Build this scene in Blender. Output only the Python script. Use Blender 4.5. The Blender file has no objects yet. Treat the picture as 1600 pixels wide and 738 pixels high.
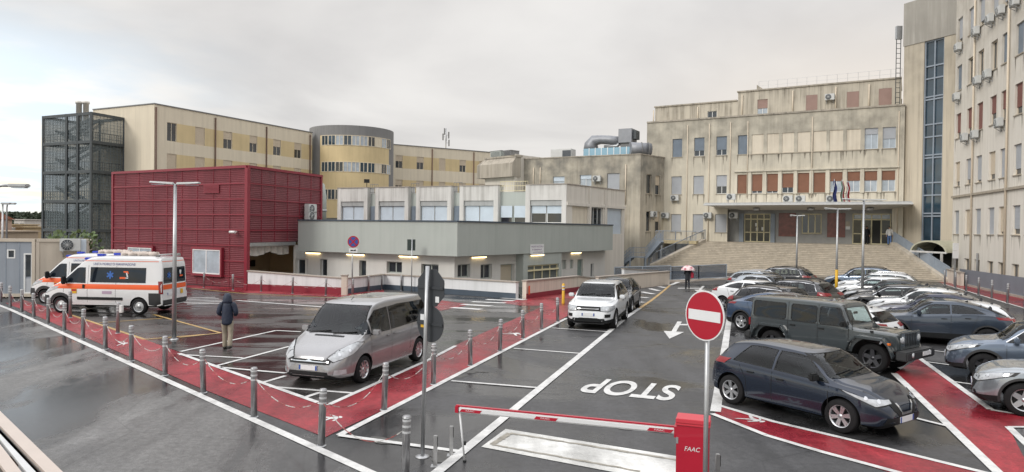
import bpy, bmesh, math, random
from mathutils import Vector, Matrix
from mathutils.bvhtree import BVHTree
random.seed(7)
V = Vector
SC = bpy.context.scene
COL = SC.collection
# ---------------------------------------------------------------- camera
FPX = 1065.0; CX, CY = 800.0, 369.0; HCAM = 3.85
_t = math.atan(12.0/FPX); _a = math.radians(0.72)
FW = V((0, math.cos(_t), -math.sin(_t)))
U0 = V((0, math.sin(_t), math.cos(_t)))
XW = V((1, 0, 0))
RR = (math.cos(_a)*XW + math.sin(_a)*U0).normalized()
UU = (math.cos(_a)*U0 - math.sin(_a)*XW).normalized()
EYE = V((0, 0, HCAM))
cam_d = bpy.data.cameras.new('camera'); cam = bpy.data.objects.new('camera', cam_d); COL.objects.link(cam)
m3 = Matrix((RR, UU, -FW)).transposed()
cam.matrix_world = Matrix.Translation(EYE) @ m3.to_4x4()
cam_d.sensor_width = 36; cam_d.sensor_fit = 'HORIZONTAL'; cam_d.lens = 36*FPX/1600
cam_d.clip_end = 9000; cam_d.clip_start = 0.05
SC.camera = cam

def ray(px, py):
    return (FW*FPX + RR*(px-CX) - UU*(py-CY)).normalized()
def sl(x):
    return max(0.0, min(1.0, (18.0-x)/10.0))
def zg(x, y):
    return -0.022*max(0.0, min(45.0, y-30.0))*sl(x)
def G(px, py, dz=0.0):
    """ground point seen at a pixel of the photograph (used to survey real positions)"""
    d = ray(px, py); z = dz
    for _ in range(30):
        t = (z-EYE.z)/d.z
        p = EYE + d*t
        z = zg(p.x, p.y)+dz
    return V((p.x, p.y, z))
def AT(px, py, Y):
    d = ray(px, py)
    return EYE + d*(Y/d.y)
def cor(px, Y, py=330):
    p = AT(px, py, Y); return V((p.x, p.y))

# ---------------------------------------------------------------- mesh builder
class MB:
    def __init__(s): s.v=[]; s.f=[]; s.mi=[]; s.m=0; s.sm=[]; s.smooth=False
    def vert(s, p): s.v.append(V(p)); return len(s.v)-1
    def face(s, pts):
        b=len(s.v); s.v += [V(p) for p in pts]; s.f.append(list(range(b,b+len(pts)))); s.mi.append(s.m); s.sm.append(s.smooth); return s
    def idx(s, ids): s.f.append(list(ids)); s.mi.append(s.m); s.sm.append(s.smooth)
    def hexa(s, p):   # 8 points: bottom 0-3, top 4-7
        b=len(s.v); s.v += [V(q) for q in p]
        for f in ((0,3,2,1),(4,5,6,7),(0,1,5,4),(1,2,6,5),(2,3,7,6),(3,0,4,7)): s.idx([b+i for i in f])
        return s
    def box(s, c, size, ax=None):
        c=V(c); hx,hy,hz=[q/2 for q in size]
        X,Y,Z = ax if ax else (V((1,0,0)),V((0,1,0)),V((0,0,1)))
        return s.hexa([c+X*a*hx+Y*b*hy+Z*d*hz for d in (-1,1) for a,b in ((-1,-1),(1,-1),(1,1),(-1,1))])
    def bar(s, p, q, w, h=None, up=(0,0,1)):
        p=V(p); q=V(q); h=h or w; d=(q-p); L=d.length
        if L<1e-6: return s
        d=d/L; up=V(up)
        if abs(d.dot(up))>.98: up=V((1,0,0)) if abs(d.x)<.9 else V((0,1,0))
        sd=d.cross(up).normalized(); u2=sd.cross(d)
        return s.hexa([ (p if k<0 else q)+sd*a*w/2+u2*b*h/2 for b in (-1,1) for k,a in ((-1,-1),(-1,1),(1,1),(1,-1))])
    def tube(s, pts, r, n=8, cap=True):
        pts=[V(p) for p in pts]; rs = r if isinstance(r,(list,tuple)) else [r]*len(pts)
        rings=[]; prev=None
        for i,p in enumerate(pts):
            d=(pts[min(i+1,len(pts)-1)]-pts[max(i-1,0)])
            d = d.normalized() if d.length>1e-9 else V((0,0,1))
            if prev is None:
                up=V((0,0,1)) if abs(d.z)<.9 else V((1,0,0))
                a=d.cross(up).normalized()
            else:
                a=(prev-d*prev.dot(d)); a = a.normalized() if a.length>1e-6 else d.orthogonal().normalized()
            prev=a; b=d.cross(a)
            ring=[s.vert(p+(a*math.cos(2*math.pi*k/n)+b*math.sin(2*math.pi*k/n))*rs[i]) for k in range(n)]
            rings.append(ring)
        o=s.smooth; s.smooth=True
        for i in range(len(rings)-1):
            for k in range(n): s.idx([rings[i][k],rings[i][(k+1)%n],rings[i+1][(k+1)%n],rings[i+1][k]])
        s.smooth=o
        if cap: s.idx(rings[0][::-1]); s.idx(rings[-1])
        return s
    def lathe(s, prof, n=24, c=(0,0,0), ax='z', cap=True):
        c=V(c); rings=[]
        for r,h in prof:
            ring=[]
            for k in range(n):
                a=2*math.pi*k/n
                if ax=='z': q=V((r*math.cos(a),r*math.sin(a),h))
                elif ax=='y': q=V((r*math.cos(a),h,r*math.sin(a)))
                else: q=V((h,r*math.cos(a),r*math.sin(a)))
                ring.append(s.vert(c+q))
            rings.append(ring)
        o=s.smooth; s.smooth=True
        for i in range(len(rings)-1):
            for k in range(n): s.idx([rings[i][k],rings[i][(k+1)%n],rings[i+1][(k+1)%n],rings[i+1][k]])
        s.smooth=o
        if cap: s.idx(rings[0][::-1]); s.idx(rings[-1])
        return s
    def prism(s, pts, vec):
        pts=[V(p) for p in pts]; vec=V(vec); n=len(pts)
        a=[s.vert(p) for p in pts]; b=[s.vert(p+vec) for p in pts]
        s.idx(a[::-1]); s.idx(b)
        for i in range(n): s.idx([a[i],a[(i+1)%n],b[(i+1)%n],b[i]])
        return s
    def build(s, name, mats, parent=None, bevel=0, recalc=True):
        me=bpy.data.meshes.new(name)
        off=wloc(parent) if parent else V((0,0,0))
        loc=V((0,0,0))
        if parent is None and s.v:
            xs=[p.x for p in s.v]; ys=[p.y for p in s.v]; zs=[p.z for p in s.v]
            loc=V(((min(xs)+max(xs))/2,(min(ys)+max(ys))/2,min(zs))); off=loc
        me.from_pydata([p-off for p in s.v],[],s.f)
        if not isinstance(mats,(list,tuple)): mats=[mats]
        for m in mats: me.materials.append(m)
        for p,mi,sm in zip(me.polygons,s.mi,s.sm): p.material_index=min(mi,len(mats)-1); p.use_smooth=sm
        me.update()
        if recalc:
            bm=bmesh.new(); bm.from_mesh(me); bmesh.ops.recalc_face_normals(bm,faces=bm.faces)
            if bevel:
                ed=[e for e in bm.edges if e.is_manifold and e.calc_face_angle(0)>.6]
                bmesh.ops.bevel(bm,geom=ed,offset=bevel,segments=2,affect='EDGES',clamp_overlap=True)
            bm.to_mesh(me); bm.free()
        o=bpy.data.objects.new(name,me); COL.objects.link(o)
        o.location=loc
        if parent: o.parent=parent
        return o
def wloc(o):
    l=V(o.location); p=o.parent
    while p: l=l+p.location; p=p.parent
    return l
USED=set()
def tag(o,label=None,cat=None,group=None,kind=None):
    if label: o['label']=label
    if cat: o['category']=cat
    if group: o['group']=group
    if kind: o['kind']=kind
    return o
def thing(name,label,cat,loc,group=None):
    o=bpy.data.objects.new(name,None); o.empty_display_size=.3; COL.objects.link(o); o.location=V(loc)
    return tag(o,label,cat,group)
def copytree(o,parent=None):
    c=o.copy(); COL.objects.link(c)
    if parent: c.parent=parent
    for ch in list(o.children): copytree(ch,c)
    return c
ORD=['first','second','third','fourth','fifth','sixth','seventh','eighth','ninth','tenth','eleventh','twelfth','thirteenth','fourteenth','fifteenth']
# ---------------------------------------------------------------- materials
def mk(name,col,rough=.6,metal=0,var=.12,scale=2.0,streak=0,stcol=None,bump=0,bscale=40,spec=.5,coat=0,emit=0,mould=None,mcol=(.10,.095,.085),alpha=1,dirt=0,dsc=.35):
    m=bpy.data.materials.new(name); m.use_nodes=True; nt=m.node_tree; N=nt.nodes; L=nt.links
    b=N['Principled BSDF']; c=(*col,1)
    b.inputs['Roughness'].default_value=rough; b.inputs['Metallic'].default_value=metal
    b.inputs['Specular IOR Level'].default_value=spec
    if coat: b.inputs['Coat Weight'].default_value=coat; b.inputs['Coat Roughness'].default_value=.04
    tc=N.new('ShaderNodeTexCoord')
    def noise(sc,det=5,mp=(1,1,1),rg=.55):
        mpn=N.new('ShaderNodeMapping'); mpn.inputs['Scale'].default_value=mp
        L.new(tc.outputs['Object'],mpn.inputs['Vector'])
        n=N.new('ShaderNodeTexNoise'); n.inputs['Scale'].default_value=sc; n.inputs['Detail'].default_value=det; n.inputs['Roughness'].default_value=rg
        L.new(mpn.outputs['Vector'],n.inputs['Vector']); return n
    def ramp(src,a,bb):
        r=N.new('ShaderNodeMapRange'); r.inputs['From Min'].default_value=a; r.inputs['From Max'].default_value=bb
        r.clamp=True; L.new(src,r.inputs['Value']); return r.outputs['Result']
    def mix(fac,a,bcol):
        x=N.new('ShaderNodeMix'); x.data_type='RGBA'
        if isinstance(fac,float): x.inputs[0].default_value=fac
        else: L.new(fac,x.inputs[0])
        for sock,val in ((x.inputs[6],a),(x.inputs[7],bcol)):
            if isinstance(val,tuple): sock.default_value=val
            else: L.new(val,sock)
        return x.outputs[2]
    cur=c
    if var:
        n=noise(scale); f=ramp(n.outputs['Fac'],.25,.75)
        lo=tuple(max(0,q*(1-var)) for q in col)+(1,); hi=tuple(min(1,q*(1+var)) for q in col)+(1,)
        cur=mix(f,lo,hi)
    def mul(a,bv):
        x=N.new('ShaderNodeMath'); x.operation='MULTIPLY'
        for i,q in enumerate((a,bv)):
            if isinstance(q,(int,float)): x.inputs[i].default_value=q
            else: L.new(q,x.inputs[i])
        return x.outputs[0]
    if streak:
        n=noise(1.0,7,(2.8,2.8,.10),.7); n2=noise(.4,5)
        f=mul(ramp(n.outputs['Fac'],.44,.66),ramp(n2.outputs['Fac'],.3,.58)); f=mul(f,streak)
        sc=stcol or tuple(q*.35 for q in col)
        cur=mix(f,cur,(*sc,1))
    if dirt:
        n=noise(dsc,8,(1,1,1),.7); f=mul(ramp(n.outputs['Fac'],.45,.7),dirt)
        cur=mix(f,cur,tuple(q*.55 for q in col)+(1,))
    if mould:
        sx=N.new('ShaderNodeSeparateXYZ'); L.new(tc.outputs['Object'],sx.inputs[0])
        n=noise(1.0,7,(1.5,1.5,.13),.7); ad=N.new('ShaderNodeMath'); ad.operation='MULTIPLY_ADD'
        L.new(n.outputs['Fac'],ad.inputs[0]); ad.inputs[1].default_value=mould[2]; L.new(sx.outputs['Z'],ad.inputs[2])
        f=mul(ramp(ad.outputs[0],mould[0],mould[1]),mould[3] if len(mould)>3 else .8)
        n3=noise(.8,6); f=mul(f,ramp(n3.outputs['Fac'],.15,.7))
        cur=mix(f,cur,(*mcol,1))
    if isinstance(cur,tuple): b.inputs['Base Color'].default_value=cur
    else: L.new(cur,b.inputs['Base Color'])
    if bump:
        n=noise(bscale,4); bp=N.new('ShaderNodeBump'); bp.inputs['Strength'].default_value=bump; bp.inputs['Distance'].default_value=.02
        L.new(n.outputs['Fac'],bp.inputs['Height']); L.new(bp.outputs['Normal'],b.inputs['Normal'])
    if emit:
        b.inputs['Emission Color'].default_value=c; b.inputs['Emission Strength'].default_value=emit
    if alpha<1:
        b.inputs['Alpha'].default_value=alpha
    return m
M={}
def paint(name,col,metal=.0,rough=.25):
    m=mk(name,col,rough=rough,metal=metal,var=.05,scale=1.5,coat=.9,spec=.5)
    return m
M['white']=mk('white_paint',(.72,.73,.73),.5,var=.06)
M['plastic_white']=mk('white_plastic',(.70,.71,.70),.45,var=.08,scale=3)
M['black']=mk('black_plastic',(.012,.013,.014),.5,var=.2,scale=6,spec=.3)
M['tyre']=mk('tyre_rubber',(.014,.014,.015),.85,var=.2,scale=8,spec=.2)
M['chrome']=mk('chrome_trim',(.75,.76,.78),.15,metal=1,var=.03)
M['alloy']=mk('alloy_rim',(.55,.56,.58),.3,metal=.9,var=.05)
M['alloy_dark']=mk('dark_alloy_rim',(.10,.10,.11),.3,metal=.8,var=.05)
M['steelgrey']=mk('galvanised_steel',(.42,.43,.44),.42,metal=.75,var=.12,scale=5)
M['stainless']=mk('brushed_stainless',(.50,.50,.50),.32,metal=.9,var=.12,scale=4)
M['railgrey']=mk('grey_rail_paint',(.25,.29,.34),.5,var=.1)
M['glass']=mk('window_glass',(.025,.032,.04),.04,var=.5,scale=.7,spec=.7)
M['glass_blue']=mk('blue_window_glass',(.022,.045,.066),.05,var=.5,scale=.5,spec=.8)
M['car_glass']=mk('car_glass',(.009,.014,.021),.025,var=.45,scale=1.6,spec=.4)
def see_through(name,tint,ior=1.5,rough=.015):
    m=bpy.data.materials.new(name); m.use_nodes=True; nt=m.node_tree; N=nt.nodes; L=nt.links; N.remove(N['Principled BSDF'])
    t=N.new('ShaderNodeBsdfTransparent'); t.inputs[0].default_value=(*tint,1); g=N.new('ShaderNodeBsdfGlossy'); g.inputs['Roughness'].default_value=rough; g.inputs['Color'].default_value=(.95,.97,1,1)
    f=N.new('ShaderNodeFresnel'); f.inputs['IOR'].default_value=ior; x=N.new('ShaderNodeMixShader'); L.new(f.outputs[0],x.inputs[0]); L.new(t.outputs[0],x.inputs[1]); L.new(g.outputs[0],x.inputs[2]); L.new(x.outputs[0],N['Material Output'].inputs['Surface']); return m
M['windscreen']=see_through('windscreen_glass',(.62,.70,.67),1.5); M['sideglass']=see_through('side_glass',(.50,.57,.57),1.5); M['privacy']=see_through('privacy_glass',(.13,.14,.15),1.5)
M['cabin']=mk('cabin_trim',(.022,.022,.024),.7,var=.2,scale=5,spec=.3); M['seat']=mk('seat_fabric',(.045,.045,.05),.85,var=.2,scale=6)
M['curtain']=mk('pale_curtain_glass',(.36,.41,.46),.12,var=.25,scale=1.5,spec=.6)
M['red_paint']=mk('red_sign_paint',(.45,.012,.025),.35,var=.06)
M['lamp_on']=mk('lit_tube',(1,.74,.38),.5,var=0,emit=4)
# ---------------------------------------------------------------- ground
def wet_asphalt(name,c_dry,c_wet,wlo,whi,r_dry,r_wet,scale=.16,streaky=(1,1,1),rot=0,fine=.35,spec=.5,trot=.31,crack=.7):
    m=bpy.data.materials.new(name); m.use_nodes=True; nt=m.node_tree; N=nt.nodes; L=nt.links; b=N['Principled BSDF']
    tc=N.new('ShaderNodeTexCoord')
    mp=N.new('ShaderNodeMapping'); mp.inputs['Scale'].default_value=streaky; mp.inputs['Rotation'].default_value=(0,0,rot); L.new(tc.outputs['Object'],mp.inputs['Vector'])
    n1=N.new('ShaderNodeTexNoise'); n1.inputs['Scale'].default_value=scale; n1.inputs['Detail'].default_value=9; n1.inputs['Roughness'].default_value=.62; n1.inputs['Distortion'].default_value=.6
    L.new(mp.outputs['Vector'],n1.inputs['Vector'])
    w=N.new('ShaderNodeMapRange'); w.inputs['From Min'].default_value=wlo; w.inputs['From Max'].default_value=whi; w.interpolation_type='SMOOTHSTEP'
    L.new(n1.outputs['Fac'],w.inputs['Value'])
    n2=N.new('ShaderNodeTexNoise'); n2.inputs['Scale'].default_value=55; n2.inputs['Detail'].default_value=5; L.new(tc.outputs['Object'],n2.inputs['Vector'])
    n3=N.new('ShaderNodeTexNoise'); n3.inputs['Scale'].default_value=1.3; n3.inputs['Detail'].default_value=7; n3.inputs['Roughness'].default_value=.7; L.new(mp.outputs['Vector'],n3.inputs['Vector'])
    mx=N.new('ShaderNodeMix'); mx.data_type='RGBA'; mx.inputs[6].default_value=(*c_dry,1); mx.inputs[7].default_value=(*c_wet,1); L.new(w.outputs[0],mx.inputs[0])
    def mulr(col,src,a,bb):
        r=N.new('ShaderNodeMapRange'); r.inputs['From Min'].default_value=.3; r.inputs['From Max'].default_value=.7; r.inputs['To Min'].default_value=a; r.inputs['To Max'].default_value=bb; L.new(src,r.inputs['Value'])
        x=N.new('ShaderNodeMix'); x.data_type='RGBA'; x.blend_type='MULTIPLY'; x.inputs[0].default_value=1; L.new(col,x.inputs[6]); L.new(r.outputs[0],x.inputs[7]); return x.outputs[2]
    m4=N.new('ShaderNodeMapping'); m4.inputs['Rotation'].default_value=(0,0,trot); m4.inputs['Scale'].default_value=(1.1,.07,1); L.new(tc.outputs['Object'],m4.inputs['Vector'])
    n4=N.new('ShaderNodeTexNoise'); n4.inputs['Scale'].default_value=1; n4.inputs['Detail'].default_value=6; n4.inputs['Roughness'].default_value=.6; L.new(m4.outputs['Vector'],n4.inputs['Vector'])
    n5=N.new('ShaderNodeTexNoise'); n5.inputs['Scale'].default_value=9; n5.inputs['Detail'].default_value=8; n5.inputs['Roughness'].default_value=.75; L.new(tc.outputs['Object'],n5.inputs['Vector'])
    vo=N.new('ShaderNodeTexVoronoi'); vo.feature='DISTANCE_TO_EDGE'; vo.inputs['Scale'].default_value=.22; ds=N.new('ShaderNodeMix'); ds.data_type='VECTOR'; ds.inputs[0].default_value=.06; L.new(tc.outputs['Object'],ds.inputs[4]); L.new(n3.outputs['Color'],ds.inputs[5]); L.new(ds.outputs[1],vo.inputs['Vector'])
    ck=N.new('ShaderNodeMapRange'); ck.inputs['From Min'].default_value=0; ck.inputs['From Max'].default_value=.004; ck.inputs['To Min'].default_value=.55; ck.inputs['To Max'].default_value=1; L.new(vo.outputs['Distance'],ck.inputs['Value'])
    c=mulr(mx.outputs[2],n2.outputs['Fac'],1-fine,1+fine); c=mulr(c,n3.outputs['Fac'],.72,1.28); c=mulr(c,n4.outputs['Fac'],.66,1.34); c=mulr(c,n5.outputs['Fac'],1-fine*1.2,1+fine*1.2)
    if crack:
        xk=N.new('ShaderNodeMix'); xk.data_type='RGBA'; xk.blend_type='MULTIPLY'; xk.inputs[0].default_value=crack; L.new(c,xk.inputs[6]); L.new(ck.outputs[0],xk.inputs[7]); c=xk.outputs[2]
    L.new(c,b.inputs['Base Color'])
    rr=N.new('ShaderNodeMapRange'); rr.inputs['To Min'].default_value=r_dry; rr.inputs['To Max'].default_value=r_wet; L.new(w.outputs[0],rr.inputs['Value'])
    ad=N.new('ShaderNodeMath'); ad.operation='MULTIPLY_ADD'; L.new(n3.outputs['Fac'],ad.inputs[0]); ad.inputs[1].default_value=.10; a2=N.new('ShaderNodeMath'); a2.operation='MULTIPLY_ADD'; L.new(n4.outputs['Fac'],a2.inputs[0]); a2.inputs[1].default_value=.22; L.new(rr.outputs[0],a2.inputs[2]); L.new(a2.outputs[0],ad.inputs[2])
    sb=N.new('ShaderNodeMath'); sb.operation='SUBTRACT'; L.new(ad.outputs[0],sb.inputs[0]); sb.inputs[1].default_value=.16; sb.use_clamp=True
    L.new(sb.outputs[0],b.inputs['Roughness'])
    bp=N.new('ShaderNodeBump'); bp.inputs['Distance'].default_value=.006
    bs=N.new('ShaderNodeMapRange'); bs.inputs['To Min'].default_value=.55; bs.inputs['To Max'].default_value=.10; L.new(w.outputs[0],bs.inputs['Value']); L.new(bs.outputs[0],bp.inputs['Strength'])
    L.new(n2.outputs['Fac'],bp.inputs['Height']); L.new(bp.outputs['Normal'],b.inputs['Normal']); b.inputs['Specular IOR Level'].default_value=spec
    return m
M['asphalt']=wet_asphalt('wet_asphalt',(.047,.047,.049),(.024,.024,.025),.45,.57,.50,.13)
M['asphalt_lot']=wet_asphalt('wet_lot_asphalt',(.060,.057,.055),(.026,.024,.023),.42,.60,.40,.09,.45,streaky=(.35,1.2,1))
M['road']=wet_asphalt('wet_road_asphalt',(.125,.123,.120),(.036,.036,.038),.43,.56,.46,.13,.22,(1,.4,1),.8,trot=-.77)
M['red_path']=wet_asphalt('wet_red_coating',(.25,.026,.034),(.19,.012,.022),.40,.62,.46,.2,.3,fine=.3,spec=.3,crack=0)
M['line']=mk('worn_white_marking',(.62,.62,.61),.5,var=.14,scale=30,dirt=.9,dsc=2.2)
M['yline']=mk('worn_yellow_marking',(.44,.29,.11),.5,var=.15,scale=5,dirt=.9,dsc=2.5)
M['whiteblock']=wet_asphalt('weathered_white_block',(.64,.64,.62),(.52,.52,.5),.4,.6,.6,.25,.6,fine=.08,crack=0)

xs=sorted(set([-3000,-1200,-600,-300,-180,-120,-90,-75]+list(range(-62,62,1))+[75,90,120,200,400,900,3000]))
ys=sorted(set([-300,-60,-20,0,10,20]+list(range(30,76,1))+[80,90,110,150,220,350,600,1200,3000,6000]))
g=MB(); gi={}
for j,y in enumerate(ys):
    for i,x in enumerate(xs): gi[i,j]=g.vert((x,y,zg(x,y)))
for j in range(len(ys)-1):
    for i in range(len(xs)-1): g.idx([gi[i,j],gi[i+1,j],gi[i+1,j+1],gi[i,j+1]])
me=g.build('ground',M['asphalt'],recalc=False); me.location=(0,0,0)
for v_,p in zip(me.data.vertices,g.v): v_.co=p
tag(me,kind='structure')

def gpoly(bm,pts,dz,mi=0):
    b2=bmesh.new(); vs=[b2.verts.new((p[0],p[1],0)) for p in pts]
    try: b2.faces.new(vs)
    except ValueError: return
    x0,x1=min(p[0] for p in pts),max(p[0] for p in pts); y0,y1=min(p[1] for p in pts),max(p[1] for p in pts)
    if y1>30:
        for y in range(max(30,math.ceil(y0)),min(76,math.floor(y1)+1)):
            bmesh.ops.bisect_plane(b2,geom=b2.verts[:]+b2.edges[:]+b2.faces[:],plane_co=(0,y,0),plane_no=(0,1,0))
        for x in range(math.ceil(x0),math.floor(x1)+1):
            bmesh.ops.bisect_plane(b2,geom=b2.verts[:]+b2.edges[:]+b2.faces[:],plane_co=(x,0,0),plane_no=(1,0,0))
    mp={}
    for v_ in b2.verts: mp[v_]=bm.verts.new((v_.co.x,v_.co.y,zg(v_.co.x,v_.co.y)+dz))
    for f in b2.faces:
        nf=bm.faces.new([mp[v_] for v_ in f.verts]); nf.material_index=mi
        nf.normal_update()
        if nf.normal.z<0: nf.normal_flip()
    b2.free()
def sheet(name,polys,dz,mat,kind='structure'):
    bm=bmesh.new()
    for i_,p in enumerate(polys): gpoly(bm,p,dz+(i_%5)*.0012)
    me=bpy.data.meshes.new(name); bm.to_mesh(me); bm.free(); me.materials.append(mat)
    o=bpy.data.objects.new(name,me); COL.objects.link(o); return tag(o,kind=kind)
def gp(*pp): return [G(*p).xy for p in pp]
def strip(a,b,w,ext=0):
    a=V(a); b=V(b); d=(b-a).normalized(); n=V((-d.y,d.x))*w/2; a=a-d*ext; b=b+d*ext
    return [a+n,b+n,b-n,a-n]
def pstrip(p,q,w,ext=0): return strip(G(*p).xy,G(*q).xy,w,ext)
def polyline(pts,w): return [pstrip(pts[i],pts[i+1],w,w*.2) for i in range(len(pts)-1)]
# left road edge line runs diagonally in front of the viewer
E0=G(0,478).xy; E1=G(575,738).xy; ED=(E1-E0).normalized()
EN=V((-ED.y,ED.x))
if EN.y<0: EN=-EN
sheet('road',[[E0-ED*60,E1+ED*14,E1+ED*14-EN*30,E0-ED*60-EN*30]],.003,M['road'])
sheet('ambulance_yard',[gp((109,492),(226,531),(320,563),(505,634),(700,546),(880,470),(600,462),(300,446),(60,452))],.003,M['asphalt_lot'])
# red footpaths
A0=G(595,640).xy
red=[gp((8,474),(313,607),(508,684),(512,634),(320,565),(226,531),(109,492),(40,470)),
     gp((508,684),(520,678),(600,641),(700,592),(840,519),(887,494),(850,478),(815,494),(700,545),(674,561),(512,634)),
     gp((250,446),(320,452),(385,458),(541,465),(600,464),(600,449),(545,456),(387,450),(302,446)),
     gp((812,478),(850,478),(887,494),(900,470),(905,456),(822,467),(780,473)),
     gp((690,470),(735,476),(690,486),(660,480)),
     gp((1121,635),(1210,661),(1340,692),(1551,744),(1408,744),(1288,708),(1194,680),(1116,650)),
     gp((1397,584),(1483,666),(1564,745),(1630,745),(1600,716),(1576,668),(1620,668),(1620,654),(1548,641),(1436,560)),
     gp((1466,440),(1473,444),(1600,482),(1700,512),(1700,480),(1600,459),(1500,444))]
sheet('red_path',red,.007,M['red_path'])
whites=[]
whites.append(strip(E0-ED*30,E1+ED*12,.17))
W=whites
W+=[pstrip((530,681),(885,498),.15),pstrip((530,681),(723,707),.13),
    pstrip((660,758),(1000,482),.19),
    pstrip((705,596),(842,607),.12),pstrip((803,545),(908,553),.12),pstrip((862,513),(952,519),.12)]
W+=[pstrip((512,634),(674,561),.13),pstrip((674,561),(712,541),.13),pstrip((280,553),(508,634),.13)]
# bay lines in front of the silver van
W+=[pstrip((282,550),(431,517),.12),pstrip((431,517),(470,519),.12),pstrip((336,573),(452,542),.12),pstrip((280,555),(379,560),.12),
    pstrip((345,575),(446,584),.12),pstrip((409,599),(446,588),.12),pstrip((422,605),(551,615),.12),pstrip((476,622),(500,614),.12)]
W+=[pstrip((370,470),(500,480),.25),pstrip((500,480),(560,487),.25)]
for k in range(5): W.append(pstrip((276+k*4,467+k*2.2),(336+k*6,465+k*2.3),.3))
# right car park
W+=[pstrip((1139,500),(1118,644),.22)]
W+=polyline([(1119,633),(1210,660),(1340,691),(1556,744)],.13)
W+=polyline([(1114,648),(1194,680),(1288,708),(1410,741)],.13)
W+=[pstrip((1397,584),(1483,666),.17),pstrip((1483,666),(1566,746),.17),pstrip((1436,560),(1548,641),.15),pstrip((1548,641),(1640,656),.13)]
W+=[pstrip((1424,544),(1487,552),.11),pstrip((1447,566),(1500,573),.11),pstrip((1489,597),(1545,605),.11),pstrip((1425,653),(1481,667),.11)]
W+=[pstrip((1576,668),(1640,668),.1),pstrip((1576,668),(1640,730),.14)]
W+=[pstrip((1473,444),(1600,482),.15),pstrip((1600,482),(1720,518),.15)]
sheet('white_lines',W,.012,M['line'])
sheet('kerb_line',[pstrip((1000,482),(1047,446),.17)],.012,M['yline'])
far=polyline([(1047,446),(1060,441),(1080,440),(1110,437),(1140,433)],.35)+[gp((1068,436),(1076,438),(1068,440),(1062,438))]
# hatched area beside the cream wall
for (a,b) in (((1000,480),(974,478)),((1006,473),(978,470)),((1013,466),(985,463)),((1021,460),(1002,456.5)),((1030,455),(1015,451.5)),((1040,450),(1029,448))):
    far.append(pstrip(a,b,.35))
sheet('far_lines',far,.012,M['line'])
# zebra crossing in front of the wall
zb=[]
for (a,b) in (((706,481),(752,484)),((722,476),(768,479)),((737,472),(790,474)),((760,468.5),(803,470.5)),((785,466),(820,469))): zb.append(pstrip(a,b,.55))
sheet('zebra_crossing',zb,.013,M['line'])
Y=[pstrip((109,492),(226,531),.13),pstrip((226,531),(320,523),.12),pstrip((240,492),(345,521),.12),pstrip((155,505),(254,498),.12),pstrip((280,528),(345,521),.12)]
Y+=polyline([(300,451),(385,459.5),(541,466.5),(600,466)],.16)
sheet('yellow_lines',Y,.011,M['yline'])
# direction arrows
def arrow(o,tip):
    o=G(*o).xy; tip=G(*tip).xy; d=(tip-o); Ln=d.length; d/=Ln; n=V((-d.y,d.x))
    P=lambda a,b: o+d*a+n*b
    return [[P(0,-.09),P(Ln*.68,-.09),P(Ln*.68,.09),P(0,.09)],[P(Ln*.62,-.38),P(Ln,0),P(Ln*.62,.38)]],P,Ln
ar,P,Ln=arrow((1062,503),(1046,530)); sheet('arrow_marking',ar+[[P(.80,.05),P(1.2,.05),P(.75,1.5),P(.35,1.5)]],.012,M['line'])
ar,P,Ln=arrow((1099,447.5),(1090,457)); sheet('arrow_marking',ar+[[P(1.6,-.05),P(2.2,-.05),P(2.2,-1.6),P(1.6,-1.6)]],.012,M['line'])
# road lettering, pedestrian symbols
def text_polys(txt,size=1,bold=0.0):
    cu=bpy.data.curves.new('t','FONT'); cu.body=txt; cu.size=size; cu.align_x='LEFT'; cu.fill_mode='FRONT'; cu.offset=bold
    o=bpy.data.objects.new('t',cu); COL.objects.link(o)
    dg=bpy.context.evaluated_depsgraph_get(); me=bpy.data.meshes.new_from_object(o.evaluated_get(dg))
    bpy.data.objects.remove(o); bpy.data.curves.remove(cu)
    vs=[v_.co.copy() for v_ in me.vertices]; fs=[list(p.vertices) for p in me.polygons]; bpy.data.meshes.remove(me)
    x0,x1=min(v_.x for v_ in vs),max(v_.x for v_ in vs); y0,y1=min(v_.y for v_ in vs),max(v_.y for v_ in vs)
    return [(( v_.x-x0)/(x1-x0),(v_.y-y0)/(y1-y0)) for v_ in vs],fs
def flat_text(name,txt,o,ux,uy,mat,parent=None,off=V((0,0,0))):
    """text filling the parallelogram o, o+ux, o+uy"""
    vs,fs=text_polys(txt); mb=MB(); o=V(o)
    ids=[mb.vert(o+V(ux)*a+V(uy)*b+off) for a,b in vs]
    for f in fs: mb.idx([ids[i] for i in f])
    return mb.build(name,mat,parent,recalc=False)
# STOP reads towards traffic leaving: S at the right, letter tops nearest the viewer
o=G(1066,603,.012); pS=G(930,590.5,.012); top=G(1049,627,.012)
vs,fs=text_polys('STOP',1,.022); mb=MB()
ids=[mb.vert(o+(pS-o)*a+(top-o)*b) for a,b in vs]
for f in fs: mb.idx([ids[i] for i in f])
st=mb.build('stop_lettering',M['line'],recalc=False); tag(st,kind='structure')
def walker(c,head,w=.3):
    """stretched walking-figure symbol"""
    c=G(*c).xy; h=G(*head).xy; d=(h-c); L_=d.length; d/=L_; n=V((-d.y,d.x))
    P=lambda a,b: c+d*a*L_+n*b*w
    circ=[P(.9+.08*math.cos(q*.628),.1+.28*math.sin(q*.628)) for q in range(10)]
    return [circ,[P(.45,-.22),P(.8,-.22),P(.8,.3),P(.45,.3)],[P(0,-.9),P(.05,-.6),P(.48,.15),P(.48,-.2)],[P(0,.7),P(.04,.95),P(.3,.45),P(.47,.3),P(.42,0),P(.25,.2)],[P(.78,.25),P(.55,.85),P(.48,.75),P(.65,.3)],[P(.78,-.2),P(.6,-.75),P(.5,-.65),P(.66,-.2)]]
sheet('walker_symbol',walker((498,656),(536,653)),.012,M['line'])
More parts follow.
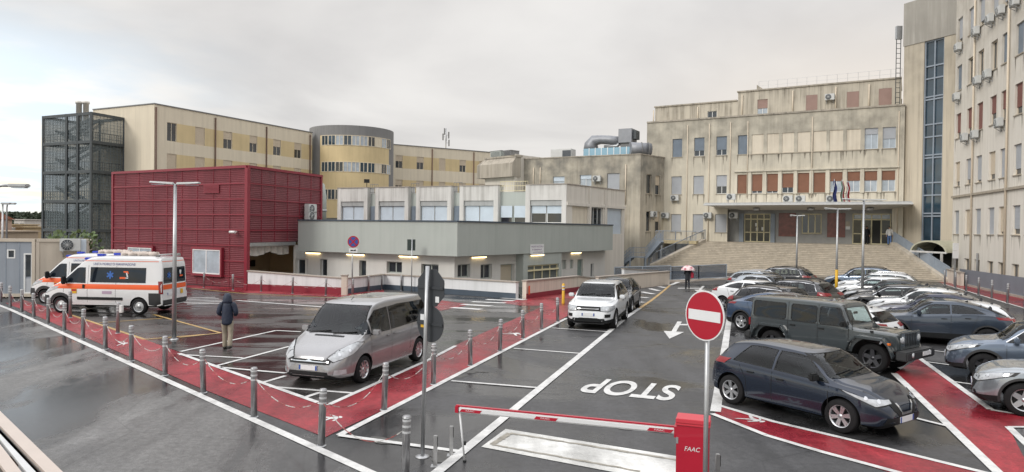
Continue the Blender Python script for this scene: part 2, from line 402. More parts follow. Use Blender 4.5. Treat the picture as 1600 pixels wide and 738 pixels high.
sheet('walker_symbol',walker((1160,652),(1193,661)),.012,M['line'])
sheet('walker_symbol',walker((183,538),(200,537),.5),.012,M['line'])
sheet('walker_symbol',walker((796,524),(812,521),.4),.012,M['line'])
# white block in the exit lane
sheet('white_block',[gp((752,699),(790,671),(1060,714),(1060,758))],.008,M['whiteblock'])
M['stain']=mk('block_stain',(.27,.25,.21),.5,var=.3,scale=6)
def wavy(p,q,w,seed):
    r=random.Random(seed); a=G(*p).xy; b=G(*q).xy; d=(b-a).normalized(); n=V((-d.y,d.x)); K=26; top=[];bot=[]
    for i in range(K+1):
        c=a.lerp(b,i/K); j=r.uniform(-.012,.012); top.append(c+n*(w*r.uniform(.4,.6)+j)); bot.append(c-n*(w*r.uniform(.35,.6)-j))
    return [[top[i],top[i+1],bot[i+1],bot[i]] for i in range(K)]
sheet('block_stain',wavy((769,696),(797,678),.12,1)+wavy((797,678),(1058,720),.07,2)+wavy((769,696),(1000,738),.06,3),.013,M['stain'])
# worn dusty patches
def blob(px,py,r,seed,asp=2.2):
    q=random.Random(seed); c=G(px,py).xy; n=28; ph=[q.uniform(0,6.28) for _ in range(5)]
    d=V((.31,.95)); e=V((.95,-.31)); out=[]
    for k in range(n):
        a=2*math.pi*k/n; rr=r*(1+sum(.16*math.sin((j+2)*a+ph[j]) for j in range(5))); out.append(c+e*math.cos(a)*rr*asp+d*math.sin(a)*rr)
    return out
M['dust']=mk('dusty_patch',(.085,.083,.078),.6,var=.4,scale=5,dirt=.8,dsc=3)
sheet('dusty_patch',[blob(697,588,.22,1),blob(735,581,.16,2),blob(980,668,.2,3,3),blob(612,690,.18,4),blob(1030,470,.5,5,2),blob(700,712,.3,6,1.2)],.0055,M['dust'])
# ---------------------------------------------------------------- buildings
class FR:
    """vertical wall plane from A to B (plan), u along it, d outwards (towards the viewer's side)"""
    def __init__(s,A,B):
        s.A=V(A); s.B=V(B); s.L=(s.B-s.A).length; s.t=(s.B-s.A)/s.L; n=V((s.t.y,-s.t.x))
        if n.dot(V((0,0))-s.A)<0: n=-n
        s.n=n
    def P(s,u,z,d=0): q=s.A+s.t*u+s.n*d; return V((q.x,q.y,z))
    def uz(s,px,py,d=0):
        r=ray(px,py); A=s.A+s.n*d
        k=s.n.dot(A-V((0,0)))/(s.n.x*r.x+s.n.y*r.y); p=EYE+r*k
        return (V((p.x,p.y))-A).dot(s.t),p.z
    def rect(s,x0,y0,x1,y1,d=0):
        a=s.uz(x0,(y0+y1)/2,d)[0]; b=s.uz(x1,(y0+y1)/2,d)[0]; xm=(x0+x1)/2
        return (min(a,b),max(a,b),s.uz(xm,y1,d)[1],s.uz(xm,y0,d)[1])
    def sub(s,d0): q=FR.__new__(FR); q.A=s.A+s.n*d0; q.B=s.B+s.n*d0; q.L=s.L; q.t=s.t; q.n=s.n; return q
    def ax(s): return (V((s.t.x,s.t.y,0)),V((s.n.x,s.n.y,0)),V((0,0,1)))
def fbox(mb,F,u0,u1,z0,z1,d0,d1):
    return mb.hexa([F.P(u0,z0,d0),F.P(u1,z0,d0),F.P(u1,z0,d1),F.P(u0,z0,d1),F.P(u0,z1,d0),F.P(u1,z1,d0),F.P(u1,z1,d1),F.P(u0,z1,d1)])
def wall(mb,F,u0,u1,z0,z1,ops=(),dep=.22,mi=None,mrev=0):
    """sheet of wall with real openings and reveals. mi(u,z)->material index"""
    us=sorted(set([u0,u1]+[max(u0,min(u1,q)) for o in ops for q in o[:2]])); zs=sorted(set([z0,z1]+[max(z0,min(z1,q)) for o in ops for q in o[2:4]]))
    for i in range(len(us)-1):
        if us[i+1]-us[i]<1e-4: continue
        for j in range(len(zs)-1):
            if zs[j+1]-zs[j]<1e-4: continue
            uc=(us[i]+us[i+1])/2; zc=(zs[j]+zs[j+1])/2
            if any(o[0]<uc<o[1] and o[2]<zc<o[3] for o in ops): continue
            mb.m=mi(uc,zc) if mi else 0
            mb.face([F.P(us[i],zs[j]),F.P(us[i+1],zs[j]),F.P(us[i+1],zs[j+1]),F.P(us[i],zs[j+1])])
    mb.m=mrev
    for o in ops:
        a,b,c,d=o[:4]
        mb.face([F.P(a,c),F.P(a,d),F.P(a,d,-dep),F.P(a,c,-dep)]); mb.face([F.P(b,c),F.P(b,d),F.P(b,d,-dep),F.P(b,c,-dep)])
        mb.face([F.P(a,c),F.P(b,c),F.P(b,c,-dep),F.P(a,c,-dep)]); mb.face([F.P(a,d),F.P(b,d),F.P(b,d,-dep),F.P(a,d,-dep)])
    mb.m=0
def drips(mb,F,ops,mi,seed,dep=.003,zmin=2):
    """run-off stains with their own shape below the sills, part of the wall's own mesh"""
    r=random.Random(seed); mb.m=mi
    for o in ops:
        if o[2]<zmin: continue
        for u in (o[0]-.02,o[1]+.02,r.uniform(o[0],o[1])):
            if r.random()<.25: continue
            w=r.uniform(.05,.13); h=r.uniform(.35,1.3); j=r.uniform(-.02,.02)
            mb.face([F.P(u-w,o[2]-.08,dep),F.P(u+w,o[2]-.08,dep),F.P(u+w*.5+j,o[2]-.08-h*.6,dep),F.P(u+j,o[2]-.08-h,dep),F.P(u-w*.4+j,o[2]-.08-h*.55,dep)]); dep+=.0001
    mb.m=0
def window(F,o,parent,kind='glass',dep=.2,frame='white',glass='glass',shut=None,mull=1,sill=None,fr=.05,sf=.5,name='window'):
    a,b,c,d=o[:4]; mb=MB(); D0,D1=-dep,-dep+.06
    for q in ((a,a+fr,c,d),(b-fr,b,c,d)): fbox(mb,F,q[0],q[1],q[2],q[3],D0,D1)
    fbox(mb,F,a+fr,b-fr,c,c+fr,D0,D1); fbox(mb,F,a+fr,b-fr,d-fr,d,D0,D1)
    for k in range(mull):
        u=a+(b-a)*(k+1)/(mull+1); fbox(mb,F,u-fr*.55,u+fr*.55,c+fr,d-fr,D0+.005,D1-.005)
    w=mb.build(name,M[frame],parent)
    g=MB(); q=-dep+.02
    g.face([F.P(a+.01,c+.01,q),F.P(b-.01,c+.01,q),F.P(b-.01,d-.01,q),F.P(a+.01,d-.01,q)])
    g.build('pane',M[glass],w,recalc=False)
    if kind in('shutter','half','third'):
        h={'shutter':1.0,'half':sf,'third':.7}[kind]; zb=d-(d-c)*h; s=MB(); n=max(3,int((d-zb)/.09)); 
        for k in range(n):
            z0=zb+(d-zb)*k/n; z1=zb+(d-zb)*(k+1)/n
            s.face([F.P(a+.02,z0,-dep+.075),F.P(b-.02,z0,-dep+.075),F.P(b-.02,z1-.012,-dep+.098),F.P(a+.02,z1-.012,-dep+.098)])
            s.face([F.P(a+.02,z1-.012,-dep+.098),F.P(b-.02,z1-.012,-dep+.098),F.P(b-.02,z1,-dep+.075),F.P(a+.02,z1,-dep+.075)])
        s.build('shutter',M[shut],w,recalc=False)
    if sill:
        s=MB(); fbox(s,F,a-.06,b+.06,c-.07,c,.003,.07); s.build('sill',M[sill],w)
    return w
def pipe(F,u,z0,z1,parent,mat,r=.05,d=.07,name='drainpipe'):
    mb=MB(); mb.tube([F.P(u,z0,d),F.P(u,z1,d)],r,8); return mb.build(name,mat if not isinstance(mat,str) else M[mat],parent)
def shell(mb,pts,z0,z1,skip=()):
    n=len(pts)
    for i in range(n):
        if i in skip: continue
        a,b=pts[i],pts[(i+1)%n]; mb.face([(a[0],a[1],z0),(b[0],b[1],z0),(b[0],b[1],z1),(a[0],a[1],z1)])
def roofcap(mb,pts,z): mb.face([(p[0],p[1],z) for p in pts])
def ledge(mb,F,u0,u1,z0,z1,out=.1,inn=.3): fbox(mb,F,u0,u1,z0,z1,-inn,out)
def bldg(name,label,cat,p,z=None,group=None):
    return thing(name,label,cat,(p[0],p[1],zg(p[0],p[1]) if z is None else z),group)

# ---- materials
M['cream']=mk('cream_plaster',(.68,.61,.48),.8,var=.06,scale=.4,streak=.25,bump=.05)
M['cream_side']=M['cream']
M['ochre']=mk('ochre_panel',(.61,.49,.28),.75,var=.07,scale=.6,streak=.2)
M['grey_dk']=mk('dark_grey_render',(.20,.20,.20),.75,var=.08,scale=.5,streak=.3)
M['brown']=mk('copper_pipe_brown',(.10,.05,.03),.5)
M['louvre']=mk('crimson_louvre',(.20,.050,.062),.45,var=.16,scale=.5,streak=.35,spec=.5)
M['crimson']=mk('crimson_trim',(.22,.018,.034),.38,var=.06)
M['sage_l']=mk('grey_green_render',(.39,.42,.395),.75,var=.05,scale=.5,streak=.3,stcol=(.24,.27,.25))
M['offwhite']=mk('offwhite_render',(.62,.61,.58),.75,var=.05,scale=.6,streak=.25,stcol=(.42,.42,.40))
M['parapet_w']=mk('white_parapet_render',(.66,.67,.68),.7,var=.05,scale=.7,streak=.45,stcol=(.45,.46,.46))
M['cream_wall']=mk('cream_parapet_render',(.62,.55,.47),.75,var=.05,scale=.7,streak=.5,stcol=(.40,.36,.31))
M['coping']=mk('stone_coping',(.33,.29,.25),.7,var=.15,scale=4)
M['navy_band']=mk('slate_blue_band',(.055,.075,.10),.6,var=.1)
M['oldw']=mk('old_white_concrete',(.58,.57,.55),.8,var=.08,scale=.6,streak=.8,stcol=(.30,.29,.27))
M['concrete']=mk('weathered_concrete',(.40,.36,.30),.85,var=.14,scale=.7,streak=.9,stcol=(.14,.13,.11),bump=.15,dirt=.5)
M['plaster']=mk('old_beige_plaster',(.62,.575,.475),.85,var=.08,scale=.45,streak=.6,stcol=(.34,.31,.25),bump=.1,dirt=.15,mould=(10.6,15.4,3.6,.72),mcol=(.17,.16,.135))
M['plaster_old']=mk('old_tan_plaster',(.55,.50,.405),.85,var=.1,scale=.45,streak=.85,stcol=(.24,.20,.15),bump=.1,dirt=.2,mould=(7.0,11.5,3.5,.9),mcol=(.15,.145,.13))
M['plaster_top']=mk('stained_attic_plaster',(.48,.44,.365),.85,var=.12,scale=.5,streak=1,stcol=(.17,.15,.12),bump=.1,mould=(14.0,17.6,3.0,.85),mcol=(.13,.125,.11))
M['plaster_w']=mk('pale_wing_plaster',(.66,.625,.565),.85,var=.06,scale=.4,streak=.7,stcol=(.46,.43,.37),bump=.1,mould=(13,24,9,.6),mcol=(.30,.27,.22))
M['infill']=mk('infill_panel',(.62,.56,.46),.8,var=.05,scale=1.5,streak=.5,stcol=(.36,.31,.24))
M['sh_grey']=mk('grey_roller_shutter',(.42,.44,.47),.6,var=.06,scale=1.5)
M['sh_blue']=mk('blue_grey_shutter',(.20,.24,.29),.55,var=.12,scale=1.5)
M['sh_brown']=mk('brown_roller_shutter',(.25,.125,.08),.6,var=.12,scale=1.5)
M['sh_pink']=mk('faded_pink_shutter',(.34,.235,.205),.65,var=.08,scale=1.5)
M['sh_red']=mk('faded_red_shutter',(.23,.10,.085),.65,var=.12,scale=1.5)
M['sh_white']=mk('white_roller_shutter',(.56,.63,.70),.55,var=.06,scale=1.5)
M['sh_cream']=mk('cream_roller_shutter',(.60,.52,.41),.6,var=.04)
M['sill']=mk('stone_sill',(.34,.30,.24),.8,var=.2,scale=4)
M['greystone']=mk('grey_stone_cladding',(.30,.30,.29),.55,var=.14,scale=1.2,bump=.05)
M['porphyry']=mk('red_marble_panel',(.17,.055,.042),.3,var=.4,scale=3)
M['travertine']=mk('travertine_step',(.47,.42,.345),.7,var=.22,scale=1.5,streak=.4)
M['canopyw']=mk('canopy_white',(.55,.56,.56),.6,var=.05,streak=.2)
M['soffit']=mk('canopy_soffit',(.50,.48,.44),.7,var=.05)
M['doorframe']=mk('cream_door_frame',(.62,.56,.36),.5,var=.05)
M['dark_in']=mk('dark_interior',(.02,.019,.017),.7)
M['rooffelt']=mk('roof_felt',(.16,.16,.155),.85,var=.2)
M['zinc']=mk('duct_zinc',(.24,.25,.27),.5,metal=.45,var=.12,scale=2)
M['bluegl']=mk('blue_acrylic',(.24,.40,.50),.2,var=.08,scale=1)
M['fencegrey']=mk('grey_hoarding',(.17,.185,.215),.6,var=.08,scale=1)
M['acwhite']=mk('ac_casing',(.52,.53,.52),.5,var=.06,scale=2)
M['acgrille']=mk('ac_grille',(.07,.08,.09),.6,var=.3,scale=10)

# =============================================================== yellow hospital block
Y0=cor(240,75); Y1=cor(487,96.7); ZY=17.0
ltd=V((-.904,.428)); YL=Y0+ltd*10.5
FYR=FR(Y0,Y1); FYL=FR(YL,Y0)
b=bldg('hospital_block','long cream hospital block with ochre window bands, left of the grey drum','hospital building',Y0)
bands=[(13.15,15.25),(9.65,11.75),(6.15,8.25)]
cols=[(261,276),(305,320),(349,363),(390,402),(427,439),(460,471)]
ops=[];wins=[]
for r,(za,zb) in enumerate(bands):
    for c,(x0,x1) in enumerate(cols):
        ua=FYR.uz(x0,215)[0]; ub=FYR.uz(x1,215)[0]; o=(ua,ub,za,zb); ops.append(o)
        k='glass' if (r,c) in((0,0),) else ('half' if (r,c) in ((0,2),(0,4),(0,3),(0,5)) else 'shutter')
        wins.append((o,k))
ub0=FYR.uz(276,215)[0]; ub1=FYR.uz(480,215)[0]
mb=MB()
wall(mb,FYR,0,FYR.L,-2,ZY,ops,.18,mi=lambda u,z:1 if ub0<u<ub1 and any(a<z<c for a,c in bands) else 0)
wall(mb,FYL,0,FYL.L,-2,ZY)
back=Y1+ltd*10.5
shell(mb,[Y1,back,YL],-2,ZY,skip=(2,)); roofcap(mb,[Y0,Y1,back,YL],ZY-.02)
mb.build('wall',[M['cream'],M['ochre']],b,recalc=False)
for o,k in wins: window(FYR,o,b,k,.16,'cream','glass',shut='sh_cream',mull=1 if o[3]-o[2]>1.9 else 0,sf=.45)
mb=MB(); fbox(mb,FYR,-.08,FYR.L,ZY,ZY+.12,-.3,.08); fbox(mb,FYL,0,FYL.L-.09,ZY,ZY+.12,-.3,.08); mb.build('coping',M['grey_dk'],b)
for x in (243,336,416,484): pipe(FYR,FYR.uz(x,215)[0],0,ZY-.3,b,'brown',.09,.1)
# grey drum
dc=cor(549,101.5); b=bldg('round_tower','dark grey round stair drum with ochre bands and ribbon windows','hospital building',dc)
R=6.1; zt=18.0; mb=MB(); n=64
bandz=[(15.0,16.9),(9.9,11.6)]
def drum(mb,z0,z1,m,r=R,a0=0,a1=2*math.pi):
    mb.m=m; K=48
    mb.smooth=True
    for k in range(K):
        p,q=a0+(a1-a0)*k/K,a0+(a1-a0)*(k+1)/K
        mb.face([(dc.x+r*math.cos(p),dc.y+r*math.sin(p),z0),(dc.x+r*math.cos(q),dc.y+r*math.sin(q),z0),(dc.x+r*math.cos(q),dc.y+r*math.sin(q),z1),(dc.x+r*math.cos(p),dc.y+r*math.sin(p),z1)])
    mb.smooth=False
drum(mb,-2,zt,0); roofcap(mb,[(dc.x+R*math.cos(k*.1309),dc.y+R*math.sin(k*.1309)) for k in range(48)],zt)
mb.build('wall',M['grey_dk'],b,recalc=False)
mb=MB(); drum(mb,5.0,16.6,0,R+.06,math.radians(-122),math.radians(-18)); mb.build('facing',M['ochre'],b,recalc=False)
rng=random.Random(3)
for (za,zb) in ((15.2,16.55),(11.5,12.85),(7.6,9.0)):
    a=-119.0
    while a<-24:
        st=10.5; kind=rng.choice(['glass','glass_blue','curtain','glass','curtain','cream'])
        if a<-105: kind='glass_blue'
        p=[V((dc.x+(R+.09)*math.cos(math.radians(q)),dc.y+(R+.09)*math.sin(math.radians(q)),0)) for q in (a+.4,a+st-.4)]
        mb=MB(); mb.face([p[0]+V((0,0,za)),p[1]+V((0,0,za)),p[1]+V((0,0,zb)),p[0]+V((0,0,zb))]); w=mb.build('window',M[kind],b,recalc=False)
        mb=MB(); 
        for e in (p[0],p[1],p[0].lerp(p[1],.5)): mb.bar(e+V((0,0,za)),e+V((0,0,zb)),.07)
        mb.bar(p[0]+V((0,0,za)),p[1]+V((0,0,za)),.07); mb.bar(p[0]+V((0,0,zb)),p[1]+V((0,0,zb)),.07)
        mb.build('frame',M['cream'],w)
        a+=st
# right yellow wing
Y2=cor(608,107); Y3=cor(775,117.5); FY2=FR(Y2,Y3)
b=bldg('hospital_wing','far cream hospital wing with ochre bands, right of the grey drum','hospital building',Y2)
ZW=FY2.uz(612,226)[1]
ops=[];wins=[]
rows=[]
for (y0,y1) in ((243,263),(281,301)):
    z1=FY2.uz(623,y0)[1]; z0=FY2.uz(623,y1)[1]; rows.append((z0,z1))
for r,(za,zb) in enumerate(rows):
    for c,(x0,x1) in enumerate(((618,629),(651,662),(686,696),(718,728),(749,758))):
        o=(FY2.uz(x0,255)[0],FY2.uz(x1,255)[0],za,zb); ops.append(o); wins.append((o,'shutter' if (c==2 and r==0) or c==4 else 'half'))
u0=FY2.uz(629,255)[0]; u1=FY2.uz(742,255)[0]
mb=MB(); wall(mb,FY2,0,FY2.L,-2,ZW,ops,.18,mi=lambda u,z:1 if u0<u<u1 and any(a<z<c for a,c in rows) else 0)
shell(mb,[Y2,Y3,Y3-FY2.n*12,Y2-FY2.n*12],-2,ZW,skip=(0,)); roofcap(mb,[Y2,Y3,Y3-FY2.n*12,Y2-FY2.n*12],ZW-.02)
mb.build('wall',[M['cream'],M['ochre']],b,recalc=False)
for o,k in wins: window(FY2,o,b,k,.16,'cream','glass',shut='sh_cream',mull=1,sf=.45)
for x in (675,740): pipe(FY2,FY2.uz(x,255)[0],0,ZW-.2,b,'brown',.09,.1)
mb=MB(); fbox(mb,FY2,0,FY2.L,ZW,ZW+.12,-.3,.08); mb.build('coping',M['grey_dk'],b)
# antenna mast on that roof
p=FY2.P(FY2.uz(703,235)[0],ZW,-1.5); t=thing('antenna_mast','thin phone antenna mast on the far cream roof','antenna',p)
mb=MB(); mb.tube([p,p+V((0,0,3.6))],.09,6); mb.build('pole',M['steelgrey'],t)
for k,(dx,z) in enumerate(((-.5,2.2),(.45,2.5),(0,2.0),(-.25,3.1),(.5,1.2))):
    mb=MB(); mb.box(p+V((dx,.1,z)),(.22,.15,1.1)); mb.bar(p+V((0,0,z)),p+V((dx,.1,z)),.05); mb.build('panel_antenna',M['grey_dk'],t,bevel=.02)
# roof flues and thin aerials on the cream block
q=cor(128,88); t=thing('flue_pipe','pair of steel flue pipes rising behind the mesh stair tower','chimney',(q.x,q.y,ZY-2)); fl=mk('flue_steel',(.66,.64,.60),.45,var=.08)
for dx in (-.45,.45):
    mb=MB(); mb.lathe([(.33,0),(.33,4.2),(.42,4.2),(.42,4.5)],14,(q.x+dx,q.y,ZY-2)); mb.build('flue',fl,t)
# =============================================================== mesh stair tower
T0=cor(142,73.4); T1=cor(193,77.2); T2=cor(67,76.8); T3=T1+(T2-T0); ZT=15.8
b=bldg('stair_tower','open steel fire escape tower wrapped in dark mesh at far left','stair tower',T0)
FT1=FR(T0,T1); FT2=FR(T2,T0)
M['mesh']=mk('dark_wire_mesh',(.10,.125,.135),.6,var=.2,scale=.6,alpha=.62)
M['meshwire']=mk('mesh_wire_grey',(.15,.18,.19),.5,var=.15,scale=1)
M['drip']=mk('drip_stain',(.13,.11,.085),.9,var=.2,scale=4,alpha=.38)
M['towersteel']=mk('dark_tower_steel',(.055,.065,.07),.55,var=.2)
zb0=zg(T0.x,T0.y)
for F in (FT1,FT2,FR(T1,T3),FR(T3,T2)):
    mb=MB(); k=.3
    while k<F.L: mb.bar(F.P(k,zb0,-.08),F.P(k,ZT,-.08),.03); k+=.42
    z=zb0+.3
    while z<ZT: mb.bar(F.P(.1,z,-.07),F.P(F.L-.1,z,-.07),.022); z+=.32
    mb.build('mesh_wire',M['meshwire'],b)
    mb=MB(); mb.face([F.P(.1,zb0,-.12),F.P(F.L-.1,zb0,-.12),F.P(F.L-.1,ZT,-.12),F.P(.1,ZT,-.12)]); mb.build('mesh_panel',M['mesh'],b,recalc=False)
for p in (T0,T1,T2,T3,T0.lerp(T2,.5),T0.lerp(T2,.27),T1.lerp(T3,.5)):
    mb=MB(); mb.bar((p.x,p.y,zb0),(p.x,p.y,ZT),.2); mb.build('column',M['towersteel'],b)
lv=[ZT-.15,12.6,9.4,6.2,3.0]
for i,z in enumerate(lv):
    mb=MB()
    for a,c in ((T0,T1),(T1,T3),(T3,T2),(T2,T0)): mb.bar((a.x,a.y,z),(c.x,c.y,z),.14,.3)
    mb.build('ring_beam',M['towersteel'],b)
    if i:
        mb=MB(); m0,m1=T0.lerp(T2,.42),T1.lerp(T3,.42)
        mb.prism([(T0.x,T0.y,z),(m0.x,m0.y,z),(m1.x,m1.y,z),(T1.x,T1.y,z)],(0,0,.18)); mb.build('landing',M['towersteel'],b)
        # flight
        mb=MB(); s0=T0.lerp(T2,.45)+(T1-T0)*.3; s1=T0.lerp(T2,.95)+(T1-T0)*.3
        w=(T1-T0)*.28; K=8
        for k in range(K):
            c=s0.lerp(s1,(k+.5)/K); mb.box((c.x+w.x/2,c.y+w.y/2,z+.2+k*.2),(.9,1.2,.06))
        mb.bar((s0.x,s0.y,z+.1),(s1.x,s1.y,z+1.7),.1,.3); mb.bar((s0.x+w.x,s0.y+w.y,z+.1),(s1.x+w.x,s1.y+w.y,z+1.7),.1,.3)
        s2=s0+w*1.2; s3=s1+w*1.2
        mb.bar((s3.x,s3.y,z+1.7),(s2.x,s2.y,z+3.1),.1,.3); mb.bar((s3.x+w.x,s3.y+w.y,z+1.7),(s2.x+w.x,s2.y+w.y,z+3.1),.1,.3)
        mb.build('flight',M['towersteel'],b)
        mb=MB()
        for F in (FT1,FT2):
            for h in (.55,1.1): mb.bar(F.P(.1,z+h,-.3),F.P(F.L-.1,z+h,-.3),.05)
            for k in range(14): u=F.L*(k+.5)/14; mb.bar(F.P(u,z+.2,-.3),F.P(u,z+1.1,-.3),.035)
        mb.build('railing',M['towersteel'],b)
# =============================================================== crimson louvred cube
C0=cor(386,45.6); C2=cor(176,53.2); C1=cor(502,53.8); ZC=AT(386,262,45.6).z
FCL=FR(C2,C0); FCR=FR(C0,C1); zc0=zg(C0.x,C0.y)-.3
b=bldg('louvred_block','crimson cube building clad in horizontal louvres behind the ambulances','building',C0)
uo=FCR.uz(461,400)[0]; zo=FCR.uz(430,384)[1]
def louv(F,u0,u1,z0,z1,par):
    mb=MB(); st=.125; n=int((z1-z0)/st)
    for k in range(n):
        z=z0+k*st
        mb.face([F.P(u0,z,.0),F.P(u1,z,.0),F.P(u1,z+st*.72,.038),F.P(u0,z+st*.72,.038)])
        mb.face([F.P(u0,z+st*.72,.038),F.P(u1,z+st*.72,.038),F.P(u1,z+st,.0),F.P(u0,z+st,.0)])
    zt_=z0+n*st
    mb.face([F.P(u0,zt_),F.P(u1,zt_),F.P(u1,z1),F.P(u0,z1)])
    mb.build('louvre_panel',M['louvre'],par,recalc=False)
zr=zc0
npl=9
for k in range(npl): louv(FCL,FCL.L*k/npl+.012,FCL.L*(k+1)/npl-.012,zc0,ZC,b)
for k in range(6): louv(FCR,FCR.L*k/6+.012,FCR.L*(k+1)/6-.012,zo+.25,ZC,b)
mb=MB(); Cb=[C2-FCL.n*9,C1-FCL.n*1]
back=C1+(C2-C0)
shell(mb,[C1,back,C2],zc0,ZC,skip=(2,)); roofcap(mb,[C0,C1,back,C2],ZC-.05)
fi=FCL.sub(-.04); mb.face([fi.P(0,zc0),fi.P(fi.L,zc0),fi.P(fi.L,ZC),fi.P(0,ZC)])
fi=FCR.sub(-.04); mb.face([fi.P(0,zo+.25),fi.P(fi.L,zo+.25),fi.P(fi.L,ZC-.06),fi.P(0,ZC-.06)])
mb.build('backing_wall',M['crimson'],b,recalc=False)
mb=MB()
for F in (FCL,FCR):
    zl=zc0 if F is FCL else zo+.3
    k=0; z=ZC-1.05
    while z>zl+.2: fbox(mb,F,0.1,F.L-.1,z-.04,z+.04,.03,.075); z-=1.05
    nv=9 if F is FCL else 6
    for q_ in range(1,nv): u_=F.L*q_/nv; fbox(mb,F,u_-.022,u_+.022,zl,ZC-.03,.02,.046)
    fbox(mb,F,0,F.L,ZC-.02,ZC+.16,-.2,.12)
fbox(mb,FCR,-.14,.16,zc0,ZC-.02,-.1,.12); fbox(mb,FCL,-.02,.2,zc0,ZC-.02,-.1,.1); fbox(mb,FCR,FCR.L-.2,FCR.L,zo,ZC-.02,-.1,.1)
mb.build('trim',M['crimson'],b)
for r in ((202,387,239,402),(303,390,346,428)):
    o=FCL.rect(*r,d=.1); F=FCL.sub(.36)
    w=window(F,o,b,'glass',.2,'white','glass_teal' if False else 'curtain',mull=1,fr=.08)
    mb=MB(); e=.16
    for q in ((o[0]-e,o[0],o[2]-e,o[3]+e),(o[1],o[1]+e,o[2]-e,o[3]+e),(o[0],o[1],o[2]-e,o[2]),(o[0],o[1],o[3],o[3]+e)): fbox(mb,FCL,q[0],q[1],q[2],q[3],.0,.24)
    mb.build('window_surround',M['crimson'],w)
o=FCL.rect(320,289,344,302); mb=MB()
for k in range(7): z=o[2]+(o[3]-o[2])*k/7; fbox(mb,FCL,o[0],o[1],z,z+.06,.06,.1)
mb.build('vent_grille',M['crimson'],b)
# covered ambulance bay under the cube
mb=MB(); F=FCR
fbox(mb,F,.17,uo,zo,zo+.24,-.15,.06); mb.build('lintel',M['steelgrey'],b)
mb=MB(); dI=-5.5
iv=(C2-C0).normalized()*5.6; iv=V((iv.x,iv.y,0)); ov=V((FCR.n.x,FCR.n.y,0))*-.12
q0,q1,q2,q3=[F.P(u,z)+ov for u,z in ((.3,zc0),(FCR.L-.05,zc0),(FCR.L-.05,zo+.2),(.3,zo+.2))]
mb.face([q+iv for q in (q0,q1,q2,q3)])
mb.face([q0,q0+iv,q3+iv,q3]); mb.face([q1,q1+iv,q2+iv,q2]); mb.face([q3,q2,q2+iv,q3+iv])
mb.build('bay_interior',mk('bay_tan_wall',(.56,.46,.34),.7,var=.06,scale=1),b,recalc=False)
mb=MB(); fbox(mb,F,uo-.05,uo+.25,zc0,zo,-.1,.05); fbox(mb,F,uo+.25,FCR.L,zc0,zo,-.12,.0); mb.build('bay_pier',M['offwhite'],b)
mb=MB(); K=60
for k in range(K):
    u=.2+(uo-.4)*k/K; u2=.2+(uo-.4)*(k+1)/K; f=lambda q: zo-.42-.28*abs(math.sin(q*1.05)) ; dd=lambda q:-.5+.08*math.sin(q*9)
    mb.face([F.P(u,zo,dd(u)),F.P(u2,zo,dd(u2)),F.P(u2,f(u2),dd(u2)),F.P(u,f(u),dd(u))])
mb.build('bay_curtain',M['offwhite'],b,recalc=False)
mb=MB(); F=FR(C0+V((iv.x,iv.y))*.6,C1+V((iv.x,iv.y))*.6); fbox(mb,F,2.4,4.1,zo-.75,zo-.62,-.1,.1); mb.build('tube_light',M['lamp_on'],b)
for uu in (3.0,6.0):
    mb=MB(); F=FR(C0+V((iv.x,iv.y)),C1+V((iv.x,iv.y))); fbox(mb,F,uu,uu+.5,zc0+1.2,zc0+1.7,-.1,.1); mb.build('wall_box',M['black'],b)
# dome camera on the cube
p=FCL.P(FCL.L-.9,AT(380,363,45.8).z,.1); t=thing('security_camera','small white security camera on the corner of the crimson cube','camera',p)
mb=MB(); ax=FCL.ax(); mb.box(p+ax[1]*.12+V((0,0,.05)),(.12,.25,.06),ax); mb.build('bracket',M['plastic_white'],t)
mb=MB(); mb.tube([p+ax[1]*.3-ax[0]*.3,p+ax[1]*.3+ax[0]*.25],.09,10); mb.build('housing',M['plastic_white'],t)
# big curved vent duct beside the cube
q=FCR.P(FCR.L+.5,0,-.6); t=thing('vent_duct','large pale vent duct bending down beside the crimson cube','duct',(q.x,q.y,4))
mb=MB(); mb.tube([q+V((0,0,4)),q+V((0,0,6.2)),q+V((-.1,0,6.9)),q+V((-.6,.2,7.3)),q+V((-1.4,.5,7.4))],[.62,.62,.62,.6,.6],14); mb.build('duct_body',M['sage_l'],t)
mb=MB(); mb.lathe([(.68,5.0),(.68,5.15)],14,(q.x,q.y,0)); mb.build('flange',M['steelgrey'],t)

# =============================================================== grey-green single-storey front building
D0=cor(466,49.5); D1=cor(715,43.3); D2=cor(958,61)
FDL=FR(D0,D1); FDR=FR(D1,D2); ZD=AT(715,347,43.3).z; ZDb=AT(715,401,43.3).z
b=bldg('emergency_entrance_building','grey green low building with deep fascia and lit entrances in the middle','building',D1)
mb=MB(); 
lowL=FDL.sub(-.75); lowR=FDR.sub(-.75)
# true inner corner for recessed storey
den=FDL.t.x*FDR.t.y-FDL.t.y*FDR.t.x
rel=lowR.A-lowL.A; kk=(rel.x*FDR.t.y-rel.y*FDR.t.x)/den; Ci=lowL.A+FDL.t*kk
bk=D0+FDR.t*16; bk2=D2+FDL.t*-8
for F in (FDL,FDR): wall(mb,F,0,F.L,ZDb,ZD)
shell(mb,[D2,D2-FDR.n*6,D0+(D2-D1)*.7,D0],ZDb,ZD)
roofcap(mb,[D0,D1,D2,D2-FDR.n*6,D0+(D2-D1)*.7],ZD-.12)
roofcap(mb,[D0,D1,D2,D2-FDR.n*6,D0+(D2-D1)*.7],ZDb)
mb.build('fascia',M['sage_l'],b,recalc=False)
mb=MB(); fbox(mb,FDL,0,FDL.L,ZD,ZD+.09,-.25,.07); fbox(mb,FDR,.08,FDR.L,ZD,ZD+.09,-.25,.07); mb.build('roof_edge',M['navy_band'],b)
zl=-1.3
LF=FR(lowL.A,Ci); RF=FR(Ci,lowR.B)
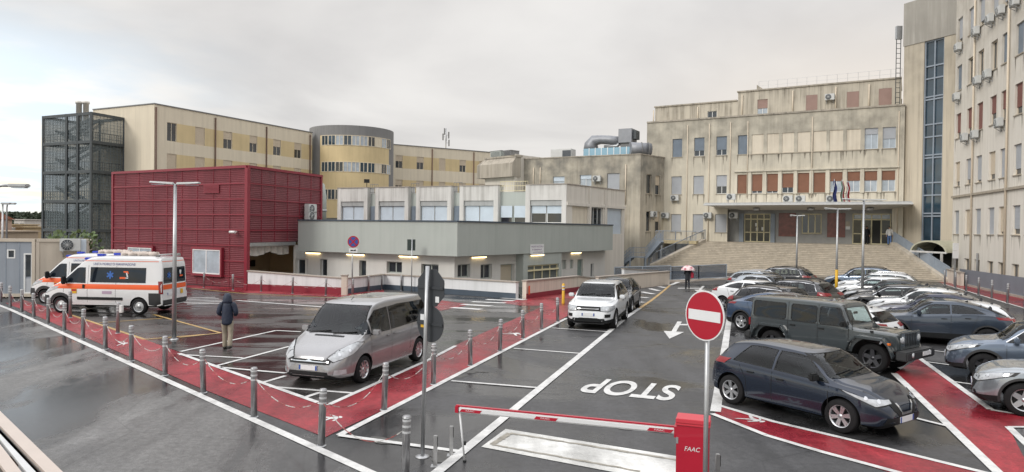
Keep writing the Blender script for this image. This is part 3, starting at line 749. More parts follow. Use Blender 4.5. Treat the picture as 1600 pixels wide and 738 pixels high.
opl=[LF.rect(604,409,628,427),LF.rect(658,413,685,432),(LF.uz(561,420)[0],LF.uz(572,420)[0],zg(-8,46),LF.uz(566,407)[1]),LF.rect(462,404,481,430),LF.rect(500,405,511,432)]
opr=[RF.rect(715,413,735,434),RF.rect(751,413,769,436)]
ud0=RF.uz(782,430)[0]; ud1=RF.uz(804,430)[0]; zf=zg(0,46)
opr.append((ud0,ud1,zf,RF.uz(790,413)[1]))
for r in ((868,406.5,874.5,421),(878.5,406.5,885,421),(890.5,406,896,420)): opr.append(RF.rect(*r))
o1=RF.rect(902,405.5,911,440); opr.append((o1[0],o1[1],zg(5,55),o1[3]))
o2=RF.rect(923,412,927.5,436); opr.append((o2[0],o2[1],zg(6,57)+.3,o2[3]))
mb=MB(); wall(mb,LF,0,LF.L,zl,ZDb,opl,.3); wall(mb,RF,0,RF.L,zl,ZDb,opr,.3)
shell(mb,[RF.B,RF.B-RF.n*5,LF.A+(D2-D1)*.6,LF.A],zl,ZDb)
mb.build('wall',M['offwhite'],b,recalc=False)
for o in opl[:2]: window(LF,o,b,'glass',.28,'sage_l','glass',mull=1,fr=.07)
for o in opr[:2]: window(RF,o,b,'glass',.28,'sage_l','glass',mull=1,fr=.07)
window(LF,opl[2],b,'glass',.28,'sage_l','glass',mull=0,fr=.06,name='door'); window(LF,opl[3],b,'glass',.28,'plastic_white','glass',mull=0,fr=.12); window(LF,opl[4],b,'glass',.28,'plastic_white','glass',mull=0,fr=.06)
M['doorcream']=mk('cream_door_leaf',(.50,.44,.34),.6,var=.05)
window(RF,opr[2],b,'glass',.29,'sage_l','doorcream',mull=0,fr=.08,name='door')
for o in opr[3:6]: window(RF,o,b,'glass',.2,'sage_l','sage_l',mull=0,fr=.05)
M['greenglass']=mk('green_door',(.20,.26,.24),.3)
window(RF,opr[6],b,'glass',.2,'sage_l','greenglass',mull=0,fr=.05,name='door'); window(RF,opr[7],b,'glass',.2,'plastic_white','glass',mull=0,fr=.03,name='door')
# glazed entrance lobby
ub0=RF.uz(806,430)[0]; ub1=RF.uz(866,430)[0]; BX=RF.sub(.66)
od=(RF.uz(813,430)[0],RF.uz(862,430)[0],zg(2,47),RF.uz(838,413)[1])
mb=MB(); wall(mb,BX,ub0,ub1,zl,ZDb-.01,[od],.25)
for u in (ub0,ub1): mb.face([BX.P(u,zl),BX.P(u,zl,-.66),BX.P(u,ZDb-.01,-.66),BX.P(u,ZDb-.01)])
mb.build('lobby_wall',M['sage_l'],b,recalc=False)
M['lobbyglass']=mk('lobby_glass',(.13,.14,.13),.08,var=.3,scale=1.2)
window(BX,od,b,'glass',.2,'doorframe','lobbyglass',mull=3,fr=.1,name='sliding_door')
mb=MB(); fbox(mb,BX,od[0],od[1],od[3]-.45,od[3]-.33,-.12,-.02); mb.build('transom',M['doorframe'],b)
# tube lights under the fascia
LP=[(LF,416,440,399.5),(LF,541,569,400.3),(LF,623,652,403.6),(RF,738,760,404.2),(BX,830,850,402),(RF,893,908,399.5)]
for F,x0,x1,y in LP:
    u0,z=F.uz(x0,y,.08); u1=F.uz(x1,y,.08)[0]
    if F is LF and u0<0: u0,u1=.1,1.5
    z=ZDb-.16
    p=F.P((u0+u1)/2,z,.1); t=thing('tube_light','lit tube light under the grey green fascia, '+['beside the crimson cube','behind the no stopping sign','behind the back of the square sign','at the building corner','above the sliding doors','above the three slit windows'][LP.index((F,x0,x1,y))],'light',p,'tube lights under the fascia')
    mb=MB(); fbox(mb,F,u0-.04,u1+.04,z+.03,z+.08,.01,.16); mb.build('housing',M['plastic_white'],t)
    mb=MB(); fbox(mb,F,u0+.04,u1-.04,z-.035,z+.028,.04,.12); mb.build('tube',M['lamp_on'],t)
# entrance sign
o=FDR.rect(829,382,850,397,d=.05); t=thing('entrance_sign','white entrance sign with purple lettering above the sliding doors','sign',FDR.P((o[0]+o[1])/2,o[2],.03))
mb=MB(); fbox(mb,FDR,o[0],o[1],o[2],o[3],.01,.05); mb.build('board',M['white'],t)
M['purple']=mk('purple_ink',(.16,.07,.22),.5,var=0)
ux=lambda a,z: FDR.P(o[0]+(o[1]-o[0])*a,o[2]+(o[3]-o[2])*z,.056)
for s_,(a0,a1,z0,z1) in (('PRONTO SOCCORSO',(.06,.94,.68,.86)),('E GENERALE',(.12,.82,.38,.54)),('ACCETTAZIONE',(.2,.88,.12,.24))):
    flat_text('lettering',s_,ux(a0,z0),ux(a1,z0)-ux(a0,z0),ux(a0,z1)-ux(a0,z0),M['purple'],t)
# =============================================================== low parapet walls
def lowwall(label,pts,tops,mat,band=None,bandh=.3,name='parapet_wall',th=.25,cop='coping'):
    """pts: base pixels, tops: top pixels (same x)"""
    B=[G(*p).xy for p in pts]
    t=bldg(name,label,'wall',B[0])
    hs=[AT(q[0],q[1],b.y).z for q,b in zip(tops,B)]
    w=MB();c=MB();bd=MB()
    for i in range(len(B)-1):
        F=FR(B[i],B[i+1]); z0a,z0b=zg(*B[i])-.2,zg(*B[i+1])-.2
        e=F.L
        def hx(mb,u0,u1,za,zb_,ta,tb,d0,d1):
            mb.hexa([F.P(u0,za,d0),F.P(u1,zb_,d0),F.P(u1,zb_,d1),F.P(u0,za,d1),F.P(u0,ta,d0),F.P(u1,tb,d0),F.P(u1,tb,d1),F.P(u0,ta,d1)])
        hx(w,0,e,z0a,z0b,hs[i],hs[i+1],-th,0); hx(c,-.04,e+.04,hs[i]+.002,hs[i+1]+.002,hs[i]+.07,hs[i+1]+.07,-th-.05,.06)
        if band: hx(bd,.0,e-.01,z0a,z0b,z0a+.2+bandh,z0b+.2+bandh,.003,.02)
    w.build('wall',M[mat],t); c.build('coping',M[cop],t)
    if band: bd.build('base_band',M[band],t)
    return t
lowwall('white parapet wall with red painted foot beside the crimson cube',[(387,454),(536,460.5)],[(387,424.5),(536,436)],'parapet_w','crimson',.42)
lowwall('white parapet wall with dark blue foot below the lit windows',[(541,460),(601,452.3),(806,467.5)],[(541,436),(601,430),(806,442)],'parapet_w','navy_band',.33)
lowwall('cream parapet wall with red foot behind the white off roader',[(822,467.5),(905,455),(935,452)],[(822,440),(905,432.5),(935,437)],'cream_wall','crimson',.3)
lowwall('cream parapet wall of the ramp beside the white hatching',[(935,456),(1046,445)],[(935,434),(1046,425)],'cream_wall')
lowwall('pale inner ramp wall behind the cream parapet',[(975,446),(1047,437)],[(975,421),(1047,424.5)],'parapet_w')
p=G(539,461); t=thing('wall_pier','short cream pier where the two white parapet walls meet','pier',p)
mb=MB(); mb.box(p+V((0,-.1,.55)),(.32,.34,1.2)); mb.build('pier_shaft',M['cream_wall'],t); mb=MB(); mb.box(p+V((0,-.1,1.18)),(.4,.42,.06)); mb.build('pier_cap',M['coping'],t)
mb=MB(); q=G(824,467.5); F=FR(q.xy,G(905,455).xy); fbox(mb,F,.1,.28,q.z+.25,q.z+.75,.022,.03); t=mb.build('marker_strip',M['yel'] if 'yel' in M else mk('orange_marker',(.75,.10,.03),.4,var=0)); tag(t,'upright orange reflector strip on the end of the cream wall','reflector')
# handrail at the steps
p0=G(793,463); p1=G(812,467); t=thing('stair_handrail','dark handrail by the steps at the end of the white parapet','handrail',p0)
mb=MB()
for h in (.9,.55,.25): mb.bar(p0+V((0,.4,h)),p1+V((0,.4,h-.75 if h>.8 else h-.6)),.05)
mb.build('rails',M['black'],t); mb=MB(); mb.bar(p0+V((.15,.4,0)),p0+V((.15,.4,.9)),.05); mb.bar(p1+V((0,.4,-.1)),p1+V((0,.4,.2)),.05); mb.build('posts',M['black'],t)

# =============================================================== white upper building behind
E0_=cor(527,66.7); E1_=cor(885,56.2); E2_=cor(976,65.2)
FEL=FR(E0_,E1_); FER=FR(E1_,E2_); ZE=AT(885,288,56.2).z
b=bldg('day_clinic','white concrete clinic with framed bays and pale shutters behind the grey green building','building',E1_)
zs0=-1.5
mb=MB()
rec=FEL.sub(-.5)
zr=FEL.uz(600,323)[1]
bays=[(527,574),(586,638),(650,705),(718,778),(821,885)]
def zat(x,y): return FEL.uz(x,y)[1]
zwb=ZE-3.2; zwt=ZE-1.75; zpan=ZE-1.30
ow=[];
cols2=[]
for x0,x1 in bays:
    u0=max(0,FEL.uz(x0,310)[0]); u1=min(FEL.L,FEL.uz(x1,310)[0]); cols2.append((u0,u1))
wall(mb,rec,0,FEL.L,zs0,ZE-.55)
shell(mb,[E2_,E2_-FER.n*14,E0_-FEL.n*12,E0_-FEL.n*.5],zs0,ZE-.56)
roofcap(mb,[E0_-FEL.n*.5,E1_-FEL.n*.5-FER.n*.3,E2_-FER.n*.3,E2_-FER.n*14,E0_-FEL.n*12],ZE-.58)
mb.build('rear_wall',M['sage_l'],b,recalc=False)
for u0,u1 in cols2:
    mb=MB()
    pw=.42
    fbox(mb,FEL,u0,u0+pw,zs0,ZE,-1.1,0); fbox(mb,FEL,u1-pw,u1,zs0,ZE,-1.1,0)
    fbox(mb,FEL,u0+pw,u1-pw,zpan,ZE-.002,-1.05,-.03); fbox(mb,FEL,u0+pw,u1-pw,zs0,zwb-.02,-1.05,-.05)
    by=mb.build('bay_frame',M['oldw'],b)
    mb=MB(); fbox(mb,FEL,u0+pw,u1-pw,zwt,zpan-.01,-.8,-.12); mb.build('shutter_box',mk('shutter_box_grey',(.36,.37,.37),.7,streak=.4) if 'sbox' not in M else M['sbox'],by)
    um=(u0+u1)/2
    last=(u0,u1)==cols2[-1]
    for a,c in ((u0+pw,um),(um,u1-pw)):
        window(FEL,(a+.03,c-.03,zwb,zwt-.01),b,'half' if last else 'shutter',.35,'plastic_white','glass',shut='sh_white',mull=0,sf=.5 if not last else .45)
    mb=MB(); fbox(mb,FEL,u0-.05,u1+.05,ZE+.002,ZE+.07,-1.15,.05); mb.build('coping',M['coping'],by)
ga=[(cols2[i][1],cols2[i+1][0]) for i in range(4)]
for u0,u1 in ga:
    k=max(1,round((u1-u0)/1.6))
    for j in range(k):
        a=u0+(u1-u0)*j/k+.08; c=u0+(u1-u0)*(j+1)/k-.08
        window(rec,(a,c,zwb,zwt),b,'third' if u1-u0>2.5 else 'shutter',-.05,'sage_l','glass',shut='sh_white' if u1-u0>2.5 else 'sh_blue',mull=0)
    mb=MB(); r2=FEL.sub(-.45)
    for h in (.0,.42,.8): mb.bar(r2.P(u0,ZE-.45+h),r2.P(u1,ZE-.45+h),.045)
    n=int((u1-u0)/.22)
    for j in range(n+1): u=u0+(u1-u0)*j/max(n,1); mb.bar(r2.P(u,ZE-.5),r2.P(u,ZE+.35),.028)
    mb.build('roof_railing',M['grey_dk'] if u1-u0<2.5 else M['doorframe'],b)
ser=[(894,919,325,358,'p'),(923,942,325,360,'s'),(949,972,328,362,'s')]
opr=[]
for x0,x1,y0,y1,k in ser:
    u0=FER.uz(x0,340)[0]; u1=FER.uz(x1,340)[0]; opr.append((u0,u1,zwb-.9,zwt,k))
mb=MB(); wall(mb,FER,.01,FER.L,zs0,ZE-.55,opr,.25); wall(mb,FER,.01,FER.L,ZE-.55,ZE,()); mb.build('side_wall',M['plaster_w'],b,recalc=False)
for o in opr:
    if o[4]=='p':
        mb=MB(); q=FER.sub(-.12); mb.face([q.P(o[0],o[2]),q.P(o[1],o[2]),q.P(o[1],o[3]),q.P(o[0],o[3])]); mb.build('infill_panel',M['infill'],b,recalc=False)
    else: window(FER,o,b,'glass' if o is opr[1] else 'shutter',.22,'plastic_white','glass',shut='sh_white',mull=2 if o is opr[1] else 0)
mb=MB(); 
for x in (921,945): u=FER.uz(x,320)[0]; fbox(mb,FER,u-.14,u+.14,zs0,ZE-.1,.0,.14)
fbox(mb,FER,.01,FER.L,zwt+.02,zwt+.28,.005,.1); mb.build('side_pilaster',M['plaster_w'],b)
mb=MB(); fbox(mb,FER,.06,FER.L,ZE+.004,ZE+.07,-.2,.07); mb.build('side_coping',M['coping'],b)
# floodlight etc on roof
for x,l in ((570,'small floodlight on the left end of the white clinic roof'),):
    p=FEL.P(FEL.uz(x,290)[0],ZE+.07,-.3); t=thing('floodlight',l,'light',p)
    mb=MB(); mb.bar(p,p+V((0,0,.5)),.05); mb.build('bracket',M['black'],t); mb=MB(); mb.box(p+V((0,0,.6)),(.5,.2,.35)); mb.build('lamp_head',M['black'],t)

# =============================================================== old grey building with roof plant
K0=cor(817,76.4); K1=cor(1000,70); K2=cor(1037,73.2)
FKL=FR(K0,K1); FKR=FR(K1,K2); ZK=AT(1000,241.5,70).z
b=bldg('old_wing','stained tan concrete wing with ventilation plant on its roof','building',K1)
def zofl(F,x,y0,y1): return F.uz(x,y1)[1],F.uz(x,y0)[1]
opL=[FKL.rect(864,276,882,291),FKL.rect(906,273.5,924,292),FKL.rect(948.5,271,968,299)]
opR=[FKR.rect(1010,272.5,1018,303),FKR.rect(1024,275,1031.5,304.5),FKR.rect(1009.5,330.5,1016.5,362),FKR.rect(1023.5,331,1031,362)]
mb=MB(); wall(mb,FKL,0,FKL.L,-2,ZK,opL,.22); wall(mb,FKR,0,FKR.L,-2,ZK,opR,.22)
shell(mb,[K2,K2-FKL.n*10,K0-FKL.n*10,K0],-2,ZK); roofcap(mb,[K0,K1,K2,K2-FKL.n*10,K0-FKL.n*10],ZK-.25)
drips(mb,FKL,opL,1,4); drips(mb,FKR,opR,1,5); mb.build('wall',[M['plaster_old'],M['drip']],b,recalc=False)
window(FKL,opL[0],b,'half',.2,'plastic_white','curtain',shut='sh_white',mull=0,sill='sill'); window(FKL,opL[1],b,'half',.2,'plastic_white','curtain',shut='sh_white',sf=.35,sill='sill'); window(FKL,opL[2],b,'shutter',.2,'plastic_white','glass',shut='sh_grey',sill='sill')
for o,k in zip(opR,('glass','half','glass','half')): window(FKR,o,b,k,.2,'sh_cream','glass',shut='sh_cream',mull=0,sill='sill')
mb=MB(); fbox(mb,FKL,0,FKL.L,ZK,ZK+.1,-.25,.07); fbox(mb,FKR,.07,FKR.L,ZK,ZK+.1,-.25,.07); mb.build('coping',M['concrete'],b)
for x in (834,844.5,978): pipe(FKL,FKL.uz(x,280)[0],6.5 if x>900 else 8,ZK-1,b,'sh_cream',.06,.08)
# bracketed concrete box at its left end
H0=cor(748,79); H1=cor(803,74.8); H2=cor(820,76.6)
FH=FR(H0,H1); FH2=FR(H1,H2); zh1=FH.uz(790,246)[1]; zh0=FH.uz(790,277)[1]; zm=FH.uz(790,256)[1]
b2=bldg('stairwell_house','stained concrete stair head with sloping hood left of the tan wing','building',H1)
mb=MB(); 
P=lambda u,z,d=0: FH.P(u,z,d)
mb.hexa([P(0,zh0,-1),P(FH.L,zh0,-1),P(FH.L,zh0,.35),P(0,zh0,.35),P(0,zm,-1),P(FH.L,zm,-1),P(FH.L,zm,.35),P(0,zm,.35)])
mb.hexa([P(0,zm+.003,-1),P(FH.L,zm+.003,-1),P(FH.L,zm+.003,.35),P(0,zm+.003,.35),P(.7,zh1,-1),P(FH.L,zh1,-1),P(FH.L,zh1,-.3),P(.7,zh1,-.3)])
mb.build('hood',M['concrete'],b2)
mb=MB(); wall(mb,FH.sub(-.3),.7,FH.L,-2,zh0); shell(mb,[H1-FH.n*.02,H2,H2-FH.n*5,H0-FH.n*5,H0-FH.n*1.0],-2,zh1+.3,skip=(4,)); roofcap(mb,[H1,H2,H2-FH.n*5,H0-FH.n*5,H0-FH.n*1],zh1+.2)
mb.build('wall',M['plaster_w'],b2,recalc=False)
mb=MB(); fbox(mb,FH,.6,FH.L+.1,zh1+.005,zh1+.2,-1.2,-.2); mb.build('roof_slab',M['concrete'],b2)
for (x0,x1,y0,y1,lab,mt) in ((769,793,235,246,'pale box unit on the stair head roof','sage_l'),(792,807,236,246,'dark louvred cooler on the stair head roof','grey_dk')):
    p=FH.P(FH.uz((x0+x1)/2,240,-2)[0],zh1+.22,-2); w_=(x1-x0)*78/FPX; h_=(y1-y0)*78/FPX
    t=thing('roof_unit',lab,'air unit',p); mb=MB(); mb.box(p+V((0,0,h_/2)),(w_,1.4,h_),FH.ax()); mb.build('casing',M[mt],t,bevel=.02)
    mb=MB(); 
    for k in range(5): mb.box(p+FH.ax()[1]*.71+V((0,0,h_*(k+.7)/6)),(w_*.85,.02,.05),FH.ax())
    mb.build('louvre',M['acgrille'],t)
    mb=MB(); mb.box(p+V((0,0,h_+.02)),(w_+.1,1.5,.05),FH.ax()); mb.build('lid',M['steelgrey'],t)
# rooftop plant
def onroof(F,x,y,d,z): return F.P(F.uz(x,y,d)[0],z,d)
p=onroof(FKL,880,238,-2,ZK); t=thing('roof_unit','white chiller unit on the tan wing roof left of the duct','air unit',p); ax=FKL.ax()
h_=FKL.uz(880,234,-2)[1]-ZK
mb=MB(); mb.box(p+V((0,0,h_/2+.1)),(2.5,1.3,h_-.2),ax); mb.build('casing',M['acwhite'],t,bevel=.03)
mb=MB(); mb.box(p+ax[0]*.7+ax[1]*.66+V((0,0,h_/2)),(1.0,.03,h_*.7),ax); mb.build('coil_grille',M['acgrille'],t)
mb=MB()
for s_ in (-1,1): mb.box(p+ax[0]*s_+V((0,0,.05)),(.1,1.2,.1),ax)
mb.build('feet',M['steelgrey'],t)
dgl=-1.0; u0,z0=FKL.uz(911,243,dgl); u1,z1=FKL.uz(989,231,dgl)
p=FKL.P(u0,ZK,dgl); t=thing('plant_screen','low pale blue panel screen along the tan wing roof edge','screen',p)
zt_=FKL.uz(950,231,dgl)[1]
for k in range(8):
    a=u0+(u1-u0)*k/8; c=u0+(u1-u0)*(k+1)/8; mb=MB(); fbox(mb,FKL,a+.04,c-.04,ZK-.2,zt_,dgl-.05,dgl); mb.build('panel',M['bluegl'],t)
    mb=MB(); fbox(mb,FKL,c-.04,c+.04,ZK-.2,zt_+.05,dgl-.06,dgl+.02); mb.build('post',M['white'],t)
# steel box with ducts
dd=-2.6; a0,_=FKL.uz(966,215,dd); a1,_=FKL.uz(987,215,dd); zA=FKL.uz(976,223,dd)[1]; zB=FKL.uz(976,201,dd)[1]
p=FKL.P((a0+a1)/2,ZK,dd); t=thing('air_handler','square zinc air handling box with ducts on the tan wing roof','air handler',p)
mb=MB(); fbox(mb,FKL,a0,a1,zA,zB,dd-1.8,dd); mb.build('casing',M['zinc'],t,bevel=.03)
mb=MB(); fbox(mb,FKL,a0+.2,a1+.5,ZK-.2,zA-.01,dd-1.8,dd-.2); mb.build('base_unit',M['grey_dk'],t)
mb=MB(); fbox(mb,FKL,a1+.01,a1+.4,zA+.4,zB-.2,dd-1.5,dd-.3); mb.build('louvre_box',M['towersteel'],t)
mb=MB(); pts=[FKL.P(FKL.uz(x,y,dd)[0],FKL.uz(x,y,dd)[1],dd-.6) for x,y in ((920,236),(921,226),(926,218.5),(936,217.5),(950,218),(967,220))]
mb.tube(pts,[.85,.8,.62,.5,.5,.5],12); mb.build('duct',M['zinc'],t)
mb=MB(); pts=[FKL.P(FKL.uz(x,y,dd)[0],FKL.uz(x,y,dd)[1],dd-.3) for x,y in ((943,229),(963,228),(966,224))]; mb.tube(pts,.2,10); mb.build('lagged_pipe',M['steelgrey'],t)
p=FKL.P(FKL.uz(1002,234,-1.5)[0],ZK,-1.5); t=thing('round_duct','dark round zinc duct lying at the corner of the tan wing roof','duct',p)
mb=MB(); mb.tube([p+V((-1.2,0,.75)),p+V((1.0,.3,.7))],.7,16); mb.build('duct_body',M['zinc'],t); mb=MB()
for k in (-.9,0,.7): mb.tube([p+V((k,.12,.74)),p+V((k+.06,.12,.74))],.74,16)
mb.build('collar',M['grey_dk'],t)

# =============================================================== main hospital facade
N0=cor(1037,73.2); N1=cor(1411,62.0); FN=FR(N0,N1); ZN=FN.uz(1400,166)[1]
def zz(x,y,d=0): return FN.uz(x,y,d)[1]
ZP=zz(1290,381)   # entrance platform
mainb=bldg('main_hospital','beige four storey hospital front above the wide stairs','hospital building',N0)
def c6(x0,y0,x1,y1): return FN.rect(1000+x0/2.307,100+y0/2.307,1000+x1/2.307,100+y1/2.307)
RA=[(117,277,152,338),(195,271,232,335),(275,264,313,331),(353,260,390,327)]+[(403,255,445,324),(458,252,500,322),(512,247,555,320),(568,242,613,318),(625,238,672,315),(683,235,732,310),(745,232,795,307)]+[(810,228,858,303),(875,224,922,300)]
RB=[(113,405,150,474),(192,404,230,472),(275,402,313,469),(350,400,388,468),(403,398,441,466),(457,397,497,465),(512,396,553,465),(568,394,610,465),(625,392,668,464),(685,389,730,462),(747,386,793,460),(808,385,855,458),(871,383,920,457)]
RC=[(112,543,148,607),(190,542,228,606),(270,541,312,606)]
def level(rs):
    q=[c6(*r) for r in rs]; z0=sum(o[2] for o in q)/len(q); z1=sum(o[3] for o in q)/len(q); return [(o[0],o[1],z0,z1) for o in q]
oA=level(RA); oB=level(RB); oC=level(RC)
ue0=FN.uz(1000+315/2.307,350)[0]; ue1=FN.uz(1000+908/2.307,350)[0]
zcan=zz(1290,327)   # underside of canopy at wall
mb=MB(); mb2=[]
ops=oA+oB+oC
u00=FN.uz(1011,200)[0]; N00=N0+FN.t*u00
wall(mb,FN,u00,FN.L,-1.5,ZN,ops+[(ue0,ue1,ZP-.2,zcan)],.22)
NB=[N1-FN.n*10,N00-FN.n*10]
shell(mb,[N1,NB[0],NB[1],N00],-1.5,ZN,skip=(3,)); roofcap(mb,[N00,N1,NB[0],NB[1]],ZN-.1)
drips(mb,FN,oA+oB+oC,1,3); mb.build('wall',[M['plaster'],M['drip']],mainb,recalc=False)
for i,o in enumerate(oA):
    if i<4: window(FN,o,mainb,'shutter' if i in(0,3) else 'third',.2,'plastic_white','glass',shut='sh_blue',sill='sill')
    elif i<11:
        mb=MB(); q=FN.sub(-.07); mb.face([q.P(o[0],o[2]),q.P(o[1],o[2]),q.P(o[1],o[3]),q.P(o[0],o[3])]); w=mb.build('infill_panel',M['infill'],mainb,recalc=False)
    else: window(FN,o,mainb,'half',.2,'sh_white','curtain',shut='sh_grey',sf=.3 if i==11 else .55,sill='sill')
mb=MB()
for i in range(4,11): pass
fbox(mb,FN,oA[4][0]-.15,oA[10][1]+.15,oA[4][2]-.1,oA[4][2]-.003,.003,.06); mb.build('string_sill',M['sill'],mainb)
for i,o in enumerate(oB):
    if i<3: window(FN,o,mainb,'half' if i==2 else 'shutter',.2,'plastic_white','glass',shut='sh_grey',sf=.6,sill='sill')
    else:
        kind='shutter' if i in(3,7,8) else 'half'; sf={4:.88,5:.9,6:.72}.get(i,.45)
        window(FN,o,mainb,kind,.2,'plastic_white','curtain' if i>8 else 'glass',shut='sh_brown',sf=sf,sill='sill')
for o in oC: window(FN,o,mainb,'shutter',.2,'plastic_white','glass',shut='sh_grey',sill='sill')
# pilasters between the middle windows
mb=MB()
for A_ in (oB,):
    for i in range(3,12):
        u=(A_[i][1]+A_[i+1][0])/2; fbox(mb,FN,u-.16,u+.16,A_[i][2]-.1,A_[i][3]+.25,.004,.1)
fbox(mb,FN,oB[3][0]-.3,oB[12][1]+.3,oB[3][3]+.26,oB[3][3]+.38,.004,.2)
mb.build('pilaster',M['plaster'],mainb)
mb=MB(); fbox(mb,FN,u00,FN.L,ZN,ZN+.16,-.3,.1); mb.build('cornice',M['concrete'],mainb)
for x in (1074,1108,1141,1168,1268.5,1403.5): pipe(FN,FN.uz(x,260)[0],zz(1150,310) if x>1140 and x<1400 else 1,ZN-.5,mainb,'sh_cream',.045,.07)
# grey stone entrance recess
ent=FN.sub(-1.2)
doors=[]
def e6(x0,y0,x1,y1): return ent.rect(1000+x0/2.307,100+y0/2.307,1000+x1/2.307,100+y1/2.307)
d1=e6(375,543,470,643); d2=e6(765,540,905,655); wn=e6(583,540,655,612); m1=e6(500,538,562,622); m2=e6(675,538,740,625)
zd=max(d1[3],d2[3])
d1=(d1[0],d1[1],ZP,zd); d2=(d2[0],d2[1],ZP,zd)
mb=MB(); wall(mb,ent,ue0,ue1,ZP-.2,zcan,[d1,d2,wn],.15)
mb.face([FN.P(ue0,ZP-.2),FN.P(ue0,zcan),FN.P(ue0,zcan,-1.2),FN.P(ue0,ZP-.2,-1.2)]); mb.face([FN.P(ue1,ZP-.2),FN.P(ue1,zcan),FN.P(ue1,zcan,-1.2),FN.P(ue1,ZP-.2,-1.2)])
mb.face([FN.P(ue0,zcan-.002),FN.P(ue1,zcan-.002),FN.P(ue1,zcan-.002,-1.2),FN.P(ue0,zcan-.002,-1.2)])
mb.build('entrance_wall',M['greystone'],mainb,recalc=False)
for m_ in (m1,m2):
    mb=MB(); fbox(mb,ent,m_[0],m_[1],m_[2],m_[3],.005,.05); mb.build('marble_panel',M['porphyry'],mainb)
window(ent,wn,mainb,'glass',.12,'doorframe','glass',mull=2,fr=.09,sill='sill')
M['interior_warm']=mk('door_glass_dim',(.03,.032,.026),.06,var=.6,scale=1.3,spec=.4)
w=window(ent,d1,mainb,'glass',.12,'doorframe','interior_warm',mull=3,fr=.1,name='door')
mb=MB(); fbox(mb,ent,d1[0],d1[1],zd-.62,zd-.5,-.1,-.03); fbox(mb,ent,d1[0],d1[1],ZP+.95,ZP+1.05,-.1,-.03); mb.build('transom',M['doorframe'],w)
mb=MB()
for u,z in ((.42,1.6),(.66,1.2),(.45,1.15)): 
    a=d1[0]+(d1[1]-d1[0])*u; fbox(mb,ent,a,a+.22,ZP+z,ZP+z+.34,-.09,-.08)
mb.build('paper_notice',M['white'],w)
w=window(ent,d2,mainb,'glass',.12,'doorframe','interior_warm',mull=3,fr=.1,name='door')
mb=MB(); fbox(mb,ent,d2[0],d2[1],zd-.62,zd-.5,-.1,-.03); 
ud=d2[1]-d2[0]; fbox(mb,ent,d2[0],d2[0]+ud*.24,ZP+.95,ZP+1.05,-.1,-.03); fbox(mb,ent,d2[0]+ud*.76,d2[1],ZP+.95,ZP+1.05,-.1,-.03); mb.build('transom',M['doorframe'],w)
mb=MB(); q=ent.sub(-.07); mb.face([q.P(d2[0]+ud*.52,ZP+.05),q.P(d2[0]+ud*.72,ZP+.05),q.P(d2[0]+ud*.72,zd-.64),q.P(d2[0]+ud*.52,zd-.64)]); mb.build('open_doorway',M['dark_in'],w,recalc=False)
mb=MB(); fbox(mb,ent,d2[0]+ud*.05,d2[1]-.1,zd-.48,zd-.08,-.085,-.075); mb.build('bright_transom_pane',M['curtain'],w)
for u0_,u1_ in ((d1[0]-.45,d1[0]-.03),(d1[1]+.03,d1[1]+.45)):
    mb=MB(); fbox(mb,ent,u0_,u1_,ZP,zd,.003,.2); mb.build('entrance_pier',M['railgrey'],mainb)
# plaques
for (x0,y0,x1,y1,mt,lab) in ((741,568,757,586,'travertine','stone plaque between the marble panel and the right door'),(741,586,757,597,'white','white plaque under the stone plaque'),(906,572,930,590,'black','dark framed notice right of the right door')):
    o=e6(x0,y0,x1,y1); mb=MB(); fbox(mb,ent,o[0],o[1],o[2],o[3],.003,.04); t=mb.build('plaque',M[mt]); tag(t,lab,'plaque')
# canopy with swept ends
zc0_=zz(1270,327,4.0); ztp=zz(1270,317.5,4.0)
ua=FN.uz(1099,322,4.0)[0]; ub_=FN.uz(1427,318,4.0)[0]
t=thing('entrance_canopy','long pale concrete canopy with tapered ends above the hospital stairs','canopy',FN.P((ua+ub_)/2,ztp,2)); mb=MB()
K=24; top=[];bot=[]
for k in range(K+1):
    s_=k/K; u=ua+(ub_-ua)*s_; e=min(1,min(s_,1-s_)/.16)
    th=.10+.42*e**.8
    top.append((u,ztp)); bot.append((u,ztp-th))
def cring(k,d): return FN.P(top[k][0],top[k][1],d),FN.P(bot[k][0],bot[k][1],d)
for k in range(K):
    e=lambda kk: .05+ (3.95)*min(1,(min(kk/K,1-kk/K)/.10+.55))
    d1_,d2_=4.0,4.0
    a=[FN.P(top[k][0],top[k][1],.02),FN.P(top[k+1][0],top[k+1][1],.02),FN.P(top[k+1][0],top[k+1][1],d2_),FN.P(top[k][0],top[k][1],d1_)]
    mb.m=0; mb.face(a)
    mb.face([FN.P(top[k][0],ztp,d1_),FN.P(top[k+1][0],ztp,d2_),FN.P(top[k+1][0],ztp-.16,d2_),FN.P(top[k][0],ztp-.16,d1_)])
    mb.m=1; mb.face([FN.P(top[k][0],ztp-.16,d1_),FN.P(top[k+1][0],ztp-.16,d2_),FN.P(top[k+1][0],bot[k+1][1],.02),FN.P(top[k][0],bot[k][1],.02)])
for k in (0,K): 
    mb.m=0; mb.face([FN.P(top[k][0],ztp,.02),FN.P(top[k][0],ztp,4),FN.P(top[k][0],ztp-.16,4),FN.P(top[k][0],bot[k][1],.02)])
mb.build('canopy_slab',[M['canopyw'],M['soffit']],t,recalc=False)
mb=MB()
fbox(mb,FN,ua+.1,ub_-.1,ztp+.003,ztp+.1,3.7,3.95); mb.build('gutter_lip',M['steelgrey'],t)
for x in (1182,1267,1359):
    q=FN.P(FN.uz(x,328,2)[0],ztp-.5,2); mb=MB(); mb.lathe([(.28,-.12),(.34,0),(.34,.1)],14,q); mb.build('ceiling_lamp',M['steelgrey'],t)
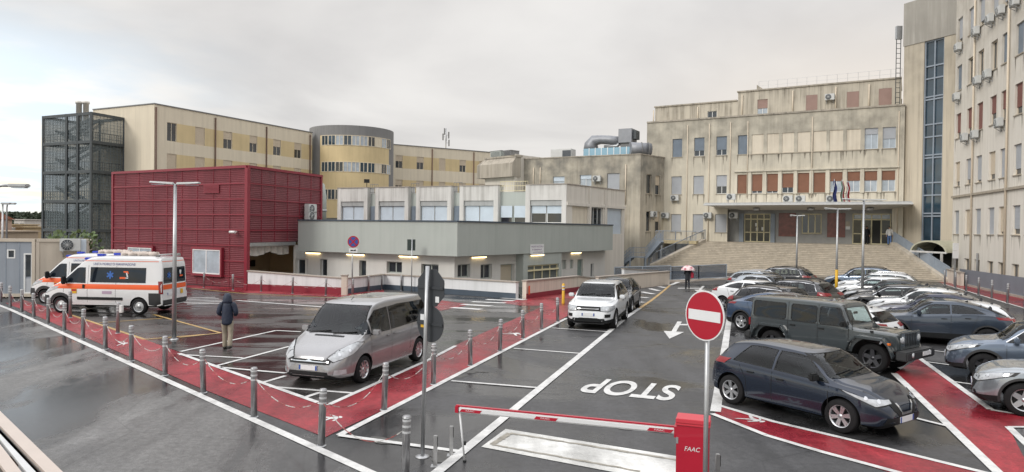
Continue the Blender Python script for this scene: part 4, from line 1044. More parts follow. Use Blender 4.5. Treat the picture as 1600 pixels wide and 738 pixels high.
# flags
M['flag_blue']=mk('navy_flag',(.02,.03,.12),.8,var=.1); M['flag_g']=mk('green_flag_cloth',(.02,.16,.06),.8); M['flag_r']=mk('red_flag_cloth',(.40,.03,.04),.8); M['flag_w']=mk('white_flag_cloth',(.62,.60,.58),.8)
for x,y0,lab,cols_ in ((1304,283,'navy flag drooping over the canopy, left of the other two',('flag_blue',)),(1316,284,'green white and red flag drooping in the middle of the three',('flag_g','flag_w','flag_r')),(1324,285,'white and red flag, rightmost over the canopy',('flag_w','flag_r'))):
    u=FN.uz(x,300,2.5)[0]; zt_=zz(x,y0,2.5); p=FN.P(u,ztp,2.5); t=thing('flag',lab,'flag',p,'flags over the hospital entrance'); mb=MB(); mb.tube([p,FN.P(u,zt_+.15,2.9)],.03,6); mb.build('flag_pole',M['steelgrey'],t)
    mb=MB(); n=len(cols_); S=12
    for j in range(S):
        z1=zt_-(zt_-ztp-.15)*j/S; z0=zt_-(zt_-ztp-.15)*(j+1)/S
        for i in range(n*3):
            mb.m=i//3; w_=.10+.14*math.sin(1.4*(j+.5)/S+.4)
            f=lambda i_,z: FN.P(u+w_*(i_/(n*3)-.25)*1.3+.05*math.sin(z*5),z,2.85+.12*math.sin(i_*1.9+z*2))
            mb.face([f(i,z0),f(i+1,z0),f(i+1,z1),f(i,z1)])
    mb.build('flag_cloth',[M[c] for c in cols_],t,recalc=False)
# attic storey
FA=FN.sub(-2.2)
attic=bldg('attic_storey','stained set back attic storey on top of the beige hospital front','building',FA.A,ZN)
ul0,ul1=max(u00+.15,FA.uz(1012,180)[0]),FA.uz(1153,170)[0]; ur1=FA.uz(1409,130)[0]
zl_=FA.uz(1080,164)[1]; zr_=FA.uz(1290,133)[1]
def fa(x0,y0,x1,y1): return FA.rect(1000+x0/2.307,100+y0/2.307,1000+x1/2.307,100+y1/2.307)
oL=[fa(243,170,277,202)]; oR=[fa(423,128,460,186),fa(598,112,640,170),fa(745,100,790,158),fa(860,88,908,150)]
mb=MB(); wall(mb,FA,ul0,ul1,ZN-.09,zl_,oL,.18); wall(mb,FA,ul1,ur1,ZN-.09,zr_,oR,.18)
mb.face([FA.P(ul1,zl_),FA.P(ul1,zr_),FA.P(ul1,zr_,-6),FA.P(ul1,zl_,-6)]); mb.face([FA.P(ul0,ZN-.09),FA.P(ul0,zl_),FA.P(ul0,zl_,-6),FA.P(ul0,ZN-.09,-6)])
mb.face([FA.P(ul0,zl_-.1),FA.P(ul1,zl_-.1),FA.P(ul1,zl_-.1,-6),FA.P(ul0,zl_-.1,-6)]); mb.face([FA.P(ul1,zr_-.1),FA.P(ur1,zr_-.1),FA.P(ur1,zr_-.1,-6),FA.P(ul1,zr_-.1,-6)])
mb.face([FA.P(ul0,ZN-.1,-6),FA.P(ur1,ZN-.1,-6),FA.P(ur1,zl_,-6),FA.P(ul0,zl_,-6)])
mb.build('wall',M['plaster_top'],attic,recalc=False)
window(FA,oL[0],attic,'glass',.16,'plastic_white','glass',mull=1)
window(FA,oR[0],attic,'half',.16,'plastic_white','curtain',shut='sh_pink',sf=.55)
for o in oR[1:]: window(FA,o,attic,'shutter',.1,'sh_cream','glass',shut='sh_pink',mull=0)
mb=MB(); fbox(mb,FA,ul0-.1,ul1-.1,zl_,zl_+.14,-.4,.12); fbox(mb,FA,ul1-.1,ur1,zr_,zr_+.14,-.4,.12); mb.build('coping',M['concrete'],attic)
for x in (1022,1091,1160,1239,1306,1358): pipe(FA,FA.uz(x,150)[0],ZN,(zl_ if x<1150 else zr_)-.3,attic,'sh_cream',.07,.09)
mb=MB()
uu0,uu1=FA.uz(1178,140)[0],FA.uz(1195,140)[0]
mb.prism([FA.P(uu0,zr_+.1,-1.5),FA.P(uu1,zr_+.1,-1.5),FA.P(uu0,zr_+.95,-1.5)],V((-FA.n.x,-FA.n.y,0))*.25); mb.build('roof_fin',M['concrete'],attic)
uu0,uu1=u00+.2,u00+2.2
mb=MB()
_=FA.uz(977,205,-1)[0]
mb.prism([FA.P(uu0,ZN-.2,-1.5),FA.P(uu1,ZN-.2,-1.5),FA.P(uu1,ZN+.35,-1.5),FA.P(uu0,ZN+1.35,-1.5)],V((-FA.n.x,-FA.n.y,0))*.3); mb.build('roof_fin',M['concrete'],attic)
mb=MB()
u=FA.uz(1185,130)[0]
for k in range(15): u_=u+(ur1-u)*k/14; mb.bar(FA.P(u_,zr_+.1,-.3),FA.P(u_,zr_+1.0,-.3),.018)
for h in (.55,1.0): mb.bar(FA.P(u,zr_+h,-.3),FA.P(ur1,zr_+h,-.3),.018)
mb.build('roof_railing',M['steelgrey'],attic)
# =============================================================== entrance stairs
def stairside():
    t=thing('entrance_stairs','wide travertine stairs rising to the hospital entrance','stairs',FN.P(ue0+8,zg(25,58),6))
    dT=1.2; n=18; tr=.36
    uT0=FN.uz(1103,382,dT)[0]; uT1=FN.uz(1391,383,dT)[0]
    st=MB(); 
    z0=-1.0
    slope0=.62; slope1=.62
    for k in range(n):
        d0=dT+tr*k; d1=dT+tr*(k+1); z=ZP-(ZP-0.0)/n*(k+1)
        st.face([FN.P(uT0-slope0*tr*k,z+ZP/n,d0),FN.P(uT1+slope1*tr*k,z+ZP/n,d0),FN.P(uT1+slope1*tr*k,z,d0),FN.P(uT0-slope0*tr*k,z,d0)])
        st.face([FN.P(uT0-slope0*tr*k,z,d0),FN.P(uT1+slope1*tr*k,z,d0),FN.P(uT1+slope1*tr*(k+1),z,d1),FN.P(uT0-slope0*tr*(k+1),z,d1)])
        # nosing
        st.m=1; fbox(st,FN,uT0-slope0*tr*k+.02,uT1+slope1*tr*k-.02,z+ZP/n-.045,z+ZP/n+.004,d0-.02,d0+.03); st.m=0
    st.build('steps',[M['travertine'],M['sill']],t,recalc=False)
    dB=dT+tr*n
    for s_,u,sl_ in ((-1,uT0,slope0),(1,uT1,slope1)):
        ch=MB(); a=FN.P(u,ZP+.25,dT-1.2); bq=FN.P(u,ZP+.25,dT); c=FN.P(u+s_*sl_*(dB-dT),.25,dB)
        tt=V((FN.t.x,FN.t.y,0))*s_*.5
        ch.hexa([bq+V((0,0,-ZP-1.2)),c+V((0,0,-1.5)),c+V((0,0,-1.5))+tt,bq+V((0,0,-ZP-1.2))+tt,bq,c,c+tt,bq+tt])
        ch.build('cheek_wall',M['travertine'],t)
    pf=MB(); fbox(pf,FN,uT0-.5,uT1+.5,-1,ZP,-1.3,dT-.003); pf.build('platform',M['travertine'],t)
    return uT0,uT1,dT,dB,slope0
uT0,uT1,dT,dB,slp=stairside()
def railing(label,pts,h=1.0,mat='railgrey',solid=None,cat='railing',step=.14,name='railing',bars=True):
    t=thing(name,label,cat,pts[0]); r=MB(); br=MB()
    for i in range(len(pts)-1):
        a,c=V(pts[i]),V(pts[i+1]); L_=(c-a).length
        r.bar(a+V((0,0,h)),c+V((0,0,h)),.06); r.bar(a+V((0,0,.1)),c+V((0,0,.1)),.04)
        n=max(1,int(L_/1.6))
        for k in range(n+1): q=a.lerp(c,k/n); r.bar(q,q+V((0,0,h)),.06)
        if bars:
            n=int(L_/step)
            for k in range(n+1): q=a.lerp(c,k/max(n,1)); br.bar(q+V((0,0,.1)),q+V((0,0,h)),.022)
        if solid: br.hexa([a+V((-.01,0,.12)),c+V((-.01,0,.12)),c+V((.01,0.02,.12)),a+V((.01,0.02,.12)),a+V((-.01,0,h-.04)),c+V((-.01,0,h-.04)),c+V((.01,0.02,h-.04)),a+V((.01,0.02,h-.04))])
    r.build('frame',M[mat],t)
    if br.v: br.build('infill',M[solid] if solid else M[mat],t,recalc=False)
    return t
a=FN.P(uT1+.25,ZP+.25,dT-.6); c=FN.P(uT1+.25+slp*(dB-dT),.25,dB)
railing('grey panel balustrade down the right edge of the entrance stairs',[a,a.lerp(c,.5),c],.95,solid='railgrey',bars=False,cat='balustrade')
a=FN.P(uT0-.25,ZP+.25,dT-.6); c=FN.P(uT0-.25-slp*(dB-dT),.25,dB)
railing('grey barred handrail down the left edge of the entrance stairs',[a,a.lerp(c,.5),c],.95)
# side balcony left of the stairs
ubl=FN.uz(1036,375)[0]; zbal=zz(1070,376)
t=thing('side_balcony','yellowed concrete balcony slab with railing left of the entrance stairs','balcony',FN.P(1,zbal,1)); mb=MB(); fbox(mb,FN,.0,uT0-.6,zbal-.3,zbal,.003,2.6); mb.build('slab',mk('yellowed_concrete',(.50,.42,.26),.8,streak=.6),t)
mb=MB()
for u in (.5,): fbox(mb,FN,u,u+.2,-1.5,zbal-.3,2.2,2.4)
mb.build('post',M['steelgrey'],t)
railing('thin grey balcony railing under the first floor shutters',[FN.P(0,zbal,2.5),FN.P(uT0-.7,zbal,2.5)],1.0)
o=FN.rect(1048,394,1064,411,d=0); 
mb=MB(); fbox(mb,FN,o[0],o[1],o[2],o[3],.005,.06); t=mb.build('shutter_panel',M['sh_red']); tag(t,'dull red brown shuttered window under the side balcony','shutter')
for (x0,x1,lab) in ((1019,1024,'pale narrow door under the metal landing'),(1028,1033,'dark narrow doorway beside the balcony post')):
    o=FN.rect(x0+18,395,x1+18,425); mb=MB(); fbox(mb,FKR,FKR.uz(x0,400)[0],FKR.uz(x1,400)[0],-.8,1.6,.005,.05); t=mb.build('door',M['oldw' if x0<1020 else 'dark_in']); tag(t,lab,'door')
# external metal stair
def mstair():
    d=3.0
    A=FKL.P(FKL.uz(958,430,d)[0],-.7,d); L1=FKL.P(FKL.uz(990,402,d)[0],FKL.uz(990,402,d)[1],d); L2=FKL.P(FKL.uz(1014,402,d)[0],L1.z,d); T_=FKL.P(FKL.uz(1036,378,d)[0],zbal,d)
    t=thing('metal_stair','grey steel external stair in two flights beside the tan wing','stair',A)
    off=V((FKL.n.x,FKL.n.y,0))*1.1
    for p,q in ((A,L1),(L2,T_)):
        mb=MB(); mb.bar(p,q,.06,.3); mb.bar(p+off,q+off,.06,.3); n=10
        for k in range(n): c=p.lerp(q,(k+.5)/n)+off/2; mb.box(c,(.4,1.1,.04),FKL.ax())
        mb.build('flight',M['railgrey'],t)
        mb=MB()
        for o_ in (V((0,0,0)),off):
            for h in (.35,.65,1.0): mb.bar(p+o_+V((0,0,h)),q+o_+V((0,0,h)),.045)
            for k in range(7): c=p.lerp(q,k/6)+o_; mb.bar(c,c+V((0,0,1)),.045)
            nb=26
            for k in range(nb): c=p.lerp(q,k/nb)+o_; mb.bar(c,c+V((0,0,1)),.02)
        mb.build('handrail',M['railgrey'],t)
    mb=MB(); mb.hexa([L1,L2,L2+off,L1+off]+[q+V((0,0,.1)) for q in (L1,L2,L2+off,L1+off)]); mb.build('landing',M['railgrey'],t)
    mb=MB()
    for h in (.5,1.0): mb.bar(L1+off+V((0,0,h)),L2+off+V((0,0,h)),.045)
    for k in range(12): c=(L1+off).lerp(L2+off,k/11); mb.bar(c,c+V((0,0,1)),.02)
    mb.build('landing_rail',M['railgrey'],t)
    mb=MB()
    for q in (L1+off,L2+off,L2): mb.bar(V((q.x,q.y,-1)),q,.12)
    mb.build('post',M['railgrey'],t)
mstair()
# mesh fence in front of the stairs foot
a=G(1000,441); b_=G(1047,437); c_=G(1135,434)
def pf(px,py): p=G(px,py); return V((p.x,p.y,p.z))
M['fmesh']=mk('fence_mesh',(.09,.11,.14),.6,alpha=.6)
f0,f1=pf(1048,439),pf(1135,435)
railing('grey mesh fence with low kerb in front of the stairs foot',[f0,f0.lerp(f1,.5),f1],1.15,solid='fmesh',bars=False,cat='fence',name='mesh_fence')
f0,f1=pf(960,441),pf(1048,439.2)
railing('grey mesh fence behind the pale inner ramp wall',[f0,f1],1.25,solid='fmesh',bars=False,cat='fence',name='mesh_fence')
mb=MB(); q0,q1=pf(1046,441.5),pf(1200,436.5); mb.bar(q0+V((0,0,.08)),q1+V((0,0,.08)),.3,.2); t=mb.build('kerb',M['coping']); tag(t,kind='structure')

# =============================================================== glass stair tower
TA=cor(1408,62.5); TB=cor(1494,58.0); FT=FR(TA,TB)
ZTT=FT.uz(1408,8)[1]; zc_=FT.uz(1450,64)[1]
b=bldg('lift_tower','tall concrete tower with a blue glazed strip between the hospital front and the pale wing','tower',TA)
go=(FT.uz(1441,250)[0],FT.uz(1472,250)[0],1.0,zc_)
mb=MB(); wall(mb,FT,0,FT.L,-1,zc_,[go],.3); 
bk1,bk0=TB-FT.n*8,TA-FT.n*8
shell(mb,[TB,bk1,bk0,TA],-1,zc_,skip=(3,)); mb.build('shaft',M['plaster'] if False else mk('tower_plaster',(.54,.48,.38),.85,var=.08,scale=.4,streak=.7,stcol=(.27,.23,.18),mould=(13,22,5,.6),mcol=(.22,.20,.165)),b,recalc=False)
mb=MB(); F2=FT.sub(.06); wall(mb,F2,-.06,FT.L+.06,zc_,ZTT); shell(mb,[TB+FT.n*.06,bk1,bk0,TA+FT.n*.06],zc_,ZTT,skip=(3,)); roofcap(mb,[TA,TB,bk1,bk0],ZTT-.05)
mb.face([FT.P(0,zc_,0),FT.P(FT.L,zc_,0),FT.P(FT.L,zc_,.06),FT.P(0,zc_,.06)])
mb.build('head',mk('tower_head_concrete',(.29,.275,.245),.85,var=.1,scale=.5,streak=.8,stcol=(.42,.40,.36)),b,recalc=False)
mb=MB(); q=FT.sub(-.25); mb.face([q.P(go[0],go[2]),q.P(go[1],go[2]),q.P(go[1],go[3]),q.P(go[0],go[3])]); gl=mb.build('glazing',M['glass_blue'],b,recalc=False)
mb=MB()
um=(go[0]+go[1])/2; fbox(mb,FT,go[0],go[0]+.1,go[2],go[3],-.24,-.1); fbox(mb,FT,go[1]-.1,go[1],go[2],go[3],-.24,-.1); fbox(mb,FT,um-.05,um+.05,go[2],go[3],-.24,-.12)
z=go[3]; ks=[2.2,1.1,1.6,.25]; k=0
while z>go[2]+.3:
    fbox(mb,FT,go[0]+.1,go[1]-.1,z-.12,z,-.235,-.13); z-=ks[k%4]; k+=1
mb.build('mullions',M['railgrey'],gl)
q=TA-FT.t*.5; t=thing('ladder_mast','dark steel ladder mast against the left side of the glass tower','mast',(q.x,q.y,ZN)); mb=MB()
zm1=FT.uz(1404,62)[1]
for dx in (-.25,.15): mb.bar((q.x+dx,q.y,ZN),(q.x+dx,q.y,zm1),.05)
k=ZN
while k<zm1: mb.bar((q.x-.25,q.y,k),(q.x+.15,q.y,k),.04); k+=.45
mb.build('ladder',M['towersteel'],t); mb=MB(); mb.box((q.x-.05,q.y,zm1+.6),(.5,.3,1.2)); mb.build('cage_head',M['steelgrey'],t)
# =============================================================== pale right wing
WB0=cor(1489,57.3,300); dirw=V((-.314,-1)).normalized(); WB1=WB0+dirw*34
FWg=FR(WB0,WB1)
b=bldg('right_wing','tall pale plaster wing with rows of narrow windows along the right edge','hospital building',WB0)
cx=[1494.8,1512,1528,1548.5,1566,1588]; us_=[FWg.uz(x,330)[0] for x in cx]
# continue the rhythm beyond the frame
sp=us_[5]-us_[4]; 
while us_[-1]+1.9<33: us_.append(us_[-1]+(1.55 if len(us_)%3 else 2.1))
uR=FWg.uz(1588,100)[0]
def zw(y,x=1588): return FWg.uz(x,y)[1]
rows_=[(zw(367),zw(321)),(zw(273.5),zw(226)),(zw(180),zw(132)),(zw(88),zw(39.5))]
fl=rows_[3][0]-rows_[2][0]; rows_.append((rows_[3][0]+fl,rows_[3][1]+fl))
ops=[];wn_=[]
rng=random.Random(5)
wd=.62
for r,(za,zb) in enumerate(rows_):
    for i,u in enumerate(us_):
        o=(u-wd,u+wd,za,zb); ops.append(o)
        if r==2: k=('half','sh_red',rng.choice([.6,.75,.95]))
        elif r==3: k=('half','sh_blue',.95) if rng.random()<.6 else ('glass',None,0)
        elif r in(0,1): k=('half','sh_cream' if rng.random()<.5 else 'sh_grey',rng.choice([.8,.9,1.0]))
        else: k=('half','sh_grey',.8)
        wn_.append((o,k))
bz=zw(413)
for i,u in enumerate(us_): ops.append((u-.6,u+.6,-.1,bz)); wn_.append((ops[-1],('glass',None,0)))
ZW2=rows_[4][1]+2.6
mb=MB(); wall(mb,FWg,0,FWg.L,-1,ZW2,ops,.24)
bk0=WB0-FWg.n*12; bk1=WB1-FWg.n*12
shell(mb,[WB1,bk1,bk0,WB0],-1,ZW2,skip=(3,)); roofcap(mb,[WB0,WB1,bk1,bk0],ZW2-.05)
drips(mb,FWg,ops,1,6); mb.build('wall',[M['plaster_w'],M['drip']],b,recalc=False)
for o,k in wn_:
    window(FWg,o,b,k[0],.22,'sh_cream','glass',shut=k[1],mull=0 if k[0]=='half' else 1,sf=k[2],fr=.06,sill='sill' if o[3]>3 else None)
mb=MB(); zsc=zw(293); fbox(mb,FWg,0,FWg.L,zsc-.12,zsc+.05,.003,.14)
mb.build('string_course',M['sill'],b)
mb=MB(); fbox(mb,FWg,-.1,FWg.L,ZW2,ZW2+.25,-.4,.35); mb.build('cornice',M['concrete'],b)
for x,mt in ((1519.5,'sh_cream'),(1573,'sh_cream'),(1531,'grey_dk'),): pipe(FWg,FWg.uz(x,330)[0],0 if mt!='grey_dk' else 0,ZW2-1 if mt!='grey_dk' else zw(396,1531),b,mt,.07,.1)
# hoarding at its foot
h0=G(1499,444.5); h1=G(1600,467); dh=(h1-h0); h1b=h0+dh*1.7
t=thing('hoarding','solid grey sheet hoarding along the foot of the pale wing','fence',h0)
zt0=AT(1499,420,h0.y).z; zt1=AT(1600,434,h1.y).z
n=9
for k in range(n):
    a=h0.lerp(h1b,k/n); c=h0.lerp(h1b,(k+1)/n); za=zt0+(zt1-zt0)*1.7*k/n; zc=zt0+(zt1-zt0)*1.7*(k+1)/n
    mb=MB(); mb.hexa([(a.x,a.y,.1),(c.x,c.y,.1),(c.x+.05,c.y+.05,.1),(a.x+.05,a.y+.05,.1),(a.x,a.y,za),(c.x,c.y,zc-.004),(c.x+.05,c.y+.05,zc-.004),(a.x+.05,a.y+.05,za)]); mb.build('panel',M['fencegrey'],t)
mb=MB(); mb.bar(h0+V((.1,.1,.0)),h1b+V((.1,.1,0)),.4,.3); mb.build('concrete_foot',M['coping'],t)
# barrel entrance canopy at the tower foot
p=G(1448,440); yb=FT.P(FT.L*.45,0,3.6)
Q=lambda x,y,d: FT.P(FT.uz(x,y,d)[0],FT.uz(x,y,d)[1],d)
d=3.4; c0=Q(1422,392.5,d); c1=Q(1479,395.5,d); mid=(c0+c1)/2; rad=(c1-c0).length/2; zc=mid.z; hgt=Q(1450,376,d).z-zc
t=thing('barrel_canopy','cream barrel vaulted canopy over the dark basement entrance','canopy',(mid.x,mid.y,0))
mb=MB(); K=16; tx=(c1-c0).normalized(); nn=V((FT.n.x,FT.n.y,0))
def arcp(a,r,h,dd): return V((mid.x,mid.y,zc))+tx*(-math.cos(a)*r)+V((0,0,math.sin(a)*h))-nn*dd
for k in range(K):
    a,c=math.pi*k/K,math.pi*(k+1)/K
    mb.smooth=True
    for r,h in ((rad,hgt),(rad-.12,hgt-.12)): mb.face([arcp(a,r,h,0),arcp(c,r,h,0),arcp(c,r,h,3.2),arcp(a,r,h,3.2)])
    mb.smooth=False
    mb.face([arcp(a,rad,hgt,0),arcp(c,rad,hgt,0),arcp(c,rad-.12,hgt-.12,0),arcp(a,rad-.12,hgt-.12,0)])
mb.build('vault',mk('cream_vault',(.46,.45,.34),.6,var=.08,streak=.3),t,recalc=False)
mb=MB(); mb.bar(c0,c1,.14); mb.bar(c0-nn*3.2,c1-nn*3.2,.14); mb.bar(c1-tx*.4,V((c1.x-tx.x*.4,c1.y-tx.y*.4,0)),.14)
mb.bar(c1-tx*.4-nn*1.5,V((c1.x-tx.x*.4-nn.x*1.5,c1.y-tx.y*.4-nn.y*1.5,0)),.1)
mb.build('frame',M['oldw'],t)
mb=MB(); mb.face([arcp(0,rad-.1,0,2.9)]+[arcp(math.pi*k/K,rad-.1,hgt-.1,2.9) for k in range(1,K)]+[arcp(math.pi,rad-.1,0,2.9),V((c1.x,c1.y,0))-nn*2.9,V((c0.x,c0.y,0))-nn*2.9]); mb.build('dark_doorway',M['dark_in'],t,recalc=False)
mb=MB(); e=c1-tx*.35; mb.hexa([V((e.x,e.y,0)),V((e.x,e.y,0))-nn*3,V((e.x,e.y,0))-nn*3+tx*.15,V((e.x,e.y,0))+tx*.15]+[q+V((0,0,1.05)) for q in (V((e.x,e.y,0)),V((e.x,e.y,0))-nn*3,V((e.x,e.y,0))-nn*3+tx*.15,V((e.x,e.y,0))+tx*.15)]); mb.build('side_wall',M['cream_wall'],t)
lowwall('short pale wall right of the barrel canopy',[(1478,441),(1500,447)],[(1478,421),(1500,427)],'cream_wall')
# info board
p=AT(1493,392,50); t=thing('info_board','tall white two panel board on a post before the pale wing','sign',(p.x,p.y,0))
mb=MB(); mb.bar((p.x,p.y+.05,0),(p.x,p.y+.05,p.z+.5),.09); mb.build('post',M['steelgrey'],t)
za,zb_=AT(1493,404,50).z,AT(1493,380,50).z; zm=(za+zb_)/2
for a,c in ((za,zm-.01),(zm+.01,zb_)): mb=MB(); mb.box((p.x,p.y-.02,(a+c)/2),(.42,.05,c-a)); mb.build('panel',M['white'],t)

# =============================================================== air conditioners
def ac_proto():
    t=bpy.data.objects.new('air_conditioner',None); COL.objects.link(t)
    # local: x along wall, -y outwards (towards viewer), z up
    mb=MB(); mb.box((0,-.27,.32),(.86,.34,.6)); mb.build('casing',M['acwhite'],t,bevel=.025)
    mb=MB(); mb.lathe([(.02,-.455),(.25,-.455),(.25,-.442)],20,(-.12,0,.32),ax='y'); 
    g_=mb.build('fan_grille',M['acgrille'],t)
    mb=MB()
    for k in range(6):
        a=k*math.pi/6; mb.bar((-.12-math.cos(a)*.25,-.462,.32-math.sin(a)*.25),(-.12+math.cos(a)*.25,-.462,.32+math.sin(a)*.25),.012)
    mb.lathe([(.26,-.468),(.275,-.468),(.275,-.442),(.26,-.442)],20,(-.12,0,.32),ax='y',cap=False)
    mb.build('fan_guard',M['acwhite'],g_)
    mb=MB()
    for x in (-.3,.3): mb.bar((x,0,0),(x,-.45,0),.04); mb.bar((x,-.02,-.3),(x,-.02,0),.04); mb.bar((x,-.02,-.28),(x,-.42,-.02),.03)
    mb.build('bracket',M['steelgrey'],t)
    return t
AC0=ac_proto(); acn=[0]
def ac(F,px,py,label,d=.01,s=1.0,group='air conditioners on the hospital walls'):
    o=AC0 if acn[0]==0 else copytree(AC0); acn[0]+=1
    u,z=F.uz(px,py,d+.3); p=F.P(u,z-.3*s,d); o.location=p
    nrm=F.n; o.rotation_euler=(0,0,math.atan2(nrm.y,nrm.x)+math.pi/2); o.scale=(s,s,s)
    tag(o,label,'air conditioner',group)
c6x=lambda x,y:(1000+x/2.307,100+y/2.307)
ac(FN,*c6x(125,484),'air conditioner below the leftmost grey shutter of the second storey')
ac(FN,*c6x(90,547),'air conditioner left of the leftmost grey shutter above the balcony')
ac(FN,*c6x(243,547),'air conditioner between two grey shutters above the balcony')
ac(FN,*c6x(337,547),'air conditioner under the left end of the canopy by the door')
ac(FN,*c6x(328,480),'air conditioner standing on the left end of the canopy',2.2)
ac(FN,*c6x(533,487),'left of the pair of air conditioners on the canopy',2.2)
ac(FN,*c6x(578,487),'right of the pair of air conditioners on the canopy',2.2)
ac(FN,*c6x(690,487),'air conditioner on the canopy left of the flags',2.2)
ac(FA,*c6x(684,120),'air conditioner on the attic wall between pink shutters')
ac(FKL,932.5,279.5,'air conditioner right of the white shuttered window of the tan wing')
ac(FKR,1022,335,'air conditioner between narrow windows on the side of the tan wing')
ac(FN,*c6x(90,680),'air conditioner in the shade under the side balcony',.01)
c7=lambda x,y:(1280+x/2.8375,y/2.8375); c8=lambda x,y:(1280+x/3.075,240+y/3.075)
for i,(x,y) in enumerate(((612,210),(690,140),(752,85),(800,48),(862,8),(605,430),(697,357),(741,330),(640,610),(685,597),(793,545))):
    lab=['lowest of the row of air conditioners stepping up beside the tower','second air conditioner from the tower in the top row of the pale wing','third air conditioner from the tower in the top row of the pale wing','fourth air conditioner from the tower in the top row of the pale wing','top row air conditioner cut by the upper edge of the photo','air conditioner nearest the tower in the middle row','air conditioner left of the close pair in the middle row of the pale wing','right one of the close pair in the middle row of the pale wing','air conditioner under the first red shutter from the tower','air conditioner under the third red shutter from the tower','air conditioner under the middle red shutters of the pale wing'][i]
    ac(FWg,*c7(x,y),lab)
ac(FCR,485,327,'upper of two air conditioners beside the crimson cube duct',.12,1.2,'air conditioners at the crimson cube')
ac(FCR,485,338,'lower of two air conditioners beside the crimson cube duct',.12,1.2,'air conditioners at the crimson cube')

# =============================================================== site container at far left
B0=G(54,466).xy; 
M['contgrey']=mk('grey_container_panel',(.27,.30,.34),.5,var=.05,scale=1,streak=.2); M['contcream']=mk('cream_container_panel',(.52,.46,.38),.55,var=.05,scale=1,streak=.25)
zc2=3.0
c1_=B0+V((-.86,-.22)).normalized()*7.5; c2_=B0+V((.62,.78)).normalized()*4.2
# right face runs from the corner away to the right
c2_=cor(138,B0.y+1.2,420)
FC1=FR(c1_,B0); FC2=FR(B0,c2_)
b=bldg('site_cabin','grey and cream flat roofed site cabin behind the bollards at far left','cabin',B0)
zt_=AT(54,378,B0.y).z
od=(FC1.uz(37,420)[0],FC1.uz(51,420)[0],.12,FC1.uz(44,396)[1]); ow=FC1.rect(11,390,24,404)
mb=MB(); wall(mb,FC1,0,FC1.L,.1,zt_,[od,ow],.06); mb.build('front_panel',M['contgrey'],b,recalc=False)
mb=MB(); wall(mb,FC2,0,FC2.L,.1,zt_); shell(mb,[c2_,c2_-FC2.n*7,c1_-FC2.n*.1+V((0,3)),c1_],.1,zt_,skip=(3,)); roofcap(mb,[B0,c2_,c2_-FC2.n*7,c1_+V((0,3)),c1_],zt_-.02); mb.build('side_panel',M['contcream'],b,recalc=False)
mb=MB(); fbox(mb,FC1,-.1,FC1.L+.02,zt_,zt_+.16,-.2,.06); fbox(mb,FC2,.07,FC2.L,zt_,zt_+.16,-.2,.06); fbox(mb,FC1,FC1.L-.12,FC1.L+.03,0,zt_,.003,.06)
fbox(mb,FC2,0.05,.2,0,zt_,.003,.05); fbox(mb,FC1,0,FC1.L-.1,-.05,.12,.0,.04); mb.build('frame',M['contcream'],b)
w=window(FC1,od,b,'glass',.05,'plastic_white','contgrey',mull=0,fr=.07,name='door')
mb=MB(); q=FC1.sub(-.02); z0=od[2]+(od[3]-od[2])*.42; mb.face([q.P(od[0]+.1,z0),q.P(od[1]-.1,z0),q.P(od[1]-.1,od[3]-.1),q.P(od[0]+.1,od[3]-.1)]); mb.build('door_glass',M['glass'],w,recalc=False)
mb=MB(); fbox(mb,FC1,od[0]+.07,od[1]-.07,od[2]+.07,z0-.1,-.03,-.015); mb.build('door_leaf',M['sh_grey'],w)
window(FC1,ow,b,'glass',.05,'plastic_white','glass',mull=0,fr=.06)
mb=MB(); k=.6
while k<FC1.L: fbox(mb,FC1,k-.015,k+.015,.14,zt_-.02,.002,.012) if not (od[0]-.05<k<od[1]+.05 or ow[0]-.05<k<ow[1]+.05) else None; k+=.62
mb.build('panel_joint',M['railgrey'],b)
ac(FC2,110,383.5,'air conditioner on the cream end of the site cabin',.02,1.1,'air conditioner on the site cabin')
mb=MB(); o=FC2.rect(127,374,135,395); fbox(mb,FC2,o[0],o[1],o[2],o[3],.01,.2); t=mb.build('meter_box',M['sh_white']); tag(t,'pale blue meter box on the end of the site cabin','box')
# ---------------------------------------------------------------- far left: hill, wood, houses, lamps
M['hill']=mk('dry_hill',(.10,.11,.07),.9,var=.3,scale=.05)
mb=MB(); xs_=[-900,-520,-430,-360,-300,-240,-180,-120]; 
def hz(x,y): return max(-2,12*math.exp(-((x+330)/170)**2)*(1 if y<560 else 1))
rows2=[(300,-2),(360,0.2),(430,.62),(520,.9),(700,1),(900,.2)]
ids={}
xs_=[-900+i*30 for i in range(29)]
for j,(y,k) in enumerate(rows2):
    for i,x in enumerate(xs_): ids[i,j]=mb.vert((x,y,-2+ (hz(x,y)+2)*max(0,k)+random.uniform(-.5,.5)*(k>0)))
for j in range(len(rows2)-1):
    for i in range(len(xs_)-1): mb.idx([ids[i,j],ids[i+1,j],ids[i+1,j+1],ids[i,j+1]])
t=mb.build('hill',M['hill']); tag(t,kind='structure')
M['wood']=mk('dark_wood_foliage',(.035,.05,.028),.8,var=.5,scale=.15)
def clumps(mb,c,r,h,n,leaf,rng):
    for _ in range(n):
        a=rng.uniform(0,2*math.pi); q=rng.random()**.5; z=rng.uniform(0,1)
        p=V((c[0]+r*q*math.cos(a)*math.sqrt(max(.05,1-(2*z-1)**2*.8)),c[1]+r*q*math.sin(a),c[2]+h*z))
        d=V((rng.uniform(-1,1),rng.uniform(-1,1),rng.uniform(-.4,1))).normalized(); e=d.orthogonal().normalized(); f=d.cross(e); s=leaf*rng.uniform(.5,1.3)
        mb.face([p+e*s,p+f*s*.7,p-e*s,p-f*s*.7])
rng=random.Random(11); mb=MB()
for k in range(150):
    px=rng.uniform(-40,140); Y=rng.uniform(330,520); p=AT(px,345,Y); clumps(mb,(p.x,Y,rng.uniform(-1,2)+ (Y-330)*.022),rng.uniform(4,7),rng.uniform(4,7.5),110,1.0,rng)
